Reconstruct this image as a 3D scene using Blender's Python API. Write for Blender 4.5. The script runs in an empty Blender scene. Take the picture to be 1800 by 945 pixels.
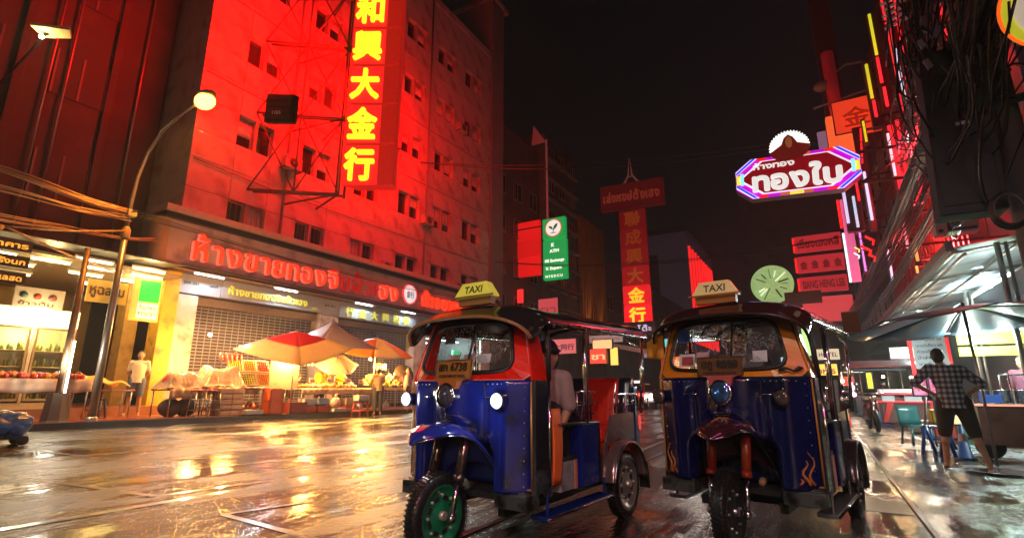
import bpy, bmesh, math, random
from mathutils import Vector, Matrix, noise
R = math.radians
random.seed(7)
sc = bpy.context.scene
C = sc.collection

# ------------------------------------------------------------------ camera, world, sun, exposure
cam = bpy.data.cameras.new('camera')
cam.lens = 17.8; cam.sensor_width = 36; cam.clip_start = 0.05; cam.clip_end = 2000
co = bpy.data.objects.new('camera', cam); C.objects.link(co)
co.location = (0, 0, 1.14)
co.rotation_euler = (R(90 + 13.28), 0, R(30.6))
sc.camera = co
wd = bpy.data.worlds.new('World'); sc.world = wd; wd.use_nodes = True
wn = wd.node_tree.nodes; wl = wd.node_tree.links
sky = wn.new('ShaderNodeTexSky'); sky.sky_type = 'NISHITA'; sky.sun_disc = False
sky.sun_elevation = R(-3); sky.sun_rotation = R(200); sky.dust_density = 4
hs = wn.new('ShaderNodeHueSaturation'); hs.inputs['Saturation'].default_value = 0.35
wl.new(sky.outputs[0], hs.inputs['Color']); wl.new(hs.outputs[0], wn['Background'].inputs['Color'])
wn['Background'].inputs['Strength'].default_value = 0.02
sl = bpy.data.lights.new('moon', 'SUN'); sl.energy = 0.012; sl.angle = R(3); sl.color = (.7, .8, 1)
so = bpy.data.objects.new('moon', sl); C.objects.link(so); so.rotation_euler = (R(40), 0, R(160))
sc.view_settings.view_transform = 'Standard'; sc.view_settings.look = 'None'
sc.view_settings.exposure = 0.8; sc.view_settings.gamma = 1
sc.render.engine = 'CYCLES'
cy = sc.cycles
cy.use_denoising = True
cy.max_bounces = 6; cy.diffuse_bounces = 2; cy.glossy_bounces = 4; cy.transparent_max_bounces = 12
cy.sample_clamp_indirect = 4; cy.caustics_reflective = False; cy.caustics_refractive = False

# ------------------------------------------------------------------ materials
MC = {}
def M(name, col, rough=.5, metal=0, emit=None, es=0, var=.18, scale=6., bump=0., coat=0., stretch=(1, 1, 1), trans=0, wet=False, dirt=None):
    if name in MC: return MC[name]
    m = bpy.data.materials.new(name); m.use_nodes = True
    n = m.node_tree.nodes; l = m.node_tree.links; b = n['Principled BSDF']
    tc = n.new('ShaderNodeTexCoord'); mp = n.new('ShaderNodeMapping'); mp.inputs['Scale'].default_value = stretch
    l.new(tc.outputs['Object'], mp.inputs['Vector'])
    nz = n.new('ShaderNodeTexNoise'); nz.inputs['Scale'].default_value = scale; nz.inputs['Detail'].default_value = 6; nz.inputs['Roughness'].default_value = .65
    l.new(mp.outputs[0], nz.inputs['Vector'])
    mx = n.new('ShaderNodeMix'); mx.data_type = 'RGBA'
    mx.inputs[6].default_value = tuple(max(0, c * (1 - var * 1.6)) for c in col) + (1,)
    mx.inputs[7].default_value = tuple(min(1, c * (1 + var)) for c in col) + (1,)
    l.new(nz.outputs['Fac'], mx.inputs[0])
    out = mx.outputs[2]
    if dirt:
        n2 = n.new('ShaderNodeTexNoise'); n2.inputs['Scale'].default_value = dirt[1]; n2.inputs['Detail'].default_value = 8
        l.new(mp.outputs[0], n2.inputs['Vector'])
        rp = n.new('ShaderNodeMapRange'); rp.inputs[1].default_value = .5; rp.inputs[2].default_value = .68
        l.new(n2.outputs['Fac'], rp.inputs[0])
        m2 = n.new('ShaderNodeMix'); m2.data_type = 'RGBA'; m2.inputs[7].default_value = dirt[0] + (1,)
        l.new(rp.outputs[0], m2.inputs[0]); l.new(out, m2.inputs[6]); out = m2.outputs[2]
    l.new(out, b.inputs['Base Color'])
    rr = n.new('ShaderNodeMapRange'); rr.inputs[3].default_value = max(.02, rough * .75); rr.inputs[4].default_value = min(1, rough * 1.3)
    l.new(nz.outputs['Fac'], rr.inputs[0]); l.new(rr.outputs[0], b.inputs['Roughness'])
    b.inputs['Metallic'].default_value = metal
    b.inputs['Coat Weight'].default_value = coat; b.inputs['Coat Roughness'].default_value = .08
    if bump:
        bp = n.new('ShaderNodeBump'); bp.inputs['Strength'].default_value = min(1, bump); bp.inputs['Distance'].default_value = .02
        l.new(nz.outputs['Fac'], bp.inputs['Height']); l.new(bp.outputs[0], b.inputs['Normal'])
    if emit:
        b.inputs['Emission Color'].default_value = emit + (1,); b.inputs['Emission Strength'].default_value = es * (.66 if es < 3 else 1)
    if trans:
        b.inputs['Transmission Weight'].default_value = trans
    MC[name] = m
    return m
def EM(name, col, s): return M(name, tuple(min(.8, c) for c in col), .5, 0, col, s, var=.05)

def glass_mat(name, drops, tint=(1, 1, 1), gl=.10):
    if name in MC: return MC[name]
    m = bpy.data.materials.new(name); m.use_nodes = True; n = m.node_tree.nodes; l = m.node_tree.links
    n.remove(n['Principled BSDF']); out = n['Material Output']
    tr = n.new('ShaderNodeBsdfTransparent'); tr.inputs[0].default_value = tint + (1,)
    g = n.new('ShaderNodeBsdfGlossy'); g.inputs['Roughness'].default_value = .03
    mx = n.new('ShaderNodeMixShader'); mx.inputs[0].default_value = gl
    l.new(tr.outputs[0], mx.inputs[1]); l.new(g.outputs[0], mx.inputs[2])
    last = mx
    if drops:
        tc = n.new('ShaderNodeTexCoord')
        v = n.new('ShaderNodeTexVoronoi'); v.inputs['Scale'].default_value = drops; v.inputs['Randomness'].default_value = 1
        l.new(tc.outputs['Object'], v.inputs['Vector'])
        lt = n.new('ShaderNodeMath'); lt.operation = 'LESS_THAN'; lt.inputs[1].default_value = .34
        l.new(v.outputs['Distance'], lt.inputs[0])
        nz = n.new('ShaderNodeTexNoise'); nz.inputs['Scale'].default_value = 3.2; nz.inputs['Detail'].default_value = 2
        l.new(tc.outputs['Object'], nz.inputs['Vector'])
        gt = n.new('ShaderNodeMath'); gt.operation = 'GREATER_THAN'; gt.inputs[1].default_value = .5
        l.new(nz.outputs['Fac'], gt.inputs[0])
        mu = n.new('ShaderNodeMath'); mu.operation = 'MULTIPLY'; l.new(lt.outputs[0], mu.inputs[0]); l.new(gt.outputs[0], mu.inputs[1])
        bp = n.new('ShaderNodeBump'); bp.inputs['Strength'].default_value = 1; bp.inputs['Distance'].default_value = .01; bp.invert = True
        l.new(v.outputs['Distance'], bp.inputs['Height'])
        gl2 = n.new('ShaderNodeBsdfGlossy'); gl2.inputs['Roughness'].default_value = .12; gl2.inputs['Color'].default_value = (.9, .9, .95, 1)
        l.new(bp.outputs[0], gl2.inputs['Normal'])
        tl = n.new('ShaderNodeBsdfTranslucent'); tl.inputs[0].default_value = (.8, .8, .85, 1)
        mm = n.new('ShaderNodeMixShader'); mm.inputs[0].default_value = .5; l.new(gl2.outputs[0], mm.inputs[1]); l.new(tl.outputs[0], mm.inputs[2])
        m3 = n.new('ShaderNodeMixShader'); l.new(mu.outputs[0], m3.inputs[0]); l.new(mx.outputs[0], m3.inputs[1]); l.new(mm.outputs[0], m3.inputs[2]); last = m3
    l.new(last.outputs[0], out.inputs['Surface'])
    MC[name] = m; return m

def cloth_mat(name, col, tr=.5):
    m = M(name, col, .5, bump=.1, coat=.3); n = m.node_tree.nodes; l = m.node_tree.links; b = n['Principled BSDF']
    t = n.new('ShaderNodeBsdfTranslucent'); t.inputs[0].default_value = col + (1,)
    x = n.new('ShaderNodeMixShader'); x.inputs[0].default_value = tr; l.new(b.outputs[0], x.inputs[1]); l.new(t.outputs[0], x.inputs[2]); l.new(x.outputs[0], n['Material Output'].inputs['Surface']); return m
chrome = M('chrome', (.75, .75, .78), .12, 1, var=.1, scale=20)
dullchrome = M('worn steel', (.5, .5, .52), .3, 1, var=.25, scale=15)
black = M('black rubber', (.012, .012, .013), .45, bump=.2, scale=40)
blackgloss = M('wet black vinyl', (.02, .017, .017), .16, coat=.6, bump=.12, scale=9)
bluepaint = M('blue lacquer', (.007, .016, .22), .22, coat=1, var=.3, dirt=((.006, .007, .02), 4.), scale=9, bump=.08)
darkmetal = M('dark painted steel', (.03, .03, .033), .4, .3, bump=.1, scale=12)
darkcable = M('black cable sheath', (.018, .016, .018), .3, var=.4, scale=3)
conc = M('stained concrete', (.30, .28, .27), .7, var=.3, scale=1.3, bump=.15, dirt=((.14, .12, .11), .6))
skin = M('skin', (.42, .22, .14), .5, var=.08)
hairm = M('black hair', (.012, .01, .01), .45, bump=.5, scale=60)
whitep = M('white plastic', (.7, .7, .68), .4)
clear = M('clear sheet plastic', (.6, .6, .6), .15, trans=0, coat=.5)
woodm = M('rough wood', (.22, .11, .05), .6, var=.4, scale=5, stretch=(1, 1, 8))

# ------------------------------------------------------------------ mesh helpers
class MB:
    def __init__(s): s.v = []; s.f = []; s.sm = []
    def add(s, vs, fs, smooth=False):
        o = len(s.v); s.v += [tuple(v) for v in vs]
        s.f += [tuple(i + o for i in f) for f in fs]; s.sm += [smooth] * len(fs); return s
    def box(s, c, d, rz=0, rx=0, ry=0):
        m = Matrix.Rotation(rz, 3, 'Z') @ Matrix.Rotation(ry, 3, 'Y') @ Matrix.Rotation(rx, 3, 'X')
        vs = [Vector(c) + m @ Vector((x * d[0] / 2, y * d[1] / 2, z * d[2] / 2)) for x in (-1, 1) for y in (-1, 1) for z in (-1, 1)]
        return s.add(vs, [(0, 1, 3, 2), (4, 6, 7, 5), (0, 4, 5, 1), (2, 3, 7, 6), (0, 2, 6, 4), (1, 5, 7, 3)])
    def mm(s, a, b): return s.box([(a[i] + b[i]) / 2 for i in range(3)], [abs(b[i] - a[i]) for i in range(3)])
    def tube(s, pts, r, n=8, cap=True):
        pts = [Vector(p) for p in pts]; rs = r if isinstance(r, (list, tuple)) else [r] * len(pts)
        vs = []; fs = []; up = None
        for i, p in enumerate(pts):
            d = (pts[min(i + 1, len(pts) - 1)] - pts[max(i - 1, 0)]).normalized()
            if up is None: up = Vector((0, 0, 1)) if abs(d.z) < .9 else Vector((1, 0, 0))
            a = d.cross(up).normalized(); b = a.cross(d).normalized(); up = b
            for k in range(n):
                t = 2 * math.pi * k / n; vs.append(p + (a * math.cos(t) + b * math.sin(t)) * rs[i])
        for i in range(len(pts) - 1):
            for k in range(n): fs.append((i * n + k, i * n + (k + 1) % n, (i + 1) * n + (k + 1) % n, (i + 1) * n + k))
        s.add(vs, fs, True)
        if cap:
            o = len(s.v) - len(vs); s.f += [tuple(o + k for k in range(n))[::-1], tuple(o + (len(pts) - 1) * n + k for k in range(n))]; s.sm += [False, False]
        return s
    def lathe(s, prof, c=(0, 0, 0), axis='z', n=24, smooth=True):
        vs = []; fs = []
        for (r, h) in prof:
            for k in range(n):
                t = 2 * math.pi * k / n; x, y = r * math.cos(t), r * math.sin(t)
                q = {'z': (x, y, h), 'y': (x, h, y), 'x': (h, x, y)}[axis]
                vs.append((q[0] + c[0], q[1] + c[1], q[2] + c[2]))
        for i in range(len(prof) - 1):
            for k in range(n): fs.append((i * n + k, i * n + (k + 1) % n, (i + 1) * n + (k + 1) % n, (i + 1) * n + k))
        return s.add(vs, fs, smooth)
    def sph(s, c, r, n=12, m=8):
        r = r if isinstance(r, (list, tuple)) else (r, r, r)
        vs = []; fs = []
        for i in range(m + 1):
            a = math.pi * i / m
            for k in range(n):
                t = 2 * math.pi * k / n
                vs.append((c[0] + r[0] * math.sin(a) * math.cos(t), c[1] + r[1] * math.sin(a) * math.sin(t), c[2] + r[2] * math.cos(a)))
        for i in range(m):
            for k in range(n): fs.append((i * n + k, (i + 1) * n + k, (i + 1) * n + (k + 1) % n, i * n + (k + 1) % n))
        return s.add(vs, fs, True)
    def grid(s, fn, nu, nv, smooth=True):
        vs = [fn(i / nu, j / nv) for i in range(nu + 1) for j in range(nv + 1)]
        fs = [(i * (nv + 1) + j, (i + 1) * (nv + 1) + j, (i + 1) * (nv + 1) + j + 1, i * (nv + 1) + j + 1) for i in range(nu) for j in range(nv)]
        return s.add(vs, fs, smooth)
    def shell(s, fn, nu, nv, off, smooth=True):      # a sheet with real thickness: fn and fn+off joined at the rim
        a = [Vector(fn(i / nu, j / nv)) for i in range(nu + 1) for j in range(nv + 1)]
        N = len(a); o = Vector(off); vs = a + [p + o for p in a]; w = nv + 1
        fs = [(i * w + j, (i + 1) * w + j, (i + 1) * w + j + 1, i * w + j + 1) for i in range(nu) for j in range(nv)]
        fs += [tuple(N + k for k in f[::-1]) for f in fs]
        rim = [(i, 0) for i in range(nu)] + [(nu, j) for j in range(nv)] + [(i, nv) for i in range(nu, 0, -1)] + [(0, j) for j in range(nv, 0, -1)]
        for k in range(len(rim)):
            p, q = rim[k], rim[(k + 1) % len(rim)]; A = p[0] * w + p[1]; B = q[0] * w + q[1]; fs.append((B, A, N + A, N + B))
        return s.add(vs, fs, smooth)
    def prism(s, poly, a, b, plane='xy'):           # polygon extruded along the third axis from a to b
        n = len(poly)
        def q(p, h): return {'xy': (p[0], p[1], h), 'xz': (p[0], h, p[1]), 'yz': (h, p[0], p[1])}[plane]
        return s.add([q(p, a) for p in poly] + [q(p, b) for p in poly],
                     [tuple(range(n))[::-1], tuple(range(n, 2 * n))] + [(i, (i + 1) % n, n + (i + 1) % n, n + i) for i in range(n)])
    def mesh(s, name, mat, bevel=0):
        me = bpy.data.meshes.new(name); me.from_pydata(s.v, [], s.f)
        me.polygons.foreach_set('use_smooth', s.sm); me.materials.append(mat); 
        bm = bmesh.new(); bm.from_mesh(me); bmesh.ops.recalc_face_normals(bm, faces=bm.faces)
        if bevel: bmesh.ops.bevel(bm, geom=list(bm.edges), offset=bevel, segments=2, affect='EDGES', profile=.6)
        bm.to_mesh(me); bm.free(); me.update()
        return me

def tag(o, label, cat, group=None, kind=None):
    if label: o['label'] = label
    if cat: o['category'] = cat
    if group: o['group'] = group
    if kind: o['kind'] = kind
    return o
def thing(name, label, cat, loc=(0, 0, 0), rz=0, group=None):
    o = bpy.data.objects.new(name, None); C.objects.link(o); o.location = loc; o.rotation_euler = (0, 0, rz); o.empty_display_size = .2
    return tag(o, label, cat, group)
def link(name, me, parent=None, loc=(0, 0, 0), rz=0, mat4=None):
    o = bpy.data.objects.new(name, me); C.objects.link(o)
    if parent: o.parent = parent
    if mat4 is not None: o.matrix_local = mat4
    else: o.location = loc; o.rotation_euler = (0, 0, rz)
    return o
def part(name, mb, mat, parent=None, bevel=0, loc=(0, 0, 0), rz=0, stuff=False, label=None):
    o = link(name, mb.mesh(name, mat, bevel), parent, loc, rz)
    if stuff: o['kind'] = 'stuff'
    if label: o['label'] = label
    return o
def struct(name, mb, mat, kind='structure'):
    o = part(name, mb, mat); o['kind'] = kind; return o
def copy_tree(o, parent=None):
    c = o.copy(); C.objects.link(c)
    if parent: c.parent = parent
    for ch in list(o.children): copy_tree(ch, c)
    return c

# text: one mesh per glyph cluster, thickened by stacking slightly shifted copies
GC = {}
COMB = set('ัิีึืฺุู็่้๊๋์ํ๎')
def clusters(s):
    out = []
    for ch in s:
        if ch in COMB and out: out[-1] += ch
        else: out.append(ch)
    return out
def glyph(s, ext=.03, bold=.0, mat=None, res=3):
    key = (s, ext, bold, mat.name if mat else '')
    if key in GC: return GC[key]
    cu = bpy.data.curves.new('glyph', 'FONT'); cu.body = s; cu.size = 1; cu.extrude = ext; cu.resolution_u = res
    o = bpy.data.objects.new('glyph', cu); C.objects.link(o)
    bpy.context.view_layer.update()
    me = bpy.data.meshes.new_from_object(o.evaluated_get(bpy.context.evaluated_depsgraph_get()))
    bpy.data.objects.remove(o)
    vs = [v.co.copy() for v in me.vertices]; fs = [tuple(p.vertices) for p in me.polygons]
    mb = MB(); sh = [(0, 0)] if not bold else [(0, 0), (bold, 0), (-bold, 0), (0, bold), (0, -bold), (bold * .7, bold * .7), (-bold * .7, -bold * .7), (bold * .7, -bold * .7), (-bold * .7, bold * .7)]
    for k, (dx, dy) in enumerate(sh): mb.add([(v.x + dx, v.y + dy, v.z + k * .0015) for v in vs], fs)
    m2 = bpy.data.meshes.new('glyph'); m2.from_pydata(mb.v, [], mb.f)
    if mat: m2.materials.append(mat)
    xs = [v[0] for v in mb.v] or [0, .3]; ys = [v[1] for v in mb.v] or [0, 1]
    GC[key] = (m2, min(xs), max(xs), min(ys), max(ys)); return GC[key]
def frame(o, u, v):
    u = Vector(u).normalized(); v = Vector(v).normalized(); w = u.cross(v)
    return Matrix(((u.x, v.x, w.x, o[0]), (u.y, v.y, w.y, o[1]), (u.z, v.z, w.z, o[2]), (0, 0, 0, 1)))
def write(parent, s, org, u, v, width, height, mat, ext=.03, bold=.03, split=False, name='letter', gap=.08):
    """letters laid from org along u over the given width; height is the height of an ordinary letter"""
    cl = clusters(s) if split else [s]
    gs = [glyph(c, ext, bold, mat) for c in cl]
    base = .72 if all(ord(c) < 0x2E80 for c in s) else .95
    tot = sum(g[2] - g[1] for g in gs) + gap * (len(gs) - 1)
    sy = height / base; sx = width / tot; x = 0; F = frame(org, u, v)
    for c, g in zip(cl, gs):
        if c != ' ':
            M4 = F @ Matrix.Translation(((x - g[1]) * sx, 0, 0)) @ Matrix.Diagonal((sx, sy, (sx + sy) / 2, 1))
            link(name, g[0], parent, mat4=M4)
        x += g[2] - g[1] + gap
def spot(name, loc, col, power, size=.1, kind='POINT', rot=None, sy=None, parent=None, spread=None):
    l = bpy.data.lights.new(name, kind); l.energy = power; l.color = col
    if kind == 'POINT': l.shadow_soft_size = size
    if kind == 'AREA':
        l.shape = 'RECTANGLE'; l.size = size; l.size_y = sy or size
        if spread: l.spread = spread
    o = bpy.data.objects.new(name, l); C.objects.link(o); o.location = loc
    if rot: o.rotation_euler = rot
    if parent: o.parent = parent
    return o
def sstep(a, b, x):
    t = max(0, min(1, (x - a) / (b - a))); return t * t * (3 - 2 * t)

# ------------------------------------------------------------------ ground
CX = -14.0
def zl(Y): return max(0, min(.335, .335 - .0075 * Y))
def zroad(X, Y): return zl(Y) * max(0, min(1, (-X - 3) / 11))
def zwalk(X, Y): return zl(Y) + .13

def wet_mat(name, col, r0, r1, bumpy, band, fine=55., soak=.5):
    m = bpy.data.materials.new(name); m.use_nodes = True; n = m.node_tree.nodes; l = m.node_tree.links; b = n['Principled BSDF']
    tc = n.new('ShaderNodeTexCoord')
    def nz(scale, st, det=5, rough=.6):
        mp = n.new('ShaderNodeMapping'); mp.inputs['Scale'].default_value = st; l.new(tc.outputs['Object'], mp.inputs['Vector'])
        q = n.new('ShaderNodeTexNoise'); q.inputs['Scale'].default_value = scale; q.inputs['Detail'].default_value = det; q.inputs['Roughness'].default_value = rough
        l.new(mp.outputs[0], q.inputs['Vector']); return q.outputs['Fac']
    def mr(src, a, c, lo, hi):
        q = n.new('ShaderNodeMapRange'); q.inputs[1].default_value = a; q.inputs[2].default_value = c; q.inputs[3].default_value = lo; q.inputs[4].default_value = hi
        l.new(src, q.inputs[0]); return q.outputs[0]
    def ma(op, a, c):
        q = n.new('ShaderNodeMath'); q.operation = op
        for i, x in enumerate((a, c)):
            if isinstance(x, (int, float)): q.inputs[i].default_value = x
            else: l.new(x, q.inputs[i])
        return q.outputs[0]
    bands = nz(1.7, (1, .09, 1), 7, .72)
    patch = nz(.55, (1, .6, 1), 5)
    wetm = mr(ma('ADD', ma('MULTIPLY', bands, band), ma('MULTIPLY', patch, 1 - band)), .5 - .05, .5 + .04, 1, 0)
    wetm = ma('MAXIMUM', wetm, mr(patch, .58, .66, 0, 1)) if soak > .6 else wetm
    grit = nz(fine, (1, 1, 1), 4, .7)
    big = nz(7, (1, .35, 1), 4)
    l.new(mr(wetm, 0, 1, r1, r0), b.inputs['Roughness'])
    mx = n.new('ShaderNodeMix'); mx.data_type = 'RGBA'; mx.inputs[6].default_value = tuple(c * .55 for c in col) + (1,); mx.inputs[7].default_value = tuple(c * 1.5 for c in col) + (1,)
    l.new(mr(grit, .3, .7, 0, 1), mx.inputs[0])
    l.new(mx.outputs[2], b.inputs['Base Color'])
    b.inputs['IOR'].default_value = 1.5
    b.inputs['Coat Weight'].default_value = .28; l.new(mr(wetm, 0, 1, .20, .02), b.inputs['Coat Roughness'])
    h = ma('ADD', ma('MULTIPLY', wetm, -.5), ma('MULTIPLY', ma('MULTIPLY', grit, mr(wetm, 0, 1, 1, .10)), 1.7)); h = ma('ADD', h, ma('MULTIPLY', big, .8))
    bp = n.new('ShaderNodeBump'); bp.inputs['Strength'].default_value = bumpy; bp.inputs['Distance'].default_value = .012
    l.new(h, bp.inputs['Height']); l.new(bp.outputs[0], b.inputs['Normal']); l.new(bp.outputs[0], b.inputs['Coat Normal'])
    MC[name] = m; return m
asphalt = wet_mat('wet asphalt', (.020, .016, .013), .035, .34, 1.0, .5, 24)
slabm = wet_mat('wet concrete slab', (.10, .095, .09), .10, .30, .5, .3, 40)
pavem = wet_mat('wet paving', (.22, .07, .03), .14, .4, .5, .3)
rough_asphalt = wet_mat('wet patched asphalt', (.05, .048, .048), .10, .36, 1.0, .2, 28)

xs = [-14.0, -12.6, -11.2, -9.8, -8.4, -7, -5.6, -4.2, -3, -1.5, 0.64, 40]
ys = [-60, -10, 0, 3, 6, 10, 15, 22, 30, 45, 80, 200, 900]
mb = MB(); mb.grid(lambda i, j: (xs[round(i * (len(xs) - 1))], ys[round(j * (len(ys) - 1))], zroad(xs[round(i * (len(xs) - 1))], ys[round(j * (len(ys) - 1))])), len(xs) - 1, len(ys) - 1)
struct('road', mb, asphalt)
mb = MB(); mb.mm((-900, -300, -.6), (900, 900, -.5)); struct('ground', mb, M('far ground', (.04, .04, .04), .8))
# left pavement (kerb + paving) following the gentle rise of the road edge
yy = [-60, 0, 3, 6, 9, 12, 15, 20, 30, 45, 900]
def lpv(x0, x1, dz, y0=None):
    m = MB()
    m.shell(lambda i, j: (x0 + (x1 - x0) * i, yy[round(j * (len(yy) - 1))], zl(yy[round(j * (len(yy) - 1))]) + dz), 1, len(yy) - 1, (0, 0, -.6), False); return m
struct('kerb', lpv(CX - .22, CX, .13), M('kerb stone', (.05, .035, .03), .3, coat=.5, dirt=((.02, .015, .015), 3.)))
struct('pavement', lpv(-60, CX - .225, .126), pavem)
# paving joints on the left pavement: rows of slabs proud of the base
tile = thing('pavement_paving', None, None); tile['kind'] = 'structure'
tm = [M('red paving slab', (.50, .10, .025), .25, coat=.4, var=.3), M('worn paving slab', (.38, .13, .06), .3, coat=.4, var=.3)]
tb = [MB().box((0, 0, 0), (.585, .585, .03)).mesh('slab', t) for t in tm]
for i in range(3):
    for j in range(26):
        X = CX - .56 - i * .6; Y = 2.0 + j * .6
        o = link('paving_slab', tb[(i * 7 + j * 3 + i * j) % 5 > 2], tile, (X, Y, zl(Y) + .133 + random.uniform(-.002, .002)))
        o.rotation_euler = (-.0075, 0, 0)
# right side: concrete edge strips with joints, patched asphalt
strip = thing('gutter_slabs', None, None); strip['kind'] = 'structure'
sm_ = MB().box((0, 0, 0), (1.05, 1.96, .06)).mesh('slab', slabm, .004)
for k in range(14):
    link('concrete_slab', sm_, strip, (-.2 + .3, 3.2 + 2 * k, -.018 + random.uniform(-.002, .002)))
struct('gutter_line', MB().mm((.64, 3, -.1), (.675, 30, .016)), M('pale kerb line', (.5, .46, .44), .3, coat=.4))
struct('right_pavement', MB().grid(lambda i, j: (.68 + i * 4, -5 + j * 45, .012 + .012 * noise.noise(Vector((i * 9, j * 60, 0)))), 40, 200), rough_asphalt)
# thin worn line markings on the left road (boxes and dashes)
mk = M('worn road paint', (.5, .47, .40), .25, coat=.5, dirt=((.07, .065, .06), 6.), var=.3)
def mark(x0, y0, x1, y1, w=.07):
    d = Vector((x1 - x0, y1 - y0, 0)); nn = Vector((-d.y, d.x, 0)).normalized() * w / 2
    vs = []
    for k in range(7):
        p = Vector((x0, y0, 0)) + d * k / 6
        for s_ in (-1, 1):
            q = p + nn * s_; vs.append((q.x, q.y, zroad(q.x, q.y) + .005))
    m = MB(); m.add(vs, [(2 * k, 2 * k + 1, 2 * k + 3, 2 * k + 2) for k in range(6)])
    struct('road_marking', m, mk)
for a in ((-5.6, 1.2, -5.0, 26, .1), (-9.4, 3.4, -9.4, 24, .09), (-11.6, 3.6, -11.6, 20, .08), (-7.4, 2.6, -5.9, 2.9), (-5.9, 2.9, -5.7, 4.3), (-8.6, 3.6, -7.7, 4.9), (-7.2, 3.9, -6.6, 6.6), (-10.4, 3.4, -8.8, 3.6),
          (-4.7, 2.9, -3.2, 2.9), (-4.7, 2.9, -4.5, 3.7), (-12.6, 4.2, -12.6, 7.5), (-12.9, 8.2, -12.9, 18, .06), (-2.95, 6.2, -3.4, 22, .1), (-10.2, 5.2, -10.1, 9)): mark(*a)
# dark joint running to the camera between the lanes: a recessed expansion joint cover
m = MB(); m.mm((-2.62, 3.4, -.02), (-2.56, 30, .008)); struct('road_joint', m, M('tar joint', (.012, .012, .012), .2, coat=.5))

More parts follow.
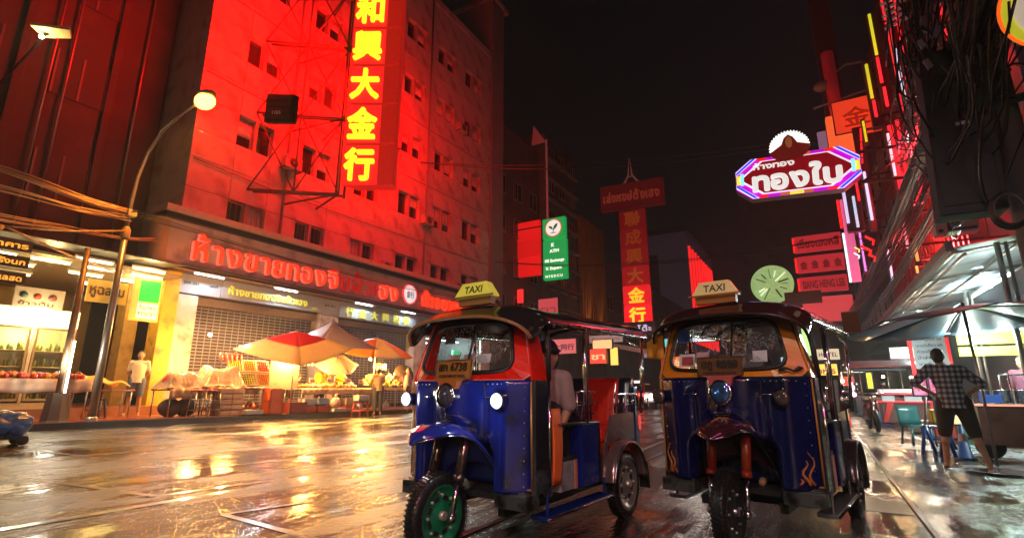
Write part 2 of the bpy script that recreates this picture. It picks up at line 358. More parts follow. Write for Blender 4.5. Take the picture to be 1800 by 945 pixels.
# ------------------------------------------------------------------ tuk-tuk
def tuk(label, loc, ang, P):
    t = thing('tuk_tuk', label, 'tuk-tuk', loc, R(-ang), 'tuk-tuks parked on the wet street'); t.scale = (P.get('scale', 1), P.get('scale', 1), P.get('tall', 1))
    fp = P['frame']; blue = P['blue']
    # front shell
    def front(i, j):
        x = -.6 + 1.2 * i; z = .43 + .77 * j; ax = abs(x)
        y = .20 + .11 * (ax / .6) ** 5 - .03 * (1 - (ax / .6) ** 2)
        y -= .10 * math.exp(-(x / .12) ** 2) * sstep(.78, .98, z)
        y += .035 * math.exp(-((ax - .27) / .035) ** 2) * (1 - sstep(1.0, 1.15, z))
        y -= .025 * math.exp(-((ax - .44) / .06) ** 2)
        arch = sstep(.36, .26, ax) * sstep(.84, .70, z + ax * .25)
        y += .34 * arch
        return (x * (1 - .03 * (1 - j)), y, z)
    m = MB(); m.shell(front, 60, 30, (0, .02, 0)); part('front_panel', m, blue, t)
    m = MB(); m.tube([(.175 * s_ + 0, .215, z) for s_, z in ((1, 1.19), (1, 1.0))], .004)
    # lower sill under the shell and side returns
    for s_ in (-1, 1):
        m = MB(); m.prism([(s_ * .585, .31), (s_ * .62, .33), (s_ * .625, .50), (s_ * .59, .50)], .42, 1.2); part('side_panel', m, P['side'], t)
        m = MB(); m.tube([(s_ * .622, .505, .40), (s_ * .626, .508, 1.21)], .011); part('door_post', m, chrome, t)
        m = MB(); m.tube([(s_ * .598, .305, .46), (s_ * .604, .298, 1.19)], .007); m.tube([(s_ * .595, .31, .455), (s_ * .36, .222, .45)], .007); part('trim_line', m, P['line'], t)
        m = MB(); m.box((s_ * .47, .30, .375), (.28, .16, .10)); m.tube([(s_ * .33, .205, .43), (s_ * .6, .29, .43)], .012); part('bumper', m, M('scuffed steel bumper', (.18, .18, .18), .4, .8, dirt=((.03, .03, .03), 9.)), t, .008)
    # windscreen frame
    def fp_out(th):
        c, s_ = math.cos(th), math.sin(th); hz = .255
        k = 1e9
        for zz, lim in ((s_, hz),):
            if abs(zz) > 1e-6: k = min(k, lim / abs(zz))
        # slanted sides: |x| = .60 - .13*(z+hz)/(2hz)
        a, b_ = .535, .065 / hz
        den = abs(c) + b_ * s_
        if den > 1e-6: k = min(k, a / den)
        return c * k, s_ * k
    def fp_in(th, ex=0):
        c, s_ = math.cos(th), math.sin(th); p = 5.5
        a = .440 + ex; hz = .188 + ex
        r = (abs(c / a) ** p + abs(s_ / hz) ** p) ** (-1 / p)
        x, z = c * r, s_ * r
        return x * (1 - .10 * (z / hz)) - .022, z
    def scr(x, z): return (x, .215 + .30 * (z + .255) + .10 * abs(x / .6) ** 4, 1.457 + z)
    N = 72; m = MB(); vo = []; vi = []
    for k in range(N):
        th = 2 * math.pi * k / N; vo.append(fp_out(th)); vi.append(fp_in(th))
    V = [scr(*p) for p in vo] + [scr(*p) for p in vi]; V += [(x, y + .035, z) for x, y, z in V]
    F = []
    for k in range(N):
        q = (k + 1) % N
        F += [(k, q, N + q, N + k), (2 * N + k, 3 * N + k, 3 * N + q, 2 * N + q), (k, 2 * N + k, 2 * N + q, q), (N + k, N + q, 3 * N + q, 3 * N + k)]
    m.add(V, F); wf = part('windscreen_frame', m, fp, t)
    m = MB(); m.tube([scr(*fp_in(2 * math.pi * k / N, .008)) for k in range(N + 1)], .016, 8); g = part('rubber_seal', m, black, wf)
    g.location = (0, -.006, 0)
    m = MB(); m.tube([scr(*fp_out(2 * math.pi * k / N)) for k in range(N + 1)], .006, 6); part('frame_piping', m, P['pipe'], wf)
    m = MB(); pts = [scr(*p) for p in vi]; c0 = scr(0, 0); m.add([c0] + pts, [(0, 1 + k, 1 + (k + 1) % N) for k in range(N)], True)
    gl = part('windscreen', m, glass_mat('rainy windscreen', 62, (.92, .95, .95), .08), t); gl.location = (0, .014, 0)
    m = MB(); m.tube([scr(.06, .18), scr(.055, 0), scr(.05, -.10)], .009); q = part('wiper', m, black, t); q.location = (0, -.02, 0)
    for s_ in (-1, 1):
        m = MB(); a = scr(s_ * .60, -.255); b_ = scr(s_ * .47, .255)
        m.prism([(.30, 1.2), (.50, 1.2), (.52, 1.45), (.50, 1.70), (.40, 1.70)], s_ * .585, s_ * .60, 'yz')
        for i_, v in enumerate(m.v): m.v[i_] = (v[0] - s_ * .12 * sstep(1.2, 1.7, v[2]) * 1.0 + s_ * .015, v[1], v[2])
        part('side_wing', m, fp, t)
        m = MB(); m.tube([(s_ * .62, .51, 1.2), (s_ * .60, .55, 1.45), (s_ * .56, .57, 1.66)], .02); part('door_frame', m, black, t)
    # things behind the screen: leather visor, permits
    m = MB(); m.box((P['visor'], .40, 1.585), (.11, .02, .15), rx=.2); part('sun_visor', m, M('brown leather', (.10, .035, .015), .5), t, .01)
    for (x, z, w, h, mt) in P['permits']:
        y = scr(x, z - 1.457)[1]
        m = MB(); m.box((x, y + .025, z), (w, .004, h), rx=-.28); pm = part('permit', m, mt, t)
    # headlamp
    m = MB(); m.lathe([(.0, .14), (.05, .14), (.085, .09), (.088, .02), (.095, 0), (.092, -.012), (.080, -.016)], (0, .05, 1.09), 'y', 28); hl = part('headlight', m, chrome, t)
    m = MB(); m.lathe([(0, -.012), (.04, -.008), (.08, .004), (.083, .014)], (0, .035, 1.09), 'y', 24); part('lens', m, P['lens'], hl)
    m = MB(); m.prism([(-.10, 1.20), (-.15, 1.215), (.15, 1.215), (.10, 1.20), (.08, 1.14), (-.08, 1.14)], .06, .16, 'xz'); part('headlight_hood', m, P['hood'], hl)
    for s_ in (-1, 1):
        x = .42 * s_ if s_ > 0 else -.585
        m = MB(); m.lathe([(0, .13), (.03, .13), (.052, .09), (.058, .01), (.062, 0), (.056, -.01)], (x, .13 if s_ > 0 else .20, 1.055), 'y', 24)
        m.tube([(x, .20, 1.05), (x * .93, .30, 1.05)], .016); sp = part('side_lamp', m, chrome, t)
        m = MB(); m.lathe([(0, -.016), (.03, -.013), (.052, -.004), (.056, .006)], (x, .125 if s_ > 0 else .195, 1.055), 'y', 20); part('lens', m, P['slens'], sp)
        m = MB(); m.tube([(s_ * .20, .195, 1.075), (s_ * .30, .185, 1.078), (s_ * .35, .18, 1.078)], .006); part('chrome_strip', m, chrome, t)
    m = MB()
    for k in range(9):
        for s_ in (-1, 1): q_ = front(.5 + s_ * .47, .06 + .11 * k); m.sph((q_[0], q_[1] - .002, q_[2]), .006, 6, 4)
    for k in range(6):
        for s_ in (-1, 1): q_ = front(.5 + s_ * (.25 + .035 * k), .965); m.sph((q_[0], q_[1] - .002, q_[2]), .006, 6, 4)
    part('panel_screws', m, dullchrome, t, stuff=True)
    for s_ in (-1, 1):
        m = MB(); m.tube([tuple(Vector(front(.5 + s_ * .225, .30 + .67 * k / 8)) + Vector((0, -.002, 0))) for k in range(9)], .004, 5); part('panel_seam', m, darkmetal, t)
    # badge between lamp and mudguard
    m = MB()
    for k in range(3): m.box((.0, .068 - 0, .945 - k * .018), (.13 - .02 * k, .03, .010))
    part('grille_badge', m, chrome, t, .003)
    # number plate
    m = MB(); m.box((-.02, .155, 1.285), (.36, .012, .15), rx=-.12); pl = part('number_plate', m, P['plate'], t, .003)
    F_u = (1, 0, 0); F_v = (0, .12, 1)
    inkm = M('plate ink', (.02, .015, .01), .5)
    write(pl, P['num'], (-.165, .137, 1.275), F_u, F_v, .29, .062, inkm, .03, .012)
    write(pl, 'กรุงเทพมหานคร', (-.15, .130, 1.228), F_u, F_v, .26, .024, inkm, .03, .008)
    m = MB()
    for a, b_ in (((-.2, 1.214), (.16, 1.214)), ((.16, 1.214), (.16, 1.356)), ((.16, 1.356), (-.2, 1.356)), ((-.2, 1.356), (-.2, 1.214))):
        m.tube([(a[0], .147 + (a[1] - 1.285) * .12, a[1]), (b_[0], .147 + (b_[1] - 1.285) * .12, b_[1])], .005, 6)
    part('plate_rim', m, M('plate rim', (.08, .05, .02), .4), pl)
    # front mudguard
    def mg(i, j):
        path = [(-.30, .775), (-.24, .845), (-.12, .895), (.02, .905), (.13, .885), (.22, .83), (.30, .74), (.36, .60)]
        hw = [.015, .10, .165, .195, .21, .235, .27, .30]; dr = [.0, .045, .075, .095, .12, .15, .17, .16]
        f = i * 7; k = min(6, int(f)); u = f - k
        L_ = lambda a: a[k] * (1 - u) + a[k + 1] * u
        y = path[k][0] * (1 - u) + path[k + 1][0] * u; z = path[k][1] * (1 - u) + path[k + 1][1] * u
        s_ = 2 * j - 1
        return (L_(hw) * math.sin(s_ * 1.35) / math.sin(1.35), y + .02 * s_ * s_, z - L_(dr) * (s_ * s_) ** 1.2)
    m = MB(); m.shell(mg, 28, 16, (0, .012, -.012)); fd = part('front_mudguard', m, P['guard'], t)
    for j in (0, 1):
        m = MB(); m.tube([mg(k / 20, j) for k in range(21)], .007, 6); part('mudguard_edge', m, chrome, fd)
    if P.get('flame'):
        for (a, x0) in ((0, -.06), (1, .05), (2, .11)):
            m = MB(); m.tube([tuple(Vector(mg(.25 + .1 * k + .02 * a, .5 + x0 + .07 * math.sin(k * 2 + a))) + Vector((0, -.004, .004))) for k in range(6)], [.003, .008, .006, .009, .006, .001], 6)
            part('flame_decal', m, P['flame'], fd)
    # fork
    for s_ in (-1, 1):
        m = MB(); m.tube([(s_ * .13, .16, .86), (s_ * .13, .07, .52)], .036, 14); m.tube([(s_ * .13, .075, .54), (s_ * .13, .065, .50)], .04, 14)
        fk = part('fork_tube', m, P['fork'], t)
        m = MB(); m.tube([(s_ * .13, .07, .53), (s_ * .13, .0, .27)], .021, 12); m.sph((s_ * .13, 0, .27), .035, 10, 6); part('fork_slider', m, chrome, fk)
    # wheels
    def wheel(x, y, r, w, rim, name='wheel'):
        prof = []
        for k in range(17):
            a = -math.pi * .62 + math.pi * 1.24 * k / 16
            prof.append((r - .055 + .055 * math.cos(a) if abs(a) > .75 else r - .004 * (k % 2), w / 2 * math.sin(a) / math.sin(math.pi * .5)))
        wr = MB(); wr.lathe(prof, (x, y, r), 'x', 48)
        # tread blocks
        wh = part(name, wr, M('wet tyre rubber', (.014, .014, .015), .28, coat=.4, bump=.3, scale=60), t)
        tb_ = MB()
        for k in range(56):
            a = 2 * math.pi * k / 56
            for s_ in (-1, 0, 1):
                tb_.box((x + s_ * w * .27, y + (r) * math.cos(a + .03 * s_), r + (r) * math.sin(a + .03 * s_)), (w * .2, .014, .012), rx=a + math.pi / 2)
        part('tread', tb_, MC['wet tyre rubber'], wh, stuff=True)
        rm = MB(); rr = r - .09
        for s_ in (-1, 1):
            rm.lathe([(rr + .02, s_ * w * .44), (rr, s_ * w * .46), (rr - .012, s_ * w * .30), (rr * .55, s_ * w * .22), (rr * .30, s_ * w * .34), (.0, s_ * w * .36)], (x, y, r), 'x', 32)
        part('rim', rm, rim, wh)
        bt = MB()
        for s_ in (-1, 1):
            for k in range(8):
                a = 2 * math.pi * k / 8; bt.tube([(x + s_ * w * .24, y + rr * .72 * math.cos(a), r + rr * .72 * math.sin(a)), (x + s_ * (w * .24 + .022), y + rr * .72 * math.cos(a), r + rr * .72 * math.sin(a))], .011, 6)
            bt.tube([(x, y, r), (x + s_ * w * .62, y, r)], .03, 10)
        part('wheel_nuts', bt, P['nuts'], wh, stuff=True)
        sl = MB()
        for s_ in (-1, 1):
            for k in range(8):
                a = 2 * math.pi * (k + .5) / 8
                sl.box((x + s_ * w * .262, y + rr * .62 * math.cos(a), r + rr * .62 * math.sin(a)), (.012, .045, .028), rx=a + math.pi / 2)
        part('rim_slots', sl, darkmetal, wh, stuff=True)
    wheel(0, 0, .278, .115, P['rimf'])
    for s_ in (-1, 1): wheel(s_ * .57, 1.884, .285, .12, P['rimr'])
    # chassis, floor, steps
    m = MB(); m.mm((-.52, .52, .33), (.52, 2.35, .37)); m.mm((-.40, .30, .36), (.40, .60, .40)); part('floor', m, darkmetal, t)
    m = MB()
    for s_ in (-1, 1): m.mm((s_ * .30 - .03, .35, .24), (s_ * .30 + .03, 2.2, .31))
    m.tube([(-.57, 1.884, .285), (.57, 1.884, .285)], .04); m.sph((0, 1.884, .27), .11); m.mm((-.25, 1.0, .18), (.2, 1.6, .3)); part('chassis', m, darkmetal, t)
    for s_ in (-1, 1):
        m = MB(); m.mm((s_ * .50, .44, .232), (s_ * .64, 1.50, .262)); m.tube([(s_ * .60, .50, .26), (s_ * .60, .50, .40)], .012); m.tube([(s_ * .60, 1.42, .26), (s_ * .60, 1.42, .40)], .012)
        st = part('side_step', m, P['step'], t, .004)
        m = MB(); m.tube([(s_ * .645, .44, .247), (s_ * .645, 1.5, .247)], .010); part('step_edge', m, chrome, st)
    # passenger step box
    for s_ in (-1, 1):
        m = MB(); m.mm((s_ * .50, 1.02, .37), (s_ * .61, 1.33, .86)); part('cabin_side_box', m, blue, t, .012)
        m = MB(); m.tube([(s_ * .612, 1.335, .38), (s_ * .614, 1.335, .86), (s_ * .614, 1.02, .868), (s_ * .614, .66, .872)], .009); part('box_trim', m, dullchrome, t)
    m = MB(); m.mm((-.50, 1.0, .37), (.5, 1.03, .86)); part('partition', m, darkmetal, t)
    m = MB(); m.mm((-.585, .68, .845), (.585, 1.30, .875)); part('luggage_shelf', m, blackgloss, t, .006)
    m = MB(); m.mm((-.30, .66, .38), (.30, .98, .80)); part('driver_box', m, P['side'], t, .01)
    m = MB(); m.mm((-.33, .64, .80), (.33, .99, .90)); part('driver_seat', m, P['seat'], t, .03)
    # back of the cabin
    m = MB(); m.mm((-.55, 1.62, .37), (.55, 2.35, .66)); part('seat_base', m, P['seatbase'], t, .01)
    m = MB(); m.mm((-.53, 1.56, .66), (.53, 2.16, .79)); part('seat_cushion', m, P['seat'], t, .04)
    for x0, x1, mt in P['back']:
        m = MB(); m.shell(lambda i, j: (x0 + (x1 - x0) * i, 2.12 + .14 * j - .03 * math.sin(math.pi * i) + .006 * math.sin(i * 40), .78 + .47 * j), 14, 8, (0, .05, 0)); part('seat_back', m, mt, t)
    m = MB(); m.mm((-.56, 2.27, .42), (.56, 2.36, 1.16)); part('rear_panel', m, blue, t, .012)
    # mudguards at the rear
    for s_ in (-1, 1):
        def rg(i, j):
            a = math.pi * (.04 + .96 * i)
            return (s_ * (.46 + .20 * j), 1.884 - .37 * math.cos(a), .285 + .37 * math.sin(a))
        m = MB(); m.shell(rg, 20, 4, (0, 0, .012)); part('rear_mudguard', m, P['rguard'], t)
        m = MB(); m.tube([rg(k / 20, 1) for k in range(21)], .011); part('mudguard_edge', m, dullchrome, t)
        m = MB(); m.prism([(1.50, .38), (1.57, .62), (1.72, .90), (2.36, .92), (2.40, .60), (2.26, .36), (2.22, .50), (2.08, .63), (1.884, .68), (1.69, .63), (1.56, .50), (1.52, .38)], s_ * .535, s_ * .55, 'yz'); part('rear_quarter_panel', m, P['rguard'], t)
        m = MB(); m.box((s_ * .58, 2.30, .32), (.16, .012, .26), rx=.15); part('mud_flap', m, black, t)
        # side grille rails
        m = MB(); zt = 1.06
        m.tube([(s_ * .60, 1.70, .92), (s_ * .60, 1.70, zt), (s_ * .60, 1.74, zt + .03), (s_ * .60, 2.20, zt + .03), (s_ * .60, 2.25, zt), (s_ * .60, 2.25, .92)], .011)
        m.tube([(s_ * .60, 1.70, .99), (s_ * .60, 2.25, .99)], .007)
        for k in range(4): m.tube([(s_ * .60, 1.80 + .11 * k, .93), (s_ * .60, 1.80 + .11 * k, zt + .03)], .007)
        part('rear_armrest_rail', m, chrome, t)
        m = MB(); m.tube([(s_ * .56, 1.06, .88), (s_ * .56, 1.06, 1.10), (s_ * .56, 1.10, 1.12), (s_ * .56, 1.26, 1.12), (s_ * .56, 1.30, 1.09), (s_ * .56, 1.30, .88)], .009)
        m.tube([(s_ * .56, 1.06, 1.0), (s_ * .56, 1.3, 1.0)], .006); part('front_armrest_rail', m, chrome, t)
        m = MB(); m.box((s_ * .53, 2.40, .80), (.07, .03, .14)); part('tail_lamp', m, P['tail'], t, .008)
        # roof posts and rails
        m = MB(); m.tube([(s_ * .615, 1.114, .86), (s_ * .618, 1.114, 1.30), (s_ * .612, 1.114, 1.63)], .017); m.tube([(s_ * .590, 1.135, .86), (s_ * .592, 1.135, 1.63)], .009); part('middle_post', m, chrome, t)
        m = MB(); m.tube([(s_ * .60, 2.33, .90), (s_ * .62, 2.36, 1.30), (s_ * .62, 2.42, 1.66)], .017); m.tube([(s_ * .62, 2.40, 1.56), (s_ * .60, 2.10, 1.60), (s_ * .60, 2.05, 1.64)], .009); part('rear_post', m, chrome, t)
        m = MB(); m.tube([(s_ * .60, .50, 1.64), (s_ * .622, 1.114, 1.635), (s_ * .625, 2.50, 1.675)], .015); part('roof_rail', m, chrome, t)
    m = MB()
    for k in range(3): m.tube([(-.57, 1.36, .93 + .09 * k), (.57, 1.36, .93 + .09 * k)], .007)
    for k in range(6): m.tube([(-.5 + .2 * k, 1.36, .86), (-.5 + .2 * k, 1.36, 1.12)], .007)
    part('partition_rail', m, darkmetal, t)
    # handlebar and instrument pod
    m = MB(); m.tube([(-.30, .62, 1.16), (-.12, .50, 1.17), (.12, .50, 1.17), (.30, .62, 1.16)], .014); m.tube([(0, .50, 1.17), (0, .32, .80)], .03); m.box((0, .44, 1.19), (.16, .10, .07)); part('handlebar', m, darkmetal, t)
    # roof
    def zc(y): return 1.80 + .012 * (y - .2) * 2 - .11 * sstep(.42, .10, y) ** 1.5
    def roof(i, j):
        y = .10 + 2.42 * i; s_ = 2 * j - 1
        fr = sstep(.5, .08, y)
        hw = .645 - .02 * fr
        # rounded prow in plan
        yy_ = y + .17 * (abs(s_) ** 2.6) * sstep(.6, .1, y)
        sag = -.016 * abs(math.sin((y - .5) / .5 * math.pi)) * (1 if y > .5 else 0)
        return (hw * math.sin(s_ * 1.45) / math.sin(1.45), yy_, zc(y) + sag * (1 - s_ * s_) - .165 * abs(s_) ** 2.4 - (.012 if abs(s_) > .93 else 0))
    m = MB(); m.shell(roof, 60, 26, (0, 0, -.018)); rf = part('roof', m, P['roof'], t)
    m = MB(); m.tube([tuple(Vector(roof(0, k / 26)) + Vector((0, -.004, -.01))) for k in range(27)], .013, 8); part('visor_edge', m, P['visoredge'], rf)
    m = MB()
    for s_ in (0, 1):
        for k in range(13): p = roof(.06 + k * .078, s_); m.sph((p[0] * 1.012, p[1], p[2] + .008), .009, 8, 5)
    part('snap_fasteners', m, chrome, rf, stuff=True)
    for yb in (.56, 1.1, 1.6, 2.1, 2.5):
        m = MB(); i_ = (yb - .1) / 2.42; m.tube([tuple(Vector(roof(i_, k / 16)) + Vector((0, 0, -.03))) for k in range(17)], .012, 8); part('roof_bow', m, dullchrome, rf)
    # header under the visor
    m = MB(); m.shell(lambda i, j: (-.55 + 1.1 * i, .40 + .06 * j - .06 * (1 - (2 * i - 1) ** 2), 1.68 + .10 * j - .05 * abs(2 * i - 1) ** 2 * j), 16, 3, (0, .02, 0)); part('header_panel', m, P['under'], t)
    # taxi sign
    m = MB()
    lo = [(-.19, .26), (.19, .26), (.19, .38), (-.19, .38)]; up = [(-.125, .285), (.125, .285), (.125, .36), (-.125, .36)]
    off = P['signx']
    m.add([(x + off, y, 1.862) for x, y in lo] + [(x + off, y, 1.875) for x, y in lo] + [(x + off, y, 1.985) for x, y in up], [(0, 3, 2, 1), (0, 1, 5, 4), (1, 2, 6, 5), (2, 3, 7, 6), (3, 0, 4, 7), (4, 5, 9, 8), (5, 6, 10, 9), (6, 7, 11, 10), (7, 4, 8, 11), (8, 9, 10, 11)])
    ts = part('taxi_sign', m, P['taxi'], t, .006)
    write(ts, 'TAXI', (-.088 + off, .2655, 1.895), (1, 0, 0), (0, .228, 1), .185, .062, M('sign ink', (.01, .02, .02), .4), .02, .018)
    m = MB(); m.mm((-.17 + off, .29, 1.80), (.17 + off, .35, 1.864)); m.tube([(-.22 + off, .255, 1.866), (.22 + off, .255, 1.866)], .008); part('sign_bracket', m, P['taxiline'], ts)
    return t
orange_plate = M('orange number plate', (.42, .17, .02), .35, var=.25, scale=9)
permit_m = [M('pink permit', (.50, .30, .34), .5), M('white permit', (.62, .60, .66), .5), M('red photo permit', (.40, .06, .07), .5), M('blue permit', (.05, .12, .42), .5)]
redseat = M('red vinyl', (.62, .025, .012), .28, coat=.5, bump=.1)
darkseat = M('dark blue vinyl', (.012, .014, .03), .3, coat=.5, bump=.1)
redpaint = M('red orange lacquer', (.80, .012, .003), .25, coat=1, var=.1)
yelpaint = M('amber lacquer', (.80, .26, .012), .25, coat=1, var=.15)
PL = dict(frame=redpaint, blue=bluepaint, side=M('black lacquer', (.012, .013, .02), .25, coat=.8), line=M('gold line', (.55, .30, .08), .35, .4), pipe=M('pale red piping', (.8, .30, .30), .4),
          visor=-.30, permits=[(-.14, 1.375, .12, .07, permit_m[0]), (.02, 1.375, .12, .07, permit_m[0]), (.17, 1.37, .13, .07, permit_m[1])],
          lens=M('headlight glass', (.20, .19, .24), .08, .6, var=.5, scale=40), hood=M('orange reflex', (.5, .16, .03), .3), slens=EM('lit white lamp glass', (.80, .88, .86), 1.0),
          plate=orange_plate, num='สก 6738', guard=M('blue mudguard lacquer', (.02, .035, .34), .14, coat=1), fork=M('brown chrome fork', (.30, .22, .20), .22, .9),
          rimf=M('green rim', (.01, .22, .10), .3, coat=.6), rimr=M('grey rim', (.42, .38, .38), .3, .7), nuts=M('pale nuts', (.6, .55, .5), .3, .6), step=M('blue step steel', (.01, .03, .22), .3, .3),
          seat=redseat, seatbase=M('orange red base', (.6, .06, .015), .3, coat=.4),
          back=[(-.54, -.18, redseat), (-.175, .03, darkseat), (.035, .40, redseat), (.405, .54, darkseat)],
          rguard=M('wet grey pink steel', (.26, .17, .18), .22, .6, coat=.6), tail=M('red tail lens', (.5, .01, .01), .2, emit=(1, .1, .08), es=.6), roof=blackgloss,
          visoredge=M('tan visor piping', (.35, .16, .06), .3), under=M('dark brown lining', (.05, .015, .008), .5), taxi=M('yellow taxi sign', (.62, .58, .10), .35, emit=(.75, .68, .06), es=.28), taxiline=M('taxi sign foot', (.35, .18, .05), .4), signx=.06)
PR = dict(PL); PR.update(scale=.965, tall=1.02, frame=yelpaint, blue=M('dark blue lacquer', (.004, .006, .07), .2, coat=1, scale=7, dirt=((.008, .008, .012), 2.2)), line=M('flame gold line', (.5, .20, .03), .35), pipe=M('dark piping', (.03, .02, .02), .4), visor=.9,
          permits=[(-.38, 1.56, .11, .13, permit_m[3]), (-.34, 1.345, .14, .11, permit_m[1]), (-.335, 1.34, .10, .075, permit_m[2]), (-.20, 1.36, .11, .10, permit_m[0]), (.26, 1.36, .11, .09, permit_m[1])],
          lens=M('blue headlight glass', (.10, .22, .75), .06, .7, var=.9, scale=16), hood=M('red white hood', (.5, .10, .10), .3), slens=M('unlit brown lamp glass', (.16, .12, .11), .1, .5, var=.5, scale=30),
          plate=M('dark worn plate', (.16, .06, .012), .4, dirt=((.02, .012, .008), 6.)), num='ฮฎ 8898', guard=M('dark mudguard lacquer', (.05, .012, .02), .12, coat=1), fork=M('orange fork boot', (.26, .03, .008), .35),
          rimf=M('dark rim', (.03, .03, .035), .4), rimr=M('dark rear rim', (.04, .04, .04), .4), nuts=dullchrome, step=M('bare steel step', (.3, .3, .32), .3, .8),
          seat=M('deep red vinyl', (.40, .01, .012), .3, coat=.4), back=[(-.54, -.1, redseat), (-.095, .16, M('deep red vinyl', (.4, .01, .012))), (.165, .54, M('grey green vinyl', (.05, .055, .045), .4))],
          rguard=M('dark rear steel', (.05, .035, .04), .25, .5, coat=.4), roof=M('wine roof vinyl', (.05, .012, .014), .15, coat=.8, bump=.12, scale=9),
          visoredge=M('black visor piping', (.03, .015, .012), .3), taxi=M('cream taxi sign', (.62, .48, .26), .4, emit=(.7, .45, .15), es=.22), taxiline=M('orange sign foot', (.4, .15, .03), .4), signx=-.05,
          flame=M('flame decal', (.45, .14, .04), .4))
tukL = tuk('blue three-wheeled taxi with red windscreen surround, lit side lamps and green front rim', (-2.42, 3.06, 0), 5.2, PL)
tukR = tuk('dark blue three-wheeled taxi with amber windscreen surround and flame decals on its panels', (-.665, 4.20, 0), 9.0, PR)
# decals and pennant of the right one
def curve_on_front(x, z): return (x, .185 + .11 * (abs(x) / .6) ** 5, z)
for (x, h, w) in ((.50, .16, .016), (.54, .22, .010), (.46, .08, .012)):
    for s_ in (-1, 1):
        m = MB(); m.tube([curve_on_front(s_ * (x + .02 * math.sin(k * 1.1 + x * 40)), .47 + h * k / 7) for k in range(8)], [w * (1 - k / 8) + .001 for k in range(8)], 6)
        part('flame_decal', m, PR['flame'], tukR)
m = MB(); m.tube([curve_on_front(x, 1.255 + .012 * math.sin(x * 60)) for x in (.40, .43, .46, .50, .54, .565)], [.004, .016, .010, .008, .016, .006], 8)
for i_, v in enumerate(m.v): m.v[i_] = (v[0], v[1] - .03 + .04, v[2])
part('scroll_decal', m, black, tukR)
m = MB(); m.shell(lambda i, j: (-.60 - .18 * i * (1 - .0 * j), .42 - .03 * math.sin(i * 5 + j), 1.60 - .24 * j * (1 - .1 * i) - .07 * i * (1 - j) + .03 * math.sin(3 * j) * i - .0), 8, 8, (0, .006, 0))
fl = part('pennant', m, M('amber cloth', (.72, .30, .02), .6), tukR)
m = MB(); m.tube([(-.60, .43, 1.30), (-.60, .43, 1.72)], .008); part('pennant_rod', m, darkmetal, tukR)
# left lamp light
for tk, P_ in ((tukL, 1),):
    spot('side lamp light', (.42, .05, 1.055), (.95, 1, .95), 1.2, .05, parent=tk); spot('side lamp light', (-.585, .1, 1.055), (.95, 1, .95), 1.2, .05, parent=tk)

def inside(tk_loc, ang, x, y, z):
    a = R(ang); return (tk_loc[0] + x * math.cos(a) + y * math.sin(a), tk_loc[1] - x * math.sin(a) + y * math.cos(a), z)
LL = (-2.42, 3.06); RR = (-.665, 4.20)
def battery(lbl, p, ang, h=.22, w=.26, col=(.30, .30, .34)):
    t = thing('battery_box', lbl, 'box', p, R(-ang))
    m = MB(); m.box((0, 0, h / 2), (w * .6, w, h)); part('case', m, M('pale battery case', col, .4, dirt=((.1, .09, .09), 7.)), t, .01)
    m = MB(); m.box((0, 0, h + .012), (w * .62, w + .01, .03)); m.tube([(0, -w * .35, h + .02), (0, -w * .3, h + .06), (0, w * .3, h + .06), (0, w * .35, h + .02)], .008); part('lid', m, darkmetal, t, .004)
    m = MB(); m.box((w * .306, w * .41, h / 2), (.01, w * .16, h * .98)); part('orange_edge', m, M('orange edge tape', (.6, .22, .12), .4), t)
battery('pale grey battery box with black lid tucked under the seat of the red-framed three-wheeler', inside(LL, 5.2, .50, .86, .371), 5.2)
battery('white storage box on the side step of the amber-framed three-wheeler', inside(RR, 8.5, .50, .76, .371), 8.5, .26, .24, (.42, .42, .46))
def bottle(lbl, p, col=(.5, .6, .75), s=1.0, group=None):
    t = thing('water_bottle', lbl, 'bottle', p, 0, group)
    m = MB(); m.lathe([(0, 0), (.035, 0), (.037, .01), (.037, .06), (.034, .075), (.037, .09), (.037, .17), (.015, .22), (.013, .24), (0, .24)], n=16); part('bottle_body', m, M('clear bottle plastic', (.28, .32, .36), .08, trans=.3, coat=1), t)
    m = MB(); m.lathe([(0, .238), (.016, .238), (.016, .26), (0, .26)], n=12); part('cap', m, M('blue cap', (.03, .08, .4), .4), t)
    m = MB(); m.lathe([(.038, .10), (.038, .15)], n=16); part('wrapper', m, M('pink blue wrapper', (.4, .25, .35), .4), t)
bottle('plastic water bottle with pale wrapper standing by the door post of the red-framed three-wheeler', inside(LL, 5.2, .55, .585, .371))
bottle('plastic water bottle nearest the battery box in the red-framed three-wheeler', inside(LL, 5.2, .46, .66, .371))
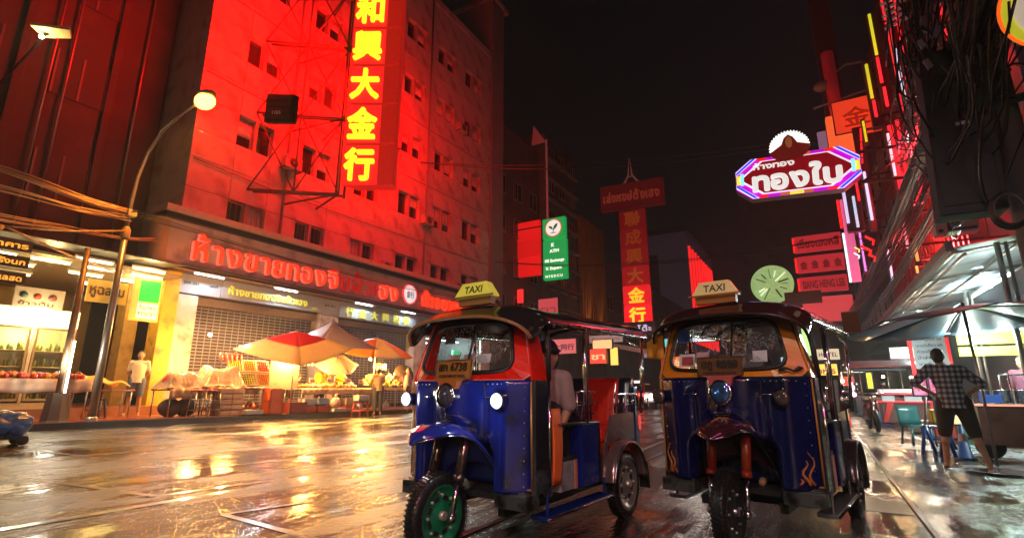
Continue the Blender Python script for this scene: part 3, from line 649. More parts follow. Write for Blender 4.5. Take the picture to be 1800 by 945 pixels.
# ------------------------------------------------------------------ people
def blob(name, caps, voxel, mat, parent=None, cuts=(), smooth=2, ell=()):
    """tapered capsules and ellipsoids fused into one continuous surface"""
    m = MB()
    for (a, ra, b_, rb) in caps:
        a = Vector(a); b_ = Vector(b_); d = b_ - a
        if d.length < 1e-5: m.sph(a, ra, 14, 10); continue
        k = 5
        pts = [a + d * q / k for q in range(k + 1)]; m.tube(pts, [ra + (rb - ra) * q / k for q in range(k + 1)], 14); m.sph(a, ra, 14, 10); m.sph(b_, rb, 14, 10)
    for c, r_ in ell: m.sph(c, r_, 18, 12)
    me = bpy.data.meshes.new(name); me.from_pydata(m.v, [], m.f)
    o = bpy.data.objects.new(name, me); C.objects.link(o)
    md = o.modifiers.new('r', 'REMESH'); md.mode = 'VOXEL'; md.voxel_size = voxel; md.use_smooth_shade = True
    s_ = o.modifiers.new('s', 'SMOOTH'); s_.factor = .5; s_.iterations = smooth
    bpy.context.view_layer.update()
    m2 = bpy.data.meshes.new_from_object(o.evaluated_get(bpy.context.evaluated_depsgraph_get()))
    bpy.data.objects.remove(o)
    if cuts:
        bm = bmesh.new(); bm.from_mesh(m2)
        for (co_, no) in cuts:
            r_ = bmesh.ops.bisect_plane(bm, geom=list(bm.verts) + list(bm.edges) + list(bm.faces), plane_co=co_, plane_no=no, clear_outer=True)
        bm.to_mesh(m2); bm.free()
    m2.materials.clear(); m2.materials.append(mat)
    m2.polygons.foreach_set('use_smooth', [True] * len(m2.polygons)); m2.name = name
    if cuts:
        o2 = link(name, m2, parent); sd = o2.modifiers.new('t', 'SOLIDIFY'); sd.thickness = .006
        return o2
    return link(name, m2, parent)
def person(label, loc, rz, J=None, top=None, legs=None, hair=hairm, s=1., voxel=.018, sleeve=.55, shortlen=.45, sk=skin, hat=None, shoes=None, group=None, apron=None, fat=1., toplen=.0, hands=None, coat_below=None):
    t = thing('person', label, 'person', loc, rz, group)
    D = dict(pel=(0, 0, .95), ch=(0, 0, 1.28), nk=(0, .01, 1.45), hd=(0, -.01, 1.60), sh=.175)
    for k, s_ in (('l', -1), ('r', 1)):
        D['s' + k] = (s_ * .175, .01, 1.40); D['e' + k] = (s_ * .235, .03, 1.13); D['h' + k] = (s_ * .25, -.03, .87)
        D['hp' + k] = (s_ * .09, 0, .92); D['k' + k] = (s_ * .10, -.01, .49); D['a' + k] = (s_ * .11, .02, .08)
    D.update(J or {})
    g = {k: Vector(v) * s if isinstance(v, tuple) else v for k, v in D.items()}
    f = fat * s
    caps = [(g['pel'], .115 * f, g['ch'], .12 * f), (g['ch'], .12 * f, g['nk'], .055 * s), (g['nk'], .052 * s, g['hd'] + Vector((0, 0, -.05 * s)), .05 * s)]
    ell = [(g['hd'], (.075 * s, .093 * s, .11 * s)), (g['ch'] + Vector((0, 0, -.02)), (.155 * f, .105 * f, .17 * f)), (g['pel'] + Vector((0, .01, 0)), (.145 * f, .11 * f, .11 * f))]
    up = (g['hd'] - g['nk']).normalized()
    fw = Vector((0, -1, 0)); hd = g['hd']
    caps += [(hd + fw * .088 * s + Vector((0, 0, .01)) * s, .012 * s, hd + fw * .102 * s + Vector((0, 0, -.025)) * s, .017 * s)]      # nose
    caps += [(hd + Vector((0, -.03, -.07)) * s, .055 * s, hd + Vector((0, -.062, -.085)) * s, .03 * s)]                                # jaw and chin
    for k, s_ in (('l', -1), ('r', 1)):
        caps += [(hd + Vector((s_ * .074, .01, .01)) * s, .017 * s, hd + Vector((s_ * .08, .018, -.02)) * s, .014 * s)]                # ear
        caps += [(g['s' + k], .058 * f, g['e' + k], .042 * s), (g['e' + k], .041 * s, g['h' + k], .026 * s), (g['ch'] + Vector((0, 0, .06)) * s, .09 * f, g['s' + k], .06 * f)]
        caps += [(g['hp' + k], .095 * f, g['k' + k], .058 * s), (g['k' + k], .056 * s, g['a' + k], .036 * s)]
        mid = g['k' + k] * .68 + g['a' + k] * .32 + Vector((0, .018 * s, 0)); caps += [(mid, .055 * s, mid, .055 * s)]
        an = g['a' + k]; caps += [(an + Vector((0, .02, -.04)) * s, .033 * s, an + Vector((s_ * .02, -.15, -.05)) * s, .028 * s)]
        h = g['h' + k]; d = (h - g['e' + k]).normalized()
        if hands and k in hands: d = Vector(hands[k]).normalized()
        sd = d.cross(Vector((0, 1, 0)) if abs(d.y) < .8 else Vector((1, 0, 0))).normalized()
        pc = h + d * .045 * s
        caps += [(h, .026 * s, pc, .032 * s), (pc - sd * .018 * s, .02 * s, pc + sd * .018 * s, .02 * s)]
        for q, ln in enumerate((.062, .072, .068, .052)):
            b0 = pc + d * .025 * s + sd * (-.03 + .02 * q) * s; b1 = b0 + d * ln * .55 * s; b2 = b1 + (d * .8 + fw * .5).normalized() * ln * .5 * s
            caps += [(b0, .0105 * s, b1, .0095 * s), (b1, .0095 * s, b2, .008 * s)]
        caps += [(pc - sd * .03 * s - d * .02 * s, .012 * s, pc - sd * .055 * s + d * .025 * s, .010 * s)]
    body = blob('body', caps, voxel, sk, t, ell=ell)
    # face and hair
    m = MB()
    for s_ in (-1, 1): m.sph(hd + Vector((s_ * .03, -.083, .012)) * s, .011 * s, 8, 6)
    part('eyes', m, M('eye', (.03, .02, .02), .2), t)
    m = MB(); m.sph(hd + Vector((0, -.093, -.055)) * s, (.022 * s, .008 * s, .006 * s), 8, 6); part('mouth', m, M('lips', (.30, .10, .08), .4), t)
    he = [(hd + Vector((0, .022, .03)) * s, (.084 * s, .092 * s, .098 * s)), (hd + Vector((0, .05, -.02)) * s, (.074 * s, .06 * s, .085 * s))]
    blob('hair', [(hd + Vector((0, -.03, .085)) * s, .035 * s, hd + Vector((0, .03, .09)) * s, .04 * s)], max(.012, voxel * .8), hair, t, ell=he)
    # clothes
    if top:
        o_ = .022 * s
        cp = [(g['pel'] + Vector((0, 0, -.13 - toplen)) * s, .145 * f + o_, g['ch'], .125 * f + o_), (g['ch'], .12 * f + o_, g['nk'] - Vector((0, 0, .04)) * s, .06 * s + o_)]
        el = [(g['ch'] + Vector((0, 0, -.02)), (.155 * f + o_, .105 * f + o_, .17 * f + o_)), (g['pel'], (.145 * f + o_, .115 * f + o_, .11 * f + o_))]
        for k in 'lr':
            e = g['s' + k].lerp(g['e' + k], min(1, sleeve * 1.6))
            cp += [(g['ch'] + Vector((0, 0, .06)) * s, .09 * f + o_ * .5, g['s' + k], .056 * f + o_ * .6), (g['s' + k], .056 * f + o_ * .6, e, .046 * s + o_ * .7)]
            if sleeve > .7: cp += [(g['e' + k], .05 * s + o_, g['e' + k].lerp(g['h' + k], .85), .034 * s + o_)]
        blob('shirt', cp, voxel, top, t, ell=el, cuts=[((0, 0, g['pel'].z - (.09 + toplen) * s), (0, 0, -1))])
    if legs:
        o_ = .020 * s; cp = []
        for k in 'lr':
            cp += [(g['hp' + k], .10 * f + o_, g['k' + k], .066 * s + o_)]
            if shortlen < .3: cp += [(g['k' + k], .066 * s + o_, g['a' + k], .048 * s + o_)]
        blob('trousers' if shortlen < .3 else 'shorts', cp, voxel, legs, t, ell=[(g['pel'] + Vector((0, .01, 0)), (.15 * f + o_ * .6, .115 * f + o_ * .6, .12 * f))], cuts=[((0, 0, shortlen * s), (0, 0, -1))] if not J or 'sit' not in D else ())
    if shoes:
        for k, s_ in (('l', -1), ('r', 1)):
            m = MB(); an = g['a' + k]; m.sph(an + Vector((s_ * .01, -.06, -.068)) * s, (.045 * s, .13 * s, .016 * s), 14, 6); part('sandal', m, shoes, t)
    if hat: blob('hat', [(hd + Vector((0, 0, .07)) * s, .085 * s, hd + Vector((0, 0, .10)) * s, .05 * s)], .02, hat, t, ell=[(hd + Vector((0, -.02, .045)) * s, (.13 * s, .14 * s, .02 * s))])
    return t
def plaid():
    m = M('checked shirt', (.22, .24, .30), .8, var=.1); n = m.node_tree.nodes; l = m.node_tree.links; b = n['Principled BSDF']
    tc = n.new('ShaderNodeTexCoord'); sp = n.new('ShaderNodeSeparateXYZ'); l.new(tc.outputs['Object'], sp.inputs[0])
    outs = []
    for ax, sc_ in (('X', 15.), ('Z', 13.)):
        mu = n.new('ShaderNodeMath'); mu.operation = 'MULTIPLY'; mu.inputs[1].default_value = sc_; l.new(sp.outputs[ax], mu.inputs[0])
        fr = n.new('ShaderNodeMath'); fr.operation = 'FRACT'; l.new(mu.outputs[0], fr.inputs[0])
        gt = n.new('ShaderNodeMath'); gt.operation = 'GREATER_THAN'; gt.inputs[1].default_value = .52; l.new(fr.outputs[0], gt.inputs[0]); outs.append(gt.outputs[0])
    ad = n.new('ShaderNodeMath'); ad.operation = 'ADD'; l.new(outs[0], ad.inputs[0]); l.new(outs[1], ad.inputs[1])
    cr = n.new('ShaderNodeValToRGB'); hv = n.new('ShaderNodeMath'); hv.operation = 'MULTIPLY'; hv.inputs[1].default_value = .5; l.new(ad.outputs[0], hv.inputs[0]); l.new(hv.outputs[0], cr.inputs[0])
    cr.color_ramp.interpolation = 'CONSTANT'
    cr.color_ramp.elements[0].color = (.42, .45, .52, 1); cr.color_ramp.elements[1].position = .45; cr.color_ramp.elements[1].color = (.13, .14, .19, 1)
    e = cr.color_ramp.elements.new(.95); e.color = (.035, .03, .05, 1)
    l.new(cr.outputs[0], b.inputs['Base Color']); return m
# the man under the big umbrella: seen from behind, hands on hips, weight on one leg
person('man in blue checked shirt and long dark shorts seen from behind, hands on hips', (1.69, 10.05, .02), R(180 - 8),
       dict(pel=(.0, 0, .95), ch=(.03, .01, 1.29), nk=(.06, .0, 1.45), hd=(.085, -.03, 1.60), sl=(-.155, .01, 1.39), sr=(.215, .01, 1.42), el=(-.36, .05, 1.18), hl=(-.17, -.05, 1.03), er=(.42, .06, 1.20), hr=(.21, -.05, 1.04),
            hpl=(-.09, 0, .92), kl=(-.17, -.01, .49), al=(-.26, .04, .08), hpr=(.09, 0, .92), kr=(.16, -.02, .49), ar=(.20, .02, .08)),
       plaid(), M('dark brown shorts', (.035, .025, .022), .8, bump=.3, scale=10), voxel=.013, sleeve=.62, shortlen=.40, fat=1.08, shoes=M('brown sandal', (.12, .05, .02), .6), toplen=.02)
# man in white on the far pavement
person('man in a cream T-shirt and blue denim shorts standing alone with hands behind his back', (-16.3, 7.10, zwalk(0, 7.1) + .01), R(60),
       dict(el=(-.235, .10, 1.12), hl=(-.08, .16, .92), er=(.235, .10, 1.12), hr=(.06, .17, .91), kl=(-.12, -.01, .49), al=(-.17, .02, .08), kr=(.10, 0, .49), ar=(.13, .03, .08)),
       M('cream cotton', (.68, .62, .48), .8, bump=.2, scale=14), M('blue denim', (.10, .14, .26), .8), s=1.02, voxel=.018, sleeve=.42, shortlen=.5, fat=.98, shoes=M('tan sandal', (.4, .2, .08), .6))
# drivers
def seated(label, loc, rz, top, legs, lean=.0, arm='r', s=1., J2=None, **kw):
    return person(label, loc, rz, {**dict(sit=1, pel=(0, .05, .10), ch=(.0, .02 - lean, .42), nk=(0, -.01 - lean, .59), hd=(.02, -.05 - lean, .74), sl=(-.175, -lean, .54), sr=(.175, -lean, .54),
        el=(-.26, -.10 - lean, .32), hl=(-.20, -.36, .28), er=(.30, -.02 - lean, .30), hr=(.33, -.16 - lean, .10), hpl=(-.09, .02, .08), kl=(-.13, -.26, .10), al=(-.13, -.16, -.36), hpr=(.09, .02, .08), kr=(.13, -.26, .10), ar=(.13, -.16, -.36)), **(J2 or {})},
        top, legs, s=s, voxel=.014, sleeve=.6, shortlen=.1, **kw)
p_ = inside(LL, 5.2, .33, .90, .86)
seated('driver in dark cap and orange vest hunched by the door of the red-framed three-wheeler', p_, R(-5), M('grey pink shirt', (.32, .22, .22), .8), M('dark trousers', (.03, .03, .04), .8), hat=M('dark blue cap', (.015, .015, .04), .7),
    J2=dict(ch=(.05, -.03, .30), nk=(.09, -.09, .43), hd=(.13, -.14, .53), sl=(-.10, -.02, .38), sr=(.22, -.04, .36), el=(-.22, -.16, .22), hl=(-.12, -.34, .22), er=(.25, -.02, .14), hr=(.20, -.08, -.04)))
m = MB(); m.shell(lambda i, j: (.235 + .02 * math.sin(j * 3) , -.30 + .13 * i, -.42 + .55 * j - .0 * i), 6, 12, (.02, 0, 0))
ve = part('vest', m, M('bright orange vest', (.85, .16, .02), .6, bump=.2), [o for o in C.objects if o.name.startswith('person') and 'orange vest' in o.get('label', '')][0])
p_ = inside(RR, 8.5, -.02, .74, .84)
seated('driver with short brown hair behind the raindrop-covered screen of the amber-framed three-wheeler', p_, R(-8), M('grey collar shirt', (.38, .38, .42), .8), M('dark trousers', (.03, .03, .04), .8))
# ------------------------------------------------------------------ gold shop building, left
W = -18.2
redcast = M('grey rendered wall', (.42, .36, .35), .6, var=.25, scale=.8, bump=.1, dirt=((.22, .17, .16), 1.1), coat=.2)
bldg = thing('gold_shop_building', 'six-storey rendered building lit red, carrying the long signboard and tall vertical sign', 'building', (W, 8.4, .4))
def bp_(x, y, z): return (x - W, y - 8.4, z - .4)
wy = [(9.95, 11.45), (12.85, 14.35), (15.8, 17.35), (18.85, 20.55), (21.7, 23.45), (24.6, 26.45)]
rows = [(7.0, 8.05), (10.27, 11.55), (13.85, 15.1), (17.5, 18.7), (21.1, 22.35)]
def bmm(name, a, b_, mat, parent=bldg, bevel=0, stuff=False):
    m = MB(); A = bp_(*a); B = bp_(*b_); m.mm(A, B); return part(name, m, mat, parent, bevel, stuff=stuff)
bmm('wall_core', (W - 12, 8.4, 5.0), (W - .40, 27.7, 25.0), redcast)
zcuts = [5.0, 7.0, 8.05, 10.27, 11.55, 13.85, 15.1, 17.5, 18.7, 21.1, 22.35, 25.0]
ycuts = [8.4] + [v for w_ in wy for v in w_] + [27.7]
PMC = {}
for i in range(len(zcuts) - 1):
    for j in range(len(ycuts) - 1):
        if (i % 2 == 1) and (j % 2 == 1): continue
        y0, y1, z0, z1 = ycuts[j] + .008, ycuts[j + 1] - .008, zcuts[i] + .008, zcuts[i + 1] - .008
        o = link('wall_panel', None, bldg, bp_(W - .31 + random.uniform(0, .012), (y0 + y1) / 2, (z0 + z1) / 2)) if False else None
        m = MB(); m.box((0, 0, 0), (.62, y1 - y0, z1 - z0)); A = bp_(W - .31 + random.uniform(0, .02), (y0 + y1) / 2, (z0 + z1) / 2)
        k = (round(y1 - y0, 2), round(z1 - z0, 2))
        if k not in PMC: PMC[k] = m.mesh('wall_panel', redcast, .006)
        link('wall_panel', PMC[k], bldg, A)
pane = M('dark window glass', (.012, .012, .014), .08, coat=.5)
wfr = M('window frame', (.30, .27, .26), .4)
for (z0, z1) in rows:
    for (y0, y1) in wy:
        wn_ = MB(); ym = (y0 + y1) / 2
        wn_.mm(bp_(W - .25, ym - .06, z0), bp_(W - .02, ym + .06, z1))
        for (a, b_) in ((y0, ym - .06), (ym + .06, y1)):
            for (c, d) in (((W - .27, a, z0), (W - .23, a + .04, z1)), ((W - .27, b_ - .04, z0), (W - .23, b_, z1)), ((W - .27, a + .04, z0), (W - .23, b_ - .04, z0 + .04)), ((W - .27, a + .04, z1 - .04), (W - .23, b_ - .04, z1))): wn_.mm(bp_(*c), bp_(*d))
        w_ = part('window', wn_, wfr, bldg)
        for (a, b_) in ((y0, ym - .06), (ym + .06, y1)):
            m = MB(); m.mm(bp_(W - .255, a + .04, z0 + .04), bp_(W - .245, b_ - .04, z1 - .04)); part('pane', m, pane, w_)
            if (int(y0 * 7 + z0 * 3 + a * 5)) % 3 == 0 or (y0 > 18 and a > y0 + .2 and z0 > 9):
                m = MB(); h_ = (z1 - z0) * (.4 + .5 * ((int(a * 13 + z0)) % 3) / 3); m.shell(lambda i, j: (bp_(0, 0, 0)[0] + W - .235 + .012 * math.sin(i * 40), bp_(0, a + .05, 0)[1] + (b_ - a - .1) * i, z1 - .05 - .4 - h_ * j), 24, 1, (-.004, 0, 0)); part('curtain', m, M('faded curtain', (.62, .50, .46), .8), w_)
bmm('parapet', (W - .6, 8.38, 25.0), (W + .06, 27.72, 25.5), redcast, bevel=.02)
for z in (9.2, 12.75, 16.3, 19.9): bmm('ledge_strip', (W - .05, 8.4, z), (W + .03, 27.7, z + .07), redcast)
m = MB(); m.tube([bp_(W + .1, 12.1, 5), bp_(W + .1, 12.1, 25)], .05, 8); m.tube([bp_(W + .1, 20.95, 5), bp_(W + .1, 20.95, 25)], .05, 8); part('drainpipe', m, M('rusty pipe', (.2, .1, .08), .5), bldg)
# stair tower at its far end
tw = thing('stair_tower', 'tall plain grey tower rising behind the far end of the red-lit building', 'tower', (W, 27.75, 0))
m = MB(); m.prism([(-8, 0), (-8, .02), (.10, .02), (.10, 1.6), (-.4, 2.05), (-8, 2.05)], 3, 30.3); part('wall', m, M('bare grey wall', (.22, .20, .21), .75, var=.3, scale=.6), tw)
m = MB(); m.mm((-8.1, -.1, 30.302), (.2, 2.2, 30.7)); part('coping', m, redcast, tw, .03)
# ground floor fascia and shutters
steel = M('brushed pale fascia', (.46, .50, .54), .35, .3, var=.15, scale=2, coat=.3)
marble = M('pale pink column stone', (.68, .60, .54), .3, var=.3, scale=2.2, coat=.3, dirt=((.30, .24, .20), 2.))
bmm('steel_fascia', (-18.35, 8.6, 4.28), (-18.0, 10.0, 5.02), steel)
sgn1 = bmm('fascia_sign', (-18.3, 10.02, 4.30), (-17.95, 14.4, 4.98), steel)
bmm('steel_fascia', (-18.35, 14.42, 4.24), (-18.02, 15.3, 5.02), steel)
sgn2 = bmm('fascia_sign', (-18.3, 15.32, 4.24), (-17.95, 20.4, 4.92), steel)
bmm('steel_fascia', (-18.35, 20.42, 4.2), (-18.02, 27.6, 4.95), steel)
bmm('soffit', (-18.6, 8.3, 5.02), (-17.3, 27.7, 5.10), M('dark soffit', (.07, .06, .06), .6))
bmm('back_wall', (-30, 8.4, .3), (-24.05, 27.7, 5.0), darkmetal)
bmm('partition_wall', (-24, 20.4, .3), (-18.6, 21.25, 5.0), darkmetal); bmm('partition_wall', (-24, 26.65, .3), (-18.6, 27.7, 5.0), darkmetal)
for (a, b_, mt) in ((8.15, 8.62, M('yellow painted column', (.78, .50, .04), .5, dirt=((.35, .22, .05), 3.))), (8.64, 9.28, marble), (14.35, 15.32, marble), (20.35, 21.3, marble), (26.6, 27.6, marble)):
    bmm('column', (-18.58, a, .3), (-18.05 + (.06 if mt is marble else .12), b_, 4.22 if mt is marble else 5.0), mt, bevel=.015)
# roller shutters: each slat row a part
slm = M('shutter slat steel', (.30, .36, .46), .4, .2, var=.2)
def shutter(y0, y1, z0, z1):
    sh = part('shutter_box', MB().mm(bp_(-18.56, y0, z1), bp_(-18.2, y1, z1 + .28)), M('shutter box panel', (.20, .16, .15), .5), bldg, .01)
    n_ = int((z1 - z0) / .115)
    bar = MB().box((0, 0, 0), (.02, y1 - y0, .030)).mesh('slat', slm)
    for k in range(n_): link('slat', bar, sh, bp_(-18.45, (y0 + y1) / 2, z1 - .06 - k * .115))
    pst = MB().box((0, 0, 0), (.016, .020, z1 - z0)).mesh('link_bar', slm)
    for k in range(int((y1 - y0) / .24)): link('link_bar', pst, sh, bp_(-18.43, y0 + .12 + k * .24, (z0 + z1) / 2))
    bmm('shop_interior', (-18.59, y0, z0), (-18.53, y1, z1), M('dim interior', (.10, .06, .05), .7, var=.6, scale=2))
for a in ((9.3, 14.3, .45, 3.95), (15.35, 20.3, .4, 3.9)): shutter(*a)
bmm('shop_interior', (-24, 21.3, .3), (-23.9, 26.6, 4.3), M('bright shop wall', (.55, .60, .55), .6, var=.5, scale=1.2))
for y in (22.0, 23.3, 24.6, 25.9):
    m = MB(); A = bp_(-20.5, y, .4); m.mm(A, (A[0] + 1.2, A[1] + .7, A[2] + 1.2)); part('display_counter', m, M('counter front', (.45, .08, .05), .3, coat=.6), bldg, .02)
for x in (-19.5, -21.5):
    m = MB(); m.tube([bp_(x, 21.8, 4.0), bp_(x, 26.2, 4.0)], .03); part('ceiling_tube', m, EM('shop tube', (.8, 1, .95), 7), bldg); spot('shop light', bp_(x, 24, 3.8), (.75, 1, .95), 260, .3, parent=bldg)
m = MB(); A = bp_(-18.9, 24.8, 2.5); m.mm(A, (A[0] + .1, A[1] + .8, A[2] + .9)); part('green_poster', m, EM('green poster', (.05, .7, .3), .7), bldg)
yel = M('yellow letter enamel', (.75, .68, .10), .4, emit=(.85, .85, .08), es=.35)
inkd = M('dark small print', (.05, .06, .05), .5)
write(sgn1, 'ห้างขายทองจินฮั้วเฮง', bp_(-17.93, 10.25, 4.46), (0, 1, 0), (0, 0, 1), 3.35, .27, yel, .04, .022, True)
write(sgn1, 'สาขา', bp_(-17.93, 13.85, 4.40), (0, 1, 0), (0, 0, 1), .26, .07, yel, .03, .02)
write(sgn2, '行金大興和根', bp_(-17.93, 15.65, 4.36), (0, 1, 0), (0, 0, 1), 4.2, .42, yel, .03, .02, True, gap=.55)
for c_ in ('299-301',): write(bldg, c_, bp_(-17.985, 8.72, 4.58), (0, 1, 0), (0, 0, 1), .5, .10, inkd, .03, .03)
write(bldg, 'เลขที่', bp_(-17.985, 9.62, 4.60), (0, 1, 0), (0, 0, 1), .26, .08, inkd, .03, .02)
write(bldg, 'พ.ศ. 2511', bp_(-18.0, 14.55, 4.62), (0, 1, 0), (0, 0, 1), .55, .08, inkd, .03, .02)
# red long signboard
sb = thing('gold_shop_signboard', 'long pink-grey signboard with big glowing red Thai letters above the shop shutters', 'signboard', (-17.5, 7.7, 5.1))
sbm = M('pink grey sign panel', (.54, .36, .38), .45, var=.15, scale=1.5, coat=.2, dirt=((.28, .17, .17), 1.6))
for k in range(20):
    m = MB(); m.mm((-.5, .004 + k * 1.0, -.05), (0, .996 + k * 1.0, 1.42)); part('sign_panel', m, sbm, sb)
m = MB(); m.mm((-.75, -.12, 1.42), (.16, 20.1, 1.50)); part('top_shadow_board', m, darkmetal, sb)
m = MB(); m.mm((-.75, -.14, 1.64), (.22, 20.1, 1.86)); part('top_ledge', m, M('pale red ledge', (.50, .34, .33), .4, coat=.4), sb, .02)
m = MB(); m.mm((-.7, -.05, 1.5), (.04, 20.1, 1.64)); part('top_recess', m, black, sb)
m = MB(); m.mm((-.75, -.12, -.18), (.12, 20.1, -.05)); part('bottom_board', m, M('dark red bottom board', (.06, .02, .02), .4), sb)
m = MB(); m.tube([(.13, -.1, -.17), (.13, 20.1, -.17)], .018); part('gold_edge', m, M('gold edge', (.5, .25, .08), .3, .6), sb)
m = MB(); m.lathe([(.30, -.05), (.30, 1.42)], (-.25, -.02, 0), n=20); part('rounded_corner', m, M('orange lit corner cladding', (.55, .33, .20), .3, .3, coat=.6), sb)  # orange lamplight on the corner is put into the base colour
neon = EM('red neon letter', (1, .035, .008), 1.15); neon2 = M('unlit letter with glow', (.50, .01, .01), .4, emit=(1, .02, .01), es=.12)  # the unlit letters get a faint red glow in their material
halo = EM('orange tube outline', (1, .16, .10), .7)
cl = clusters('ห้างขายทองจินฮั้วเฮง'); GW = []
for c_ in cl: g_ = glyph(c_, .035, .014, neon); GW.append(g_[2] - g_[1])
tot = sum(GW) + .16 * (len(cl) - 1); sx = 9.75 / tot; y = .92
for k, c_ in enumerate(cl):
    lit = k < 10 or k >= len(cl) - 2
    mt = neon if lit else neon2
    g_ = glyph(c_, .035, .014, mt)
    F = frame((.07, y, .24), (0, 1, 0), (0, 0, 1)); sz = .78 / .72
    lo_ = link('letter', g_[0], sb, mat4=F @ Matrix.Translation((-g_[1] * sx, 0, 0)) @ Matrix.Diagonal((sx, sz, .9, 1)))
    if lit:
        h_ = glyph(c_, .02, .030, halo); lo_2 = link('letter_outline', h_[0], sb, mat4=F @ Matrix.Translation((-g_[1] * sx - .05, -.02, -.03)) @ Matrix.Diagonal((sx, sz, .9, 1)))
    y += (GW[k] + .16) * sx
m = MB(); m.lathe([(0, .06), (.44, .06), (.46, .0)], (0, 0, 0), 'x', 36); d_ = part('round_emblem', m, EM('pale emblem glass', (.72, .80, .82), .75), sb); d_.location = (.03, 11.55, .72)
for i_, v in enumerate([]): pass
m = MB(); m.lathe([(.45, .0), (.50, .10), (.53, .0)], (0, 0, 0), 'x', 36); part('emblem_ring', m, EM('red emblem ring', (.9, .08, .08), .5), d_)
write(d_, '金行', (.07, -.27, -.16), (0, 1, 0), (0, 0, 1), .54, .36, M('grey emblem print', (.25, .30, .32), .5), .02, .015)
write(sb, 'ห้', (.05, 12.55, .30), (0, 1, 0), (0, 0, 1), .5, .66, neon, .1, .05); write(sb, 'า', (.05, 13.2, .30), (0, 1, 0), (0, 0, 1), .22, .66, neon, .1, .05)
write(sb, 'ง', (.05, 13.6, .30), (0, 1, 0), (0, 0, 1), .4, .66, neon, .1, .05); write(sb, 'ขายทอง', (.05, 14.2, .30), (0, 1, 0), (0, 0, 1), 2.8, .66, neon, .1, .05, True)
# lights under the board washing the fascia
for fi, y0 in enumerate((9.4, 12.4, 16.5, 19.5)):
    m = MB(); m.tube([(-17.7, y0 - .5, 5.01 - .06), (-17.7, y0 + .5, 5.01 - .06)], .02)
    t_ = thing('fluorescent_tube', 'white fluorescent tube under the long signboard, ' + ['nearest the yellow column', 'over the end of the Thai fascia letters', 'over the first Chinese fascia letters', 'over the last Chinese fascia letters'][fi], 'light', (0, 0, 0), 0, 'tubes under the long signboard'); t_.location = (-17.7, y0, 4.95)
    m = MB(); m.tube([(0, -.5, 0), (0, .5, 0)], .018); part('tube', m, EM('cool tube', (.80, .92, 1), 5), t_)
    m = MB(); m.mm((-.03, -.55, .022), (.03, .55, .068)); part('fitting', m, whitep, t_)
    spot('fascia light', (0, 0, -.03), (.72, .88, 1), 75, .06, 'AREA', (0, R(-35), 0), 1.0, t_)

# ------------------------------------------------------------------ tall vertical Chinese sign and its lattice
vs = thing('vertical_chinese_sign', 'tall glowing red box sign with five yellow Chinese characters projecting over the street', 'sign', (-15.5, 12.8, 9.0))
A = Vector((0, 0)); Bp = Vector((1.22, .72)); Cc = Vector((1.85, .98)); Dd = Vector((1.5, 1.55)); Ee = Vector((.15, .75))
poly = [A, Bp, Cc, Dd, Ee]
redface = EM('red sign face', (1, .012, .012), 1.05); redside = M('red sign side', (.6, .02, .02), .3, emit=(1, .02, .01), es=.28)
yellow = EM('yellow neon character', (1, .80, .02), 1.25)
n_ = (Bp - A).normalized()
for k, ch in enumerate('行金大興和'):
    z0 = .0 + k * 1.82
    m = MB(); m.prism([(p.x, p.y) for p in poly], z0 + .02, z0 + 1.79); bx_ = part('box_section', m, redside, vs, .04)
    m = MB(); m.add([(A.x + .03, A.y - .02, z0 + .06), (Bp.x, Bp.y - .02, z0 + .06), (Bp.x, Bp.y - .02, z0 + 1.75), (A.x + .03, A.y - .02, z0 + 1.75), (A.x + .03, A.y - .0, z0 + .06), (Bp.x, Bp.y, z0 + .06), (Bp.x, Bp.y, z0 + 1.75), (A.x + .03, A.y, z0 + 1.75)],
                         [(0, 1, 2, 3), (7, 6, 5, 4), (0, 4, 5, 1), (1, 5, 6, 2), (2, 6, 7, 3), (3, 7, 4, 0)]); part('lit_face', m, redface, bx_)
    g_ = glyph(ch, .05, .032, yellow); u = Vector((n_.x, n_.y, 0)); wdt = 1.22; s1 = wdt / (g_[2] - g_[1]); s2 = 1.42 / (g_[4] - g_[3])
    link('character', g_[0], bx_, mat4=frame((A.x + .08 , A.y - .02, z0 + .2), u, (0, 0, 1)) @ Matrix.Translation((-g_[1] * s1, -g_[3] * s2, 0)) @ Matrix.Diagonal((s1, s2, 1.2, 1)))
# bracket lattice from wall to sign
lat = thing('sign_bracket', 'dark steel lattice bracing the vertical sign to the wall', 'bracket', (W, 10.6, 8.7))
rust = M('rusty red steel', (.10, .05, .05), .5, .4)
q0 = Vector((0, 0, 0)); q1 = Vector((2.65, 2.15, 0))
def lbar(name, a, b_, r=.035):
    m = MB(); m.tube([a, b_], r, 6); part(name, m, rust, lat)
for k in range(4):
    z = k * 3.3 - .05; up_ = Vector((0, 0, 3.3)); zz = Vector((0, 0, z))
    for dx in (0, .25): lbar('horizontal_bar', q0 + zz + Vector((0, dx, 0)), q1 + zz + Vector((0, dx, 0)), .05)
    lbar('brace', q0 * .5 + q1 * .5 + zz, q1 + zz + up_, .03); lbar('brace', q1 + zz, q0 * .5 + q1 * .5 + zz + up_, .03)
    lbar('brace', q0 + zz, q0 * .5 + q1 * .5 + zz + up_, .03); lbar('brace', q0 * .5 + q1 * .5 + zz, q0 + zz + up_, .03)
    lbar('brace', Vector((0, 3.2, z + .2)), q1 + zz, .045); lbar('brace', Vector((0, 1.6, z - .1)), q1 + zz, .04)
for xx in (.5, 1): lbar('upright', q0.lerp(q1, xx) + Vector((0, 0, -.05)), q0.lerp(q1, xx) + Vector((0, 0, 13)), .04)
m = MB(); 
for dx in (0, .35): m.tube([q1 + Vector((-.15 + dx * .2, dx, -.1)), q1 + Vector((-.15 + dx * .2, dx, 9))], .05, 6)
part('mast', m, rust, lat)
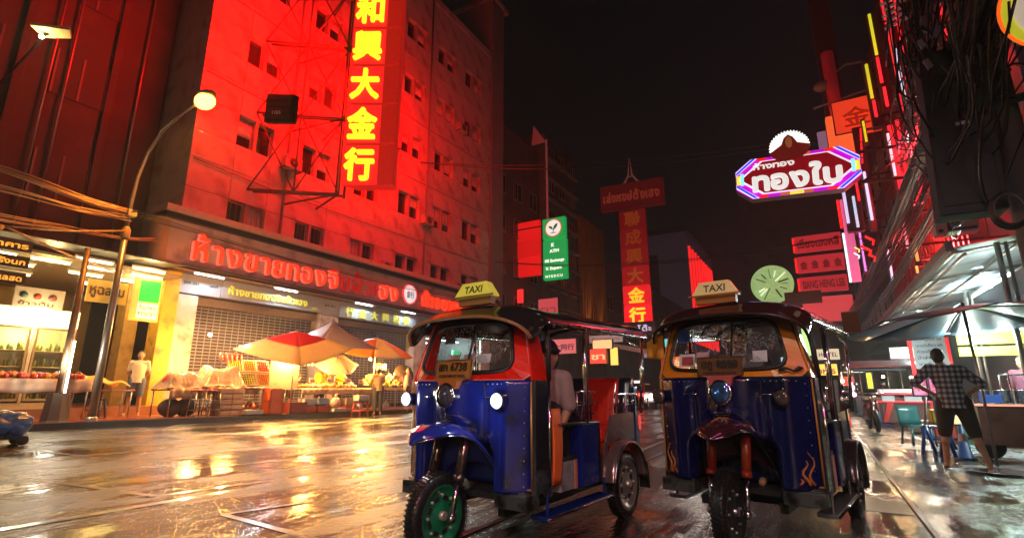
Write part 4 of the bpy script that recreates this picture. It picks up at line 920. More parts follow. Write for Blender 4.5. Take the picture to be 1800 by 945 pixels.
# the light the sign throws (its unseen back face towards the near wall and its street face)
spot('sign glow near', (-.25, .2, 5.5), (1, .0, .0), 3300, 1.6, 'AREA', (0, R(84), R(8)), 9, vs)
spot('sign glow far', (1.3, 1.8, 4.5), (1, .0, .0), 900, 1.2, 'AREA', (0, R(90), R(-42)), 9, vs)
# clock-like dark projecting sign on its bracket
ds = thing('dark_box_sign', 'small dark unlit box sign hung on the lattice left of the glowing sign', 'sign', (-16, 9.6, 10.4), R(0))
m = MB(); m.prism([(0, 0), (.85, .55), (.85, .75), (0, .2)], 0, 1.15); part('case', m, M('dark bronze case', (.05, .035, .03), .4, .3), ds, .03)
for k in range(4):
    m = MB(); m.prism([(.08, .03), (.78, .48), (.79, .46), (.09, .01)], .12 + .25 * k, .32 + .25 * k); part('louvre', m, M('bronze louvre', (.09, .06, .05), .4, .3), ds)
write(ds, '100', (.25, .12, .30), (.85, .55, 0), (0, 0, 1), .3, .15, whitep, .02, .01)

# air conditioners, grilles and stain runs on the red facade
acm = M('old conditioner case', (.34, .30, .28), .5, dirt=((.16, .12, .10), 5.))
for (y, z) in ((12.2, 10.3), (18.0, 13.9), (20.95, 10.35), (24.0, 17.5), (14.8, 17.4), (23.9, 7.05), (17.9, 7.05)):
    m = MB(); m.box((0, 0, 0), (.34, .78, .52)); A_ = bp_(W + .26, y, z); o = part('air_conditioner', m, acm, bldg, .02); o.location = A_
    m = MB(); m.lathe([(.04, .18), (.18, .18), (.20, .175)], (0, 0, 0), 'x', 20); part('fan_grille', m, darkmetal, o); m = MB(); m.mm((-.2, -.42, -.30), (.18, -.36, -.26)); part('bracket', m, rust, o); m = MB(); m.mm((-.2, .36, -.30), (.18, .42, -.26)); part('bracket', m, rust, o)
for (y0, y1, z0, z1) in ((9.95, 11.45, 7.0, 8.05), (12.85, 14.35, 7.0, 8.05), (15.8, 17.35, 7.0, 8.05), (21.7, 23.45, 10.27, 11.55)):
    m = MB()
    for k in range(7): m.tube([bp_(W + .02, y0 + (k + .5) * (y1 - y0) / 7, z0), bp_(W + .02, y0 + (k + .5) * (y1 - y0) / 7, z1)], .011, 5)
    part('window_grille', m, rust, bldg)
for (y, a) in ((11.9, 9.1), (17.7, 12.6), (20.8, 16.2)):
    m = MB(); m.tube([bp_(W + .05, 8.5, a), bp_(W + .06, y, a - .15), bp_(W + .05, 27, a + .05)], .018, 5); part('wall_cable', m, darkcable, bldg)
# ------------------------------------------------------------------ street lamp and poles on the left pavement
galv = M('galvanised pole', (.32, .28, .24), .35, .7, var=.25, coat=.3)
lp = thing('street_lamp', 'curved-arm street lamp with blazing sodium head at the left kerb', 'street lamp', (-14.25, 5.42, zwalk(0, 5.4)))
m = MB(); m.tube([(0, 0, 0), (0, 0, 2.6), (0, 0, 4.6)], [.085, .075, .065], 14); m.lathe([(.13, 0), (.13, .06), (.09, .10)], n=14); part('pole', m, galv, lp)
m = MB(); m.tube([(0, 0, 4.4), (0, 0, 5.2), (.05, .02, 5.9), (.22, .08, 6.55), (.55, .20, 7.15), (1.0, .40, 7.62), (1.42, .56, 7.88), (1.5, .60, 7.97)][:7], [.05, .05, .045, .04, .038, .035, .03], 12); part('arm', m, galv, lp)
m = MB(); m.lathe([(.085, 4.3), (.1, 4.34), (.1, 4.52), (.06, 4.60)], n=14); m.tube([(-.12, -.08, 4.9), (.1, .05, 4.9)], .03); part('collar', m, M('painted collar', (.4, .22, .08), .4), lp)
m = MB(); m.mm((-.02, -.07, 4.86), (.14, .12, 5.02)); part('junction_box', m, M('box enamel', (.5, .42, .2), .4), lp, .01)
m = MB(); m.sph((1.50, .62, 8.06), (.36, .20, .11), 18, 8); m.tube([(1.42, .56, 7.88), (1.5, .62, 8.0)], .04)
hd_ = part('lamp_head', m, M('lamp housing', (.25, .24, .22), .4, .5), lp)
sodium = EM('sodium bulb', (1, .50, .05), 7)
m = MB(); m.sph((1.50, .62, 7.90), (.30, .22, .20), 16, 10); part('bulb', m, sodium, lp); spot('sodium halo', (1.50, .62, 7.92), (1, .27, .01), 420, .2, parent=lp)
sd_ = spot('sodium light', (1.52, .64, 7.66), (1, .36, .05), 1300, .2, 'SPOT', (R(4), R(2), 0), parent=lp); sd_.data.shadow_soft_size = .2; sd_.data.spot_size = R(110); sd_.data.spot_blend = .5
pl2 = thing('sign_pole', 'slanting dark orange-lit pole with a tapered concrete foot left of the street lamp', 'pole', (-14.35, 4.78, zwalk(0, 4.8)))
m = MB(); m.tube([(0, 0, .5), (.0, .0, 3.9)], [.075, .06], 12); part('pole', m, M('brown pole', (.20, .11, .06), .4, .4), pl2)
m = MB(); m.lathe([(0, 0), (.27, 0), (.25, .05), (.20, .62), (0, .62)], n=8, smooth=False); part('concrete_foot', m, M('dark concrete foot', (.13, .09, .07), .7, bump=.3), pl2)
tubew = EM('warm white tube', (1, .78, .36), 6)
m = MB(); m.tube([(.10, .06, .6), (.10, .06, 1.75)], .022); part('tube_light', m, EM('pole tube', (.95, 1, .85), 6), pl2)
spot('tube glow', (.22, -.1, 1.2), (1, .95, .75), 30, .1, parent=pl2)
# wires on the left, catching the sodium light
wirem = M('weathered wire', (.50, .30, .14), .35, .3)
def cable(lbl, a, b_, sag, n=1, spread=.15, r=.012, mat=wirem, group=None, nm='cable', cat='cable', segs=18):
    t = thing(nm, lbl, cat, a, 0, group); a = Vector(a); d = Vector(b_) - a
    for q in range(n):
        m = MB(); o0 = Vector((random.uniform(-1, 1), random.uniform(-1, 1), random.uniform(-1, 1))) * spread; o1 = Vector((random.uniform(-1, 1), random.uniform(-1, 1), random.uniform(-1, 1))) * spread * .6
        sg = sag * random.uniform(.7, 1.35); w1 = random.uniform(0, 6)
        m.tube([d * (k / segs) + o0 * (1 - k / segs) + o1 * (k / segs) + Vector((0, 0, -sg * 4 * (k / segs) * (1 - k / segs))) + Vector((math.sin(k * .9 + w1), math.cos(k * 1.3 + w1), math.sin(k * 1.1))) * spread * .12 for k in range(segs + 1)], r * random.uniform(.7, 1.5), 5)
        part('strand', m, mat, t)
    return t
cable('upper bundle of orange-lit wires running from the left edge to the lamp pole', (-13.6, -1.5, 6.1), (-14.2, 5.4, 5.35), .12, 9, .16, .014)
cable('second orange-lit wire bundle sagging below the upper one at the left', (-13.6, -1.5, 5.6), (-14.2, 5.4, 5.2), .22, 5, .13, .014)
cable('long wire bundle from the lamp pole along the red-lit facade', (-14.2, 5.4, 5.35), (-17.4, 27, 6.6), .3, 4, .12, .012, darkcable)
cable('loose lower wires at the left edge beneath the two main bundles', (-13.8, -1, 5.0), (-16, 6.8, 5.3), .35, 5, .2, .012)
m = MB()
for a, b_ in (((-14.2, 5.4, 4.9), (-13.9, 3.2, 4.35)), ((-13.9, 3.2, 4.35), (-14.2, 1.5, 3.4)), ((-13.9, 3.2, 4.35), (-13.9, 1.8, 4.6)), ((-13.9, 3.2, 4.35), (-16.6, 6.3, 4.3)), ((-13.9, 3.2, 4.35), (-14.8, 2.6, 3.2))): m.tube([a, ((a[0] + b_[0]) / 2, (a[1] + b_[1]) / 2, (a[2] + b_[2]) / 2 - .05), b_], .022, 6)
t = thing('awning_ropes', 'orange-lit ropes fanning out from one knot over the left food shop', 'rope'); part('rope', m, wirem, t, stuff=True)

# ------------------------------------------------------------------ left shophouse (dark block) and the food shop in it
db = thing('dark_shophouse', 'tall unlit shophouse at the far left with pipes on its front', 'building', (-18.6, -12, 0))
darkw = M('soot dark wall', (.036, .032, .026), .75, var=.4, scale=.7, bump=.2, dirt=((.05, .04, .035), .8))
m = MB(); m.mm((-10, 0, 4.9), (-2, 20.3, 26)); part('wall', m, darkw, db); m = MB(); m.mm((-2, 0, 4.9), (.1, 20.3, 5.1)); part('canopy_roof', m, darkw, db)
m = MB(); m.mm((-10, 0, .3), (-5.0, 20.3, 4.9)); part('shop_back_wall', m, M('yellow shop wall', (.42, .27, .08), .6, dirt=((.25, .15, .05), 1.5)), db)
for k, y in enumerate((2.5, 5.5, 8.5, 11.4, 13.6, 16.2, 18.6)):
    m = MB(); m.mm((-2, y - .12, 5.1), (-1.86, y + .12, 26)); part('pilaster', m, darkw, db, .02)
for k in range(5):
    for y in (3.2, 6.2, 9.2, 14.2, 17.0):
        m = MB(); m.mm((-2.03, y, 7 + 3.6 * k), (-1.97, y + 1.5, 8.6 + 3.6 * k)); w_ = part('window', m, darkw, db)
        m = MB(); 
        for a in (0, .72, 1.44): m.mm((-1.97, y + a, 7 + 3.6 * k), (-1.94, y + a + .06, 8.6 + 3.6 * k))
        part('window_frame', m, M('dark frame', (.12, .10, .09), .5), w_)
for y in (16.9, 17.35, 19.4):
    m = MB(); m.tube([(-1.88, y, 5), (-1.88, y, 20)], .035, 8); part('wall_pipe', m, galv, db)
for y in (8.3, 12.2, 16.1, 20.0):
    m = MB(); m.mm((-1.2, y - .3, .3), (-.6, y + .1, 4.9)); part('shop_column', m, M('ochre column', (.5, .32, .08), .5, dirt=((.28, .18, .05), 3.)), db, .02)
m = MB(); m.mm((-10, 4, 4.55), (1.6, 20.2, 4.62)); part('shop_ceiling', m, M('grubby ceiling', (.30, .24, .14), .6), db)
m = MB(); m.mm((-10, 4, .3), (1.6, 20.2, .64)); part('raised_shop_floor', m, M('red brown step', (.28, .12, .06), .3, coat=.4), db)
# canopy edge
for k in range(12):
    m = MB(); m.box((2.0, 8.0 + k * 1.0, 4.72 + .0), (2.6, .97, .03), ry=.10); part('awning_sheet', m, M('dark awning sheet', (.06, .05, .045), .4, .3), db)
def ftube(p, L_, ax='y', col='warm', pw=10, lbl='', g='ceiling tubes of the left food shop', mat=tubew, lightcol=(1, .60, .20)):
    t = thing('fluorescent_tube', lbl, 'light', p, 0, g)
    e = {'y': (0, L_ / 2, 0), 'x': (L_ / 2, 0, 0)}[ax]
    m = MB(); m.tube([(-e[0], -e[1], 0), e], .03); part('tube', m, mat, t)
    m = MB(); m.mm((-e[0] - .04, -e[1] - .04, .03), (e[0] + .04, e[1] + .04, .09)); part('fitting', m, whitep, t)
    if pw: spot('tube light', (0, 0, -.06), lightcol, pw, .15, parent=t)
k = 0
for (x, y) in ((-17.2, 2.6), (-17.2, 3.9), (-17.2, 5.0), (-17.2, 6.2), (-17.2, 7.3), (-18.4, 3.2), (-18.4, 4.6), (-18.4, 6.2), (-18.4, 7.4), (-20, 5), (-20, 7), (-16.2, 6.9), (-16.2, 5.6)):
    k += 1; ftube((x, y, 4.44), .8, 'y', pw=44 if k % 3 == 0 else 0, lbl='ceiling tube %s of the food shop, %s row' % (['at the far left end', 'left of centre', 'near the centre', 'right of centre', 'at the right end'][min(4, int((y - 2.4) / 1.05))], {-17.2: 'second', -18.4: 'third', -20: 'deepest', -16.2: 'first'}[x]))
# fridge
fr = thing('display_fridge', 'tall white double-door display fridge lit inside, left of the street lamp', 'fridge', (-17.0, 4.9, .64))
fw_ = 1.75
m = MB(); m.mm((-.75, -fw_ / 2, 0), (0, -fw_ / 2 + .06, 2.5)); m.mm((-.75, fw_ / 2 - .06, 0), (0, fw_ / 2, 2.5)); m.mm((-.75, -fw_ / 2, 0), (-.7, fw_ / 2, 2.5)); m.mm((-.75, -fw_ / 2, 0), (0, fw_ / 2, .16)); part('cabinet', m, M('cream fridge enamel', (.70, .62, .42), .35), fr)
m = MB(); m.mm((-.75, -fw_ / 2, 2.05), (.04, fw_ / 2, 2.5)); hh = part('header', m, EM('lit fridge header', (1, .86, .45), 1.3), fr, .02)
m = MB(); m.mm((-.1, -.03, .16), (.03, .03, 2.05)); part('centre_post', m, MC['cream fridge enamel'], fr)
for s_ in (-1, 1):
    d_ = MB(); y0 = s_ * fw_ / 4
    d_.mm((0, y0 - .39, .2), (.035, y0 - .34, 2.02)); d_.mm((0, y0 + .34, .2), (.035, y0 + .39, 2.02)); d_.mm((0, y0 - .34, 1.97), (.035, y0 + .34, 2.02)); d_.mm((0, y0 - .34, .2), (.035, y0 + .34, .26))
    dd = part('door', d_, M('brass door frame', (.5, .36, .15), .3, .5), fr); m = MB(); m.mm((.01, y0 - .34, .26), (.018, y0 + .34, 1.97)); part('door_glass', m, glass_mat('fridge glass', 0, (1, .98, .9), .06), dd)
for z in (.20, .62, 1.02, 1.42):
    m = MB(); m.mm((-.68, -fw_ / 2 + .07, z), (-.05, fw_ / 2 - .07, z + .025)); part('shelf', m, MC['cream fridge enamel'], fr)
    m = MB()
    for k in range(17):
        y = -fw_ / 2 + .13 + k * .093; h = random.uniform(.12, .26)
        if abs(y) > .04: m.lathe([(0, z + .026), (.034, z + .026), (.034, z + h * .7), (.015, z + h), (0, z + h)], (-.15 - .1 * (k % 2), y, 0), n=8)
    part('drinks', m, M('mixed bottle colours %d' % int(z * 10), [(.5, .30, .05), (.45, .06, .03), (.25, .35, .08), (.6, .5, .3)][int(z * 10) % 4], .3, var=.6, scale=9), fr, stuff=True)
spot('fridge light', (-.1, 0, 1.85), (1, .75, .36), 40, .2, parent=fr); spot('header glow', (.35, 0, 2.3), (1, .9, .6), 30, .3, parent=fr)
# signs of the food shop
mb_ = thing('menu_board', 'cream menu board with small dish pictures above the fridge', 'sign', (-16.9, 4.85, 3.12))
m = MB(); m.mm((-.05, -.5, 0), (0, .5, .52)); part('board', m, M('cream board', (.62, .50, .30), .5), mb_, .01)
for (y, z, c_, r_) in ((-.32, .32, (.04, .09, .05), .08), (-.05, .30, (.55, .06, .02), .08), (.25, .30, (.35, .12, .08), .09)):
    m = MB(); m.lathe([(0, .012), (r_, .012), (r_, 0)], (0, 0, 0), 'x', 16); o = part('dish_picture', m, M('dish %.2f' % y, c_, .5), mb_); o.location = (0, y, z)
write(mb_, 'ข้าวต้ม', (.004, -.4, .07), (0, 1, 0), (0, 0, 1), .7, .09, M('brown print', (.18, .09, .03), .5), .01, .02)
gs = thing('green_light_box', 'green and white lit box sign in a yellow frame beside the street lamp', 'sign', (-16.3, 6.75, 3.25))
m = MB(); m.mm((-.12, -.1, -.25), (.0, .62, 1.0)); part('case', m, M('yellow sign case', (.75, .55, .10), .4, emit=(1, .75, .15), es=.35), gs, .03)
m = MB(); m.mm((0, .04, .30), (.015, .56, .92)); part('green_panel', m, EM('green light panel', (.02, .80, .06), 1.0), gs)
m = MB(); m.mm((0, .04, -.18), (.015, .56, .26)); part('white_panel', m, EM('white light panel', (1, .95, .6), .9), gs)
write(gs, 'ร้านอาหาร', (.017, .08, .08), (0, 1, 0), (0, 0, 1), .44, .11, M('green print', (.02, .25, .05), .5), .01, .02)
write(gs, 'FOOD', (.017, .08, -.10), (0, 1, 0), (0, 0, 1), .44, .12, M('green print', (.02, .25, .05), .5), .01, .02)
ys_ = thing('yellow_shop_board', 'yellow lettered board behind the two poles over the food shop', 'sign', (-16.8, 5.75, 3.45))
m = MB(); m.mm((-.05, 0, 0), (0, .95, .62)); part('board', m, M('ochre board', (.70, .45, .08), .5, emit=(1, .6, .1), es=.12), ys_, .01)
write(ys_, 'หูฉลาม', (.004, .06, .22), (0, 1, 0), (0, 0, 1), .82, .26, M('brown print', (.18, .09, .03), .5), .01, .03)
ob = thing('orange_text_banner', 'orange-lit lettered roof banner at the upper left under the wires', 'banner', (-13.9, 2.55, 3.9))
for k, s_ in enumerate(('ภัตตาคาร', 'หูฉลามรังนก', 'อาหารทะเลสด')):
    m = MB(); m.mm((-.02, .1, -.34 * k), (0, 1.15, -.34 * k + .24)); b_ = part('banner_strip', m, M('dark banner', (.05, .04, .05), .5), ob)
    write(b_, s_, (.004, .14, -.34 * k + .06), (0, 1, 0), (0, 0, 1), .95, .11, EM('orange banner letters', (1, .42, .05), .9), .01, .03)
# lamp with reflector at the top left
cl_ = thing('wall_floodlight', 'small floodlight and its pale reflector board high at the upper left corner', 'lamp', (-15.2, 3.4, 9.4))
m = MB(); m.prism([(0, 0), (.55, .35), (.9, .2), (.3, -.35)], 0, .08); part('reflector_board', m, M('pale yellow board', (.55, .45, .22), .5), cl_, .01)
m = MB(); m.sph((.25, -.1, -.12), .05, 12, 8); part('bulb', m, EM('small bulb', (1, .95, .7), 15), cl_)
m = MB(); m.tube([(.25, -.1, -.1), (.3, .0, 0)], .03); m.tube([(.3, 0, .05), (-5.4, .3, .3)], .03); part('bracket', m, darkmetal, cl_)
spot('floodlight glow', (.25, -.1, -.3), (1, .7, .3), 30, .05, parent=cl_)

# ------------------------------------------------------------------ market stalls along the left kerb
KX = -14.55
def zk(Y): return zwalk(0, Y)
cloth = M('stall cloth', (.48, .33, .24), .7, bump=.2, scale=5, dirt=((.28, .16, .1), 3.))
def table(lbl, y0, y1, x0=-15.3, x1=-14.35, h=.72, mat=woodm, skirt=0, nm='stall_table', cat='table'):
    yc = (y0 + y1) / 2; t = thing(nm, lbl, cat, ((x0 + x1) / 2, yc, zk(yc)))
    w = x1 - x0; L_ = y1 - y0
    m = MB(); m.mm((-w / 2, -L_ / 2, h - .04), (w / 2, L_ / 2, h)); part('tabletop', m, mat, t, .008)
    for sx_ in (-1, 1):
        for sy_ in (-1, 1):
            m = MB(); m.tube([(sx_ * (w / 2 - .06), sy_ * (L_ / 2 - .06), 0), (sx_ * (w / 2 - .06), sy_ * (L_ / 2 - .06), h - .04)], .02, 8); part('leg', m, dullchrome, t)
    if skirt:
        m = MB(); m.shell(lambda i, j: (w / 2 + .012 + .012 * math.sin(i * L_ * 28), -L_ / 2 + L_ * i, h + .004 - skirt * j * (1 + .06 * math.sin(i * 17))), 60, 3, (-.006, 0, 0)); part('skirt', m, cloth, t)
    return t
def pile(lbl, c, size, rad, n, mats, nm='fruit_pile', cat='fruit', dome=.5):
    t = thing(nm, lbl, cat, c)
    mbs = [MB() for _ in mats]
    for k in range(n):
        u, v = random.uniform(-1, 1), random.uniform(-1, 1); z = dome * size[2] * (1 - max(abs(u), abs(v)) ** 2)
        mbs[random.randrange(len(mats))].sph((u * size[0] / 2, v * size[1] / 2, z * random.uniform(.6, 1) + rad), rad * random.uniform(.8, 1.15), 7, 5)
    for q, mt in zip(mbs, mats):
        if q.v: part('fruit', q, mt, t, stuff=True)
    return t
def sheet_cover(lbl, c, w, L_, h, seed, mat, nm='plastic_cover', cat='plastic sheet'):
    t = None
    def f(i, j):
        u, v = 2 * i - 1, 2 * j - 1; r = max(abs(u), abs(v)); e = 1 - sstep(.45, 1, r)
        nn = noise.noise(Vector((i * 4 + seed, j * 5, seed))) * .10 + abs(noise.noise(Vector((i * 13, j * 11 + seed, 2)))) * .13
        return (u * w / 2 * (1 + .05 * nn), v * L_ / 2, h * (e * (.78 + .35 * noise.noise(Vector((i * 3 + seed * 2, j * 3.3, .5)))) + nn) - .02 * r)
    m = MB(); m.shell(f, 28, 36, (0, 0, .004), True); o = part(nm, m, mat); o.location = c; tag(o, lbl, cat); return o
plas = M('crumpled clear plastic', (.55, .42, .36), .10, coat=1, var=.4, scale=6, bump=.6, dirt=((.30, .20, .15), 4.))
table('low stall table with a hanging cloth beside the man in the cream shirt', 7.1, 8.0, -15.5, -14.5, .72, woodm, .25)
sheet_cover('clear plastic sheet draped over goods on the stall table nearest the man in cream', (-15.0, 7.55, zk(7.3) + .74), 1.0, 1.0, .48, 1.3, plas)
table('second covered stall table with pink-edged cloth and stools under it', 8.05, 9.55, -15.4, -14.45, .78, woodm, .18)
sheet_cover('clear plastic sheet heaped over boxed goods on the second stall table', (-14.95, 8.6, zk(8.6) + .80), .95, 1.35, .62, 4.1, plas)
for (y, z_, l_) in ((7.35, .02, 'dark bag on the pavement under the first covered table'), (7.75, .02, 'brown sack under the first covered table, beside the stool')):
    m = MB(); m.sph((0, 0, .22), (.25, .28, .24), 12, 8); o = part('goods_bag', m, M('dark bag', (.06, .04, .04), .5, bump=.4)); o.location = (-14.9, y, zk(y) + z_); tag(o, l_, 'bag')
def stool(lbl, p, h, col, w=.3, steel_=True, rz=0, group=None):
    t = thing('stool', lbl, 'stool', p, rz, group)
    m = MB(); m.mm((-w / 2, -w / 2, h - .04), (w / 2, w / 2, h)); part('seat', m, col, t, .012)
    for sx_ in (-1, 1):
        for sy_ in (-1, 1):
            m = MB(); m.tube([(sx_ * w * .56, sy_ * w * .56, 0), (sx_ * w * .40, sy_ * w * .40, h - .03)], .014 if steel_ else .026, 6); part('leg', m, dullchrome if steel_ else col, t)
    m = MB()
    for z in (.18, .42):
        if z < h - .1:
            q = w * (.56 - .16 * z / h)
            m.tube([(-q, -q, z), (q, -q, z), (q, q, z), (-q, q, z), (-q, -q, z)], .010 if steel_ else .02, 6)
    part('rung', m, dullchrome if steel_ else col, t)
redpl = M('red plastic stool', (.45, .06, .05), .4)
stool('tall steel-legged stool under the second covered table, left of the pink-topped one', (-14.32, 7.75, zk(7.7)), .70, M('pink stool top', (.5, .10, .12), .4))
stool('pink-topped steel stool standing against the stacked foam boxes', (-14.30, 8.12, zk(8.1)), .70, M('pink stool top', (.5, .10, .12), .4))
foam = M('pinkish foam box', (.62, .42, .34), .6, var=.15)
def crate(lbl, p, d, mat, group=None, nm='crate', cat='crate', rz=0):
    t = thing(nm, lbl, cat, p, rz, group); w, L_, h = d
    m = MB(); m.mm((-w / 2, -L_ / 2, 0), (w / 2, L_ / 2, .03)); m.mm((-w / 2, -L_ / 2, 0), (-w / 2 + .02, L_ / 2, h)); m.mm((w / 2 - .02, -L_ / 2, 0), (w / 2, L_ / 2, h)); m.mm((-w / 2, -L_ / 2, 0), (w / 2, -L_ / 2 + .02, h)); m.mm((-w / 2, L_ / 2 - .02, 0), (w / 2, L_ / 2, h)); part('box_body', m, mat, t)
    m = MB()
    for z in (h * .33, h * .66, h - .012): m.mm((w / 2, -L_ / 2, z - .008), (w / 2 + .012, L_ / 2, z + .008))
    m.mm((-w / 2 - .004, -L_ / 2 - .004, h), (w / 2 + .004, L_ / 2 + .004, h + .012)); part('ribs_and_lid', m, mat, t)
    return t
pos = ['bottom', 'second', 'third', 'fourth', 'top']
for k in range(5):
    for c_, q in ((0, 'left'), (1, 'right')):
        crate('%s foam box in the %s column of the pale stack under the second stall table' % (pos[k], q), (-14.5, 8.50 + .34 * c_, zk(8.6) + .148 * k), (.42, .33, .135), foam, 'stacked pinkish foam boxes')
# display of fruit trays on tilted boards
table('stall table in front of the roller shutter carrying tilted fruit trays', 8.98, 10.2, -15.3, -14.3, .80, M('pink white shelf', (.5, .34, .28), .5), .06)
traym = M('white tray board', (.70, .60, .42), .4); fcol = [M('dark red fruit', (.40, .03, .02), .3, coat=.5), M('orange fruit', (.75, .28, .02), .4), M('green yellow fruit', (.50, .55, .06), .4), M('pale fruit', (.75, .70, .35), .4)]
k = 0
for (y0, z0, x0, n_, w_) in ((8.95, .80, -14.55, 2, .60), (8.80, 1.20, -14.85, 3, .44)):
    for c_ in range(n_):
        k += 1; t = thing('fruit_tray', '%s tilted tray of sorted fruit in the %s row of the display' % (['first', 'second', 'third'][c_], ['lower', 'upper'][n_ == 3]), 'tray', (x0, y0 + w_ * (c_ + .5), zk(9) + z0 + .02))
        t.rotation_euler = (0, R(62), 0)
        m = MB(); m.mm((-.40, -w_ / 2 + .01, -.03), (0, w_ / 2 - .01, 0)); m.mm((-.40, -w_ / 2 + .01, 0), (-.38, w_ / 2 - .01, .05)); m.mm((-.02, -w_ / 2 + .01, 0), (0, w_ / 2 - .01, .05)); m.mm((-.38, -w_ / 2 + .01, 0), (-.02, -w_ / 2 + .03, .05)); m.mm((-.38, w_ / 2 - .03, 0), (-.02, w_ / 2 - .01, .05)); part('tray_body', m, traym, t)
        m = MB(); a_ = fcol[(k * 2 + c_) % 4]
        for i in range(6):
            for j in range(int(w_ / .07) - 1): m.sph((-.35 + i * .06, -w_ / 2 + .07 + j * .07, .02), .032, 7, 5)
        part('fruit', m, a_, t, stuff=True)
m = MB(); m.mm((-.02, -.5, 0), (.02, .5, 1.0)); o = part('board_panel', m, M('plain tan board', (.55, .36, .22), .6, dirt=((.4, .25, .15), 2.))); o.location = (-14.3, 10.25, zk(10) + .72); tag(o, 'plain tan board propped on the stall beside the red and cream umbrella pole', 'board')
oc = M('bright orange crate', (.85, .14, .02), .4)
for q in range(2): crate('%s of the two bright orange crates at the foot of the umbrella pole' % ['lower', 'upper'][q], (-14.2, 9.86, zk(9.9) + .37 * q), (.40, .42, .36), oc, 'bright orange crates')
crate('dark maroon crate on the pavement right of the umbrella pole', (-14.35, 10.75, zk(10.7)), (.45, .6, .33), M('maroon crate', (.25, .03, .03), .5))
crate('white low crate on the ground beneath the fruit display', (-14.25, 9.25, zk(9.2)), (.35, .55, .14), whitep)
pile('heap of brown goods in the dark below the fruit display', (-14.45, 9.3, zk(9.3) + .16), (.3, .5, .3), .06, 18, [M('brown goods', (.30, .12, .05), .6), fcol[0]])
# umbrellas
def umbrella(lbl, c, Rr, h, rise, n, mats, pole_to=None, crown=None, tdir=None, ex=1.35, tilt=(0, 0), under=None, ph=0, rim=.12, squash=1.):
    t = thing('market_umbrella', lbl, 'umbrella', c)
    T = Matrix.Translation((0, 0, h)) @ Matrix.Rotation(tilt[0], 4, 'X') @ Matrix.Rotation(tilt[1], 4, 'Y')
    if tdir: T = Matrix.Translation((0, 0, h)) @ Matrix.Rotation(tdir[1], 4, Vector((-math.sin(tdir[0]), math.cos(tdir[0]), 0)))
    for k in range(n):
        a0 = 2 * math.pi * k / n + ph; a1 = 2 * math.pi * (k + 1) / n + ph
        def f(i, j):
            p0 = Vector((math.cos(a0), math.sin(a0) * squash, 0)); p1 = Vector((math.cos(a1), math.sin(a1) * squash, 0))
            e = p0.lerp(p1, j) * Rr * i; sg = -.10 * math.sin(math.pi * j) * i * i * Rr * .5
            return tuple(T @ Vector((e.x, e.y, rise * (1 - i ** ex) + sg * .6)))
        m = MB(); m.shell(f if not crown else (lambda i, j: f(crown[1] + (1 - crown[1]) * i, j)), 8, 6, (0, 0, -.004)); pn_ = part('canopy_panel', m, mats[k % len(mats)], t)
        if crown: m = MB(); m.shell(lambda i, j: f(crown[1] * i, j), 6, 6, (0, 0, -.004)); part('crown_panel', m, crown[0], t)
        m = MB(); m.tube([tuple(T @ Vector((math.cos(a0) * Rr * q, math.sin(a0) * Rr * squash * q, rise * (1 - q ** ex) - .012))) for q in (0, .25, .5, .75, 1)], .008, 5); part('rib', m, darkmetal, t)
    m = MB(); m.tube([(0, 0, 0), (0, 0, h * .5), tuple(T @ Vector((0, 0, rise + .08)))], .022, 8); part('pole', m, M('umbrella pole', (.35, .33, .34), .3, .7), t)
    return t
creamc = cloth_mat('cream umbrella cloth', (.80, .66, .46)); redc = cloth_mat('red umbrella cloth', (.60, .03, .06), .3); whitec = cloth_mat('grey white umbrella cloth', (.62, .58, .62), .3); orangec = cloth_mat('orange umbrella cloth', (.80, .32, .03)); greyc = cloth_mat('slate umbrella cloth', (.20, .18, .22), .2)
umbrella('big red and cream square market umbrella lit from beneath beside the orange crates', (-14.15, 10.45, zk(10.3)), 1.75, 1.98, .55, 4, [creamc], crown=(redc, .52), tdir=(R(-36), R(20)), ph=R(-30))
umbrella('peaked grey-white market umbrella between the red and the orange ones', (-14.9, 12.4, zk(12.4)), 1.7, 2.25, .95, 4, [whitec], ex=.75, ph=R(40), tilt=(0, R(4)))
umbrella('orange and slate striped umbrella over the fruit seller, a bulb hanging under it', (-14.4, 14.1, zk(14)), 1.45, 2.05, .62, 8, [orangec, greyc, orangec, creamc], tilt=(R(2), R(8)))
umbrella('small tilted cream umbrella behind the seller in red', (-14.7, 12.55, zk(12)), .8, 1.62, .25, 6, [creamc], tilt=(R(15), R(28)))
def bulb(lbl, p, pw=40, col=(1, .44, .10), r=.05, group='bare bulbs over the stalls'):
    t = thing('hanging_bulb', lbl, 'bulb', p, 0, group)
    m = MB(); m.sph((0, 0, 0), r, 12, 8); part('bulb', m, EM('bare bulb', (1, .88, .55), 14), t)
    m = MB(); m.tube([(0, 0, r * .8), (0, 0, .30)], .006, 5); m.lathe([(.02, r * .7), (.022, r * 1.6), (0, r * 1.7)], n=8); part('flex', m, darkcable, t)
    spot('bulb light', (0, 0, -r * 1.5), col, pw * (1.7 if p[0] < -10 else 1.3), .08, parent=t)
bulb('bare bulb under the red and cream umbrella', (-14.1, 10.3, zk(10) + 1.92), 330, (1, .50, .14))
bulb('bare bulb under the same umbrella, further right', (-14.3, 11.4, zk(11) + 1.75), 140)
bulb('bare bulb hanging under the orange and slate umbrella', (-14.3, 13.8, zk(13.8) + 1.85), 220)
bulb('bare bulb over the yellow fruit at the right end of the stalls', (-14.9, 15.2, zk(15) + 1.7), 170)
bulb('bare bulb above the first covered table', (-15.0, 8.2, zk(7.5) + 2.25), 130, (1, .48, .14))
bulb('bare bulb above the fruit trays', (-15.4, 9.4, zk(9.4) + 2.0), 150)
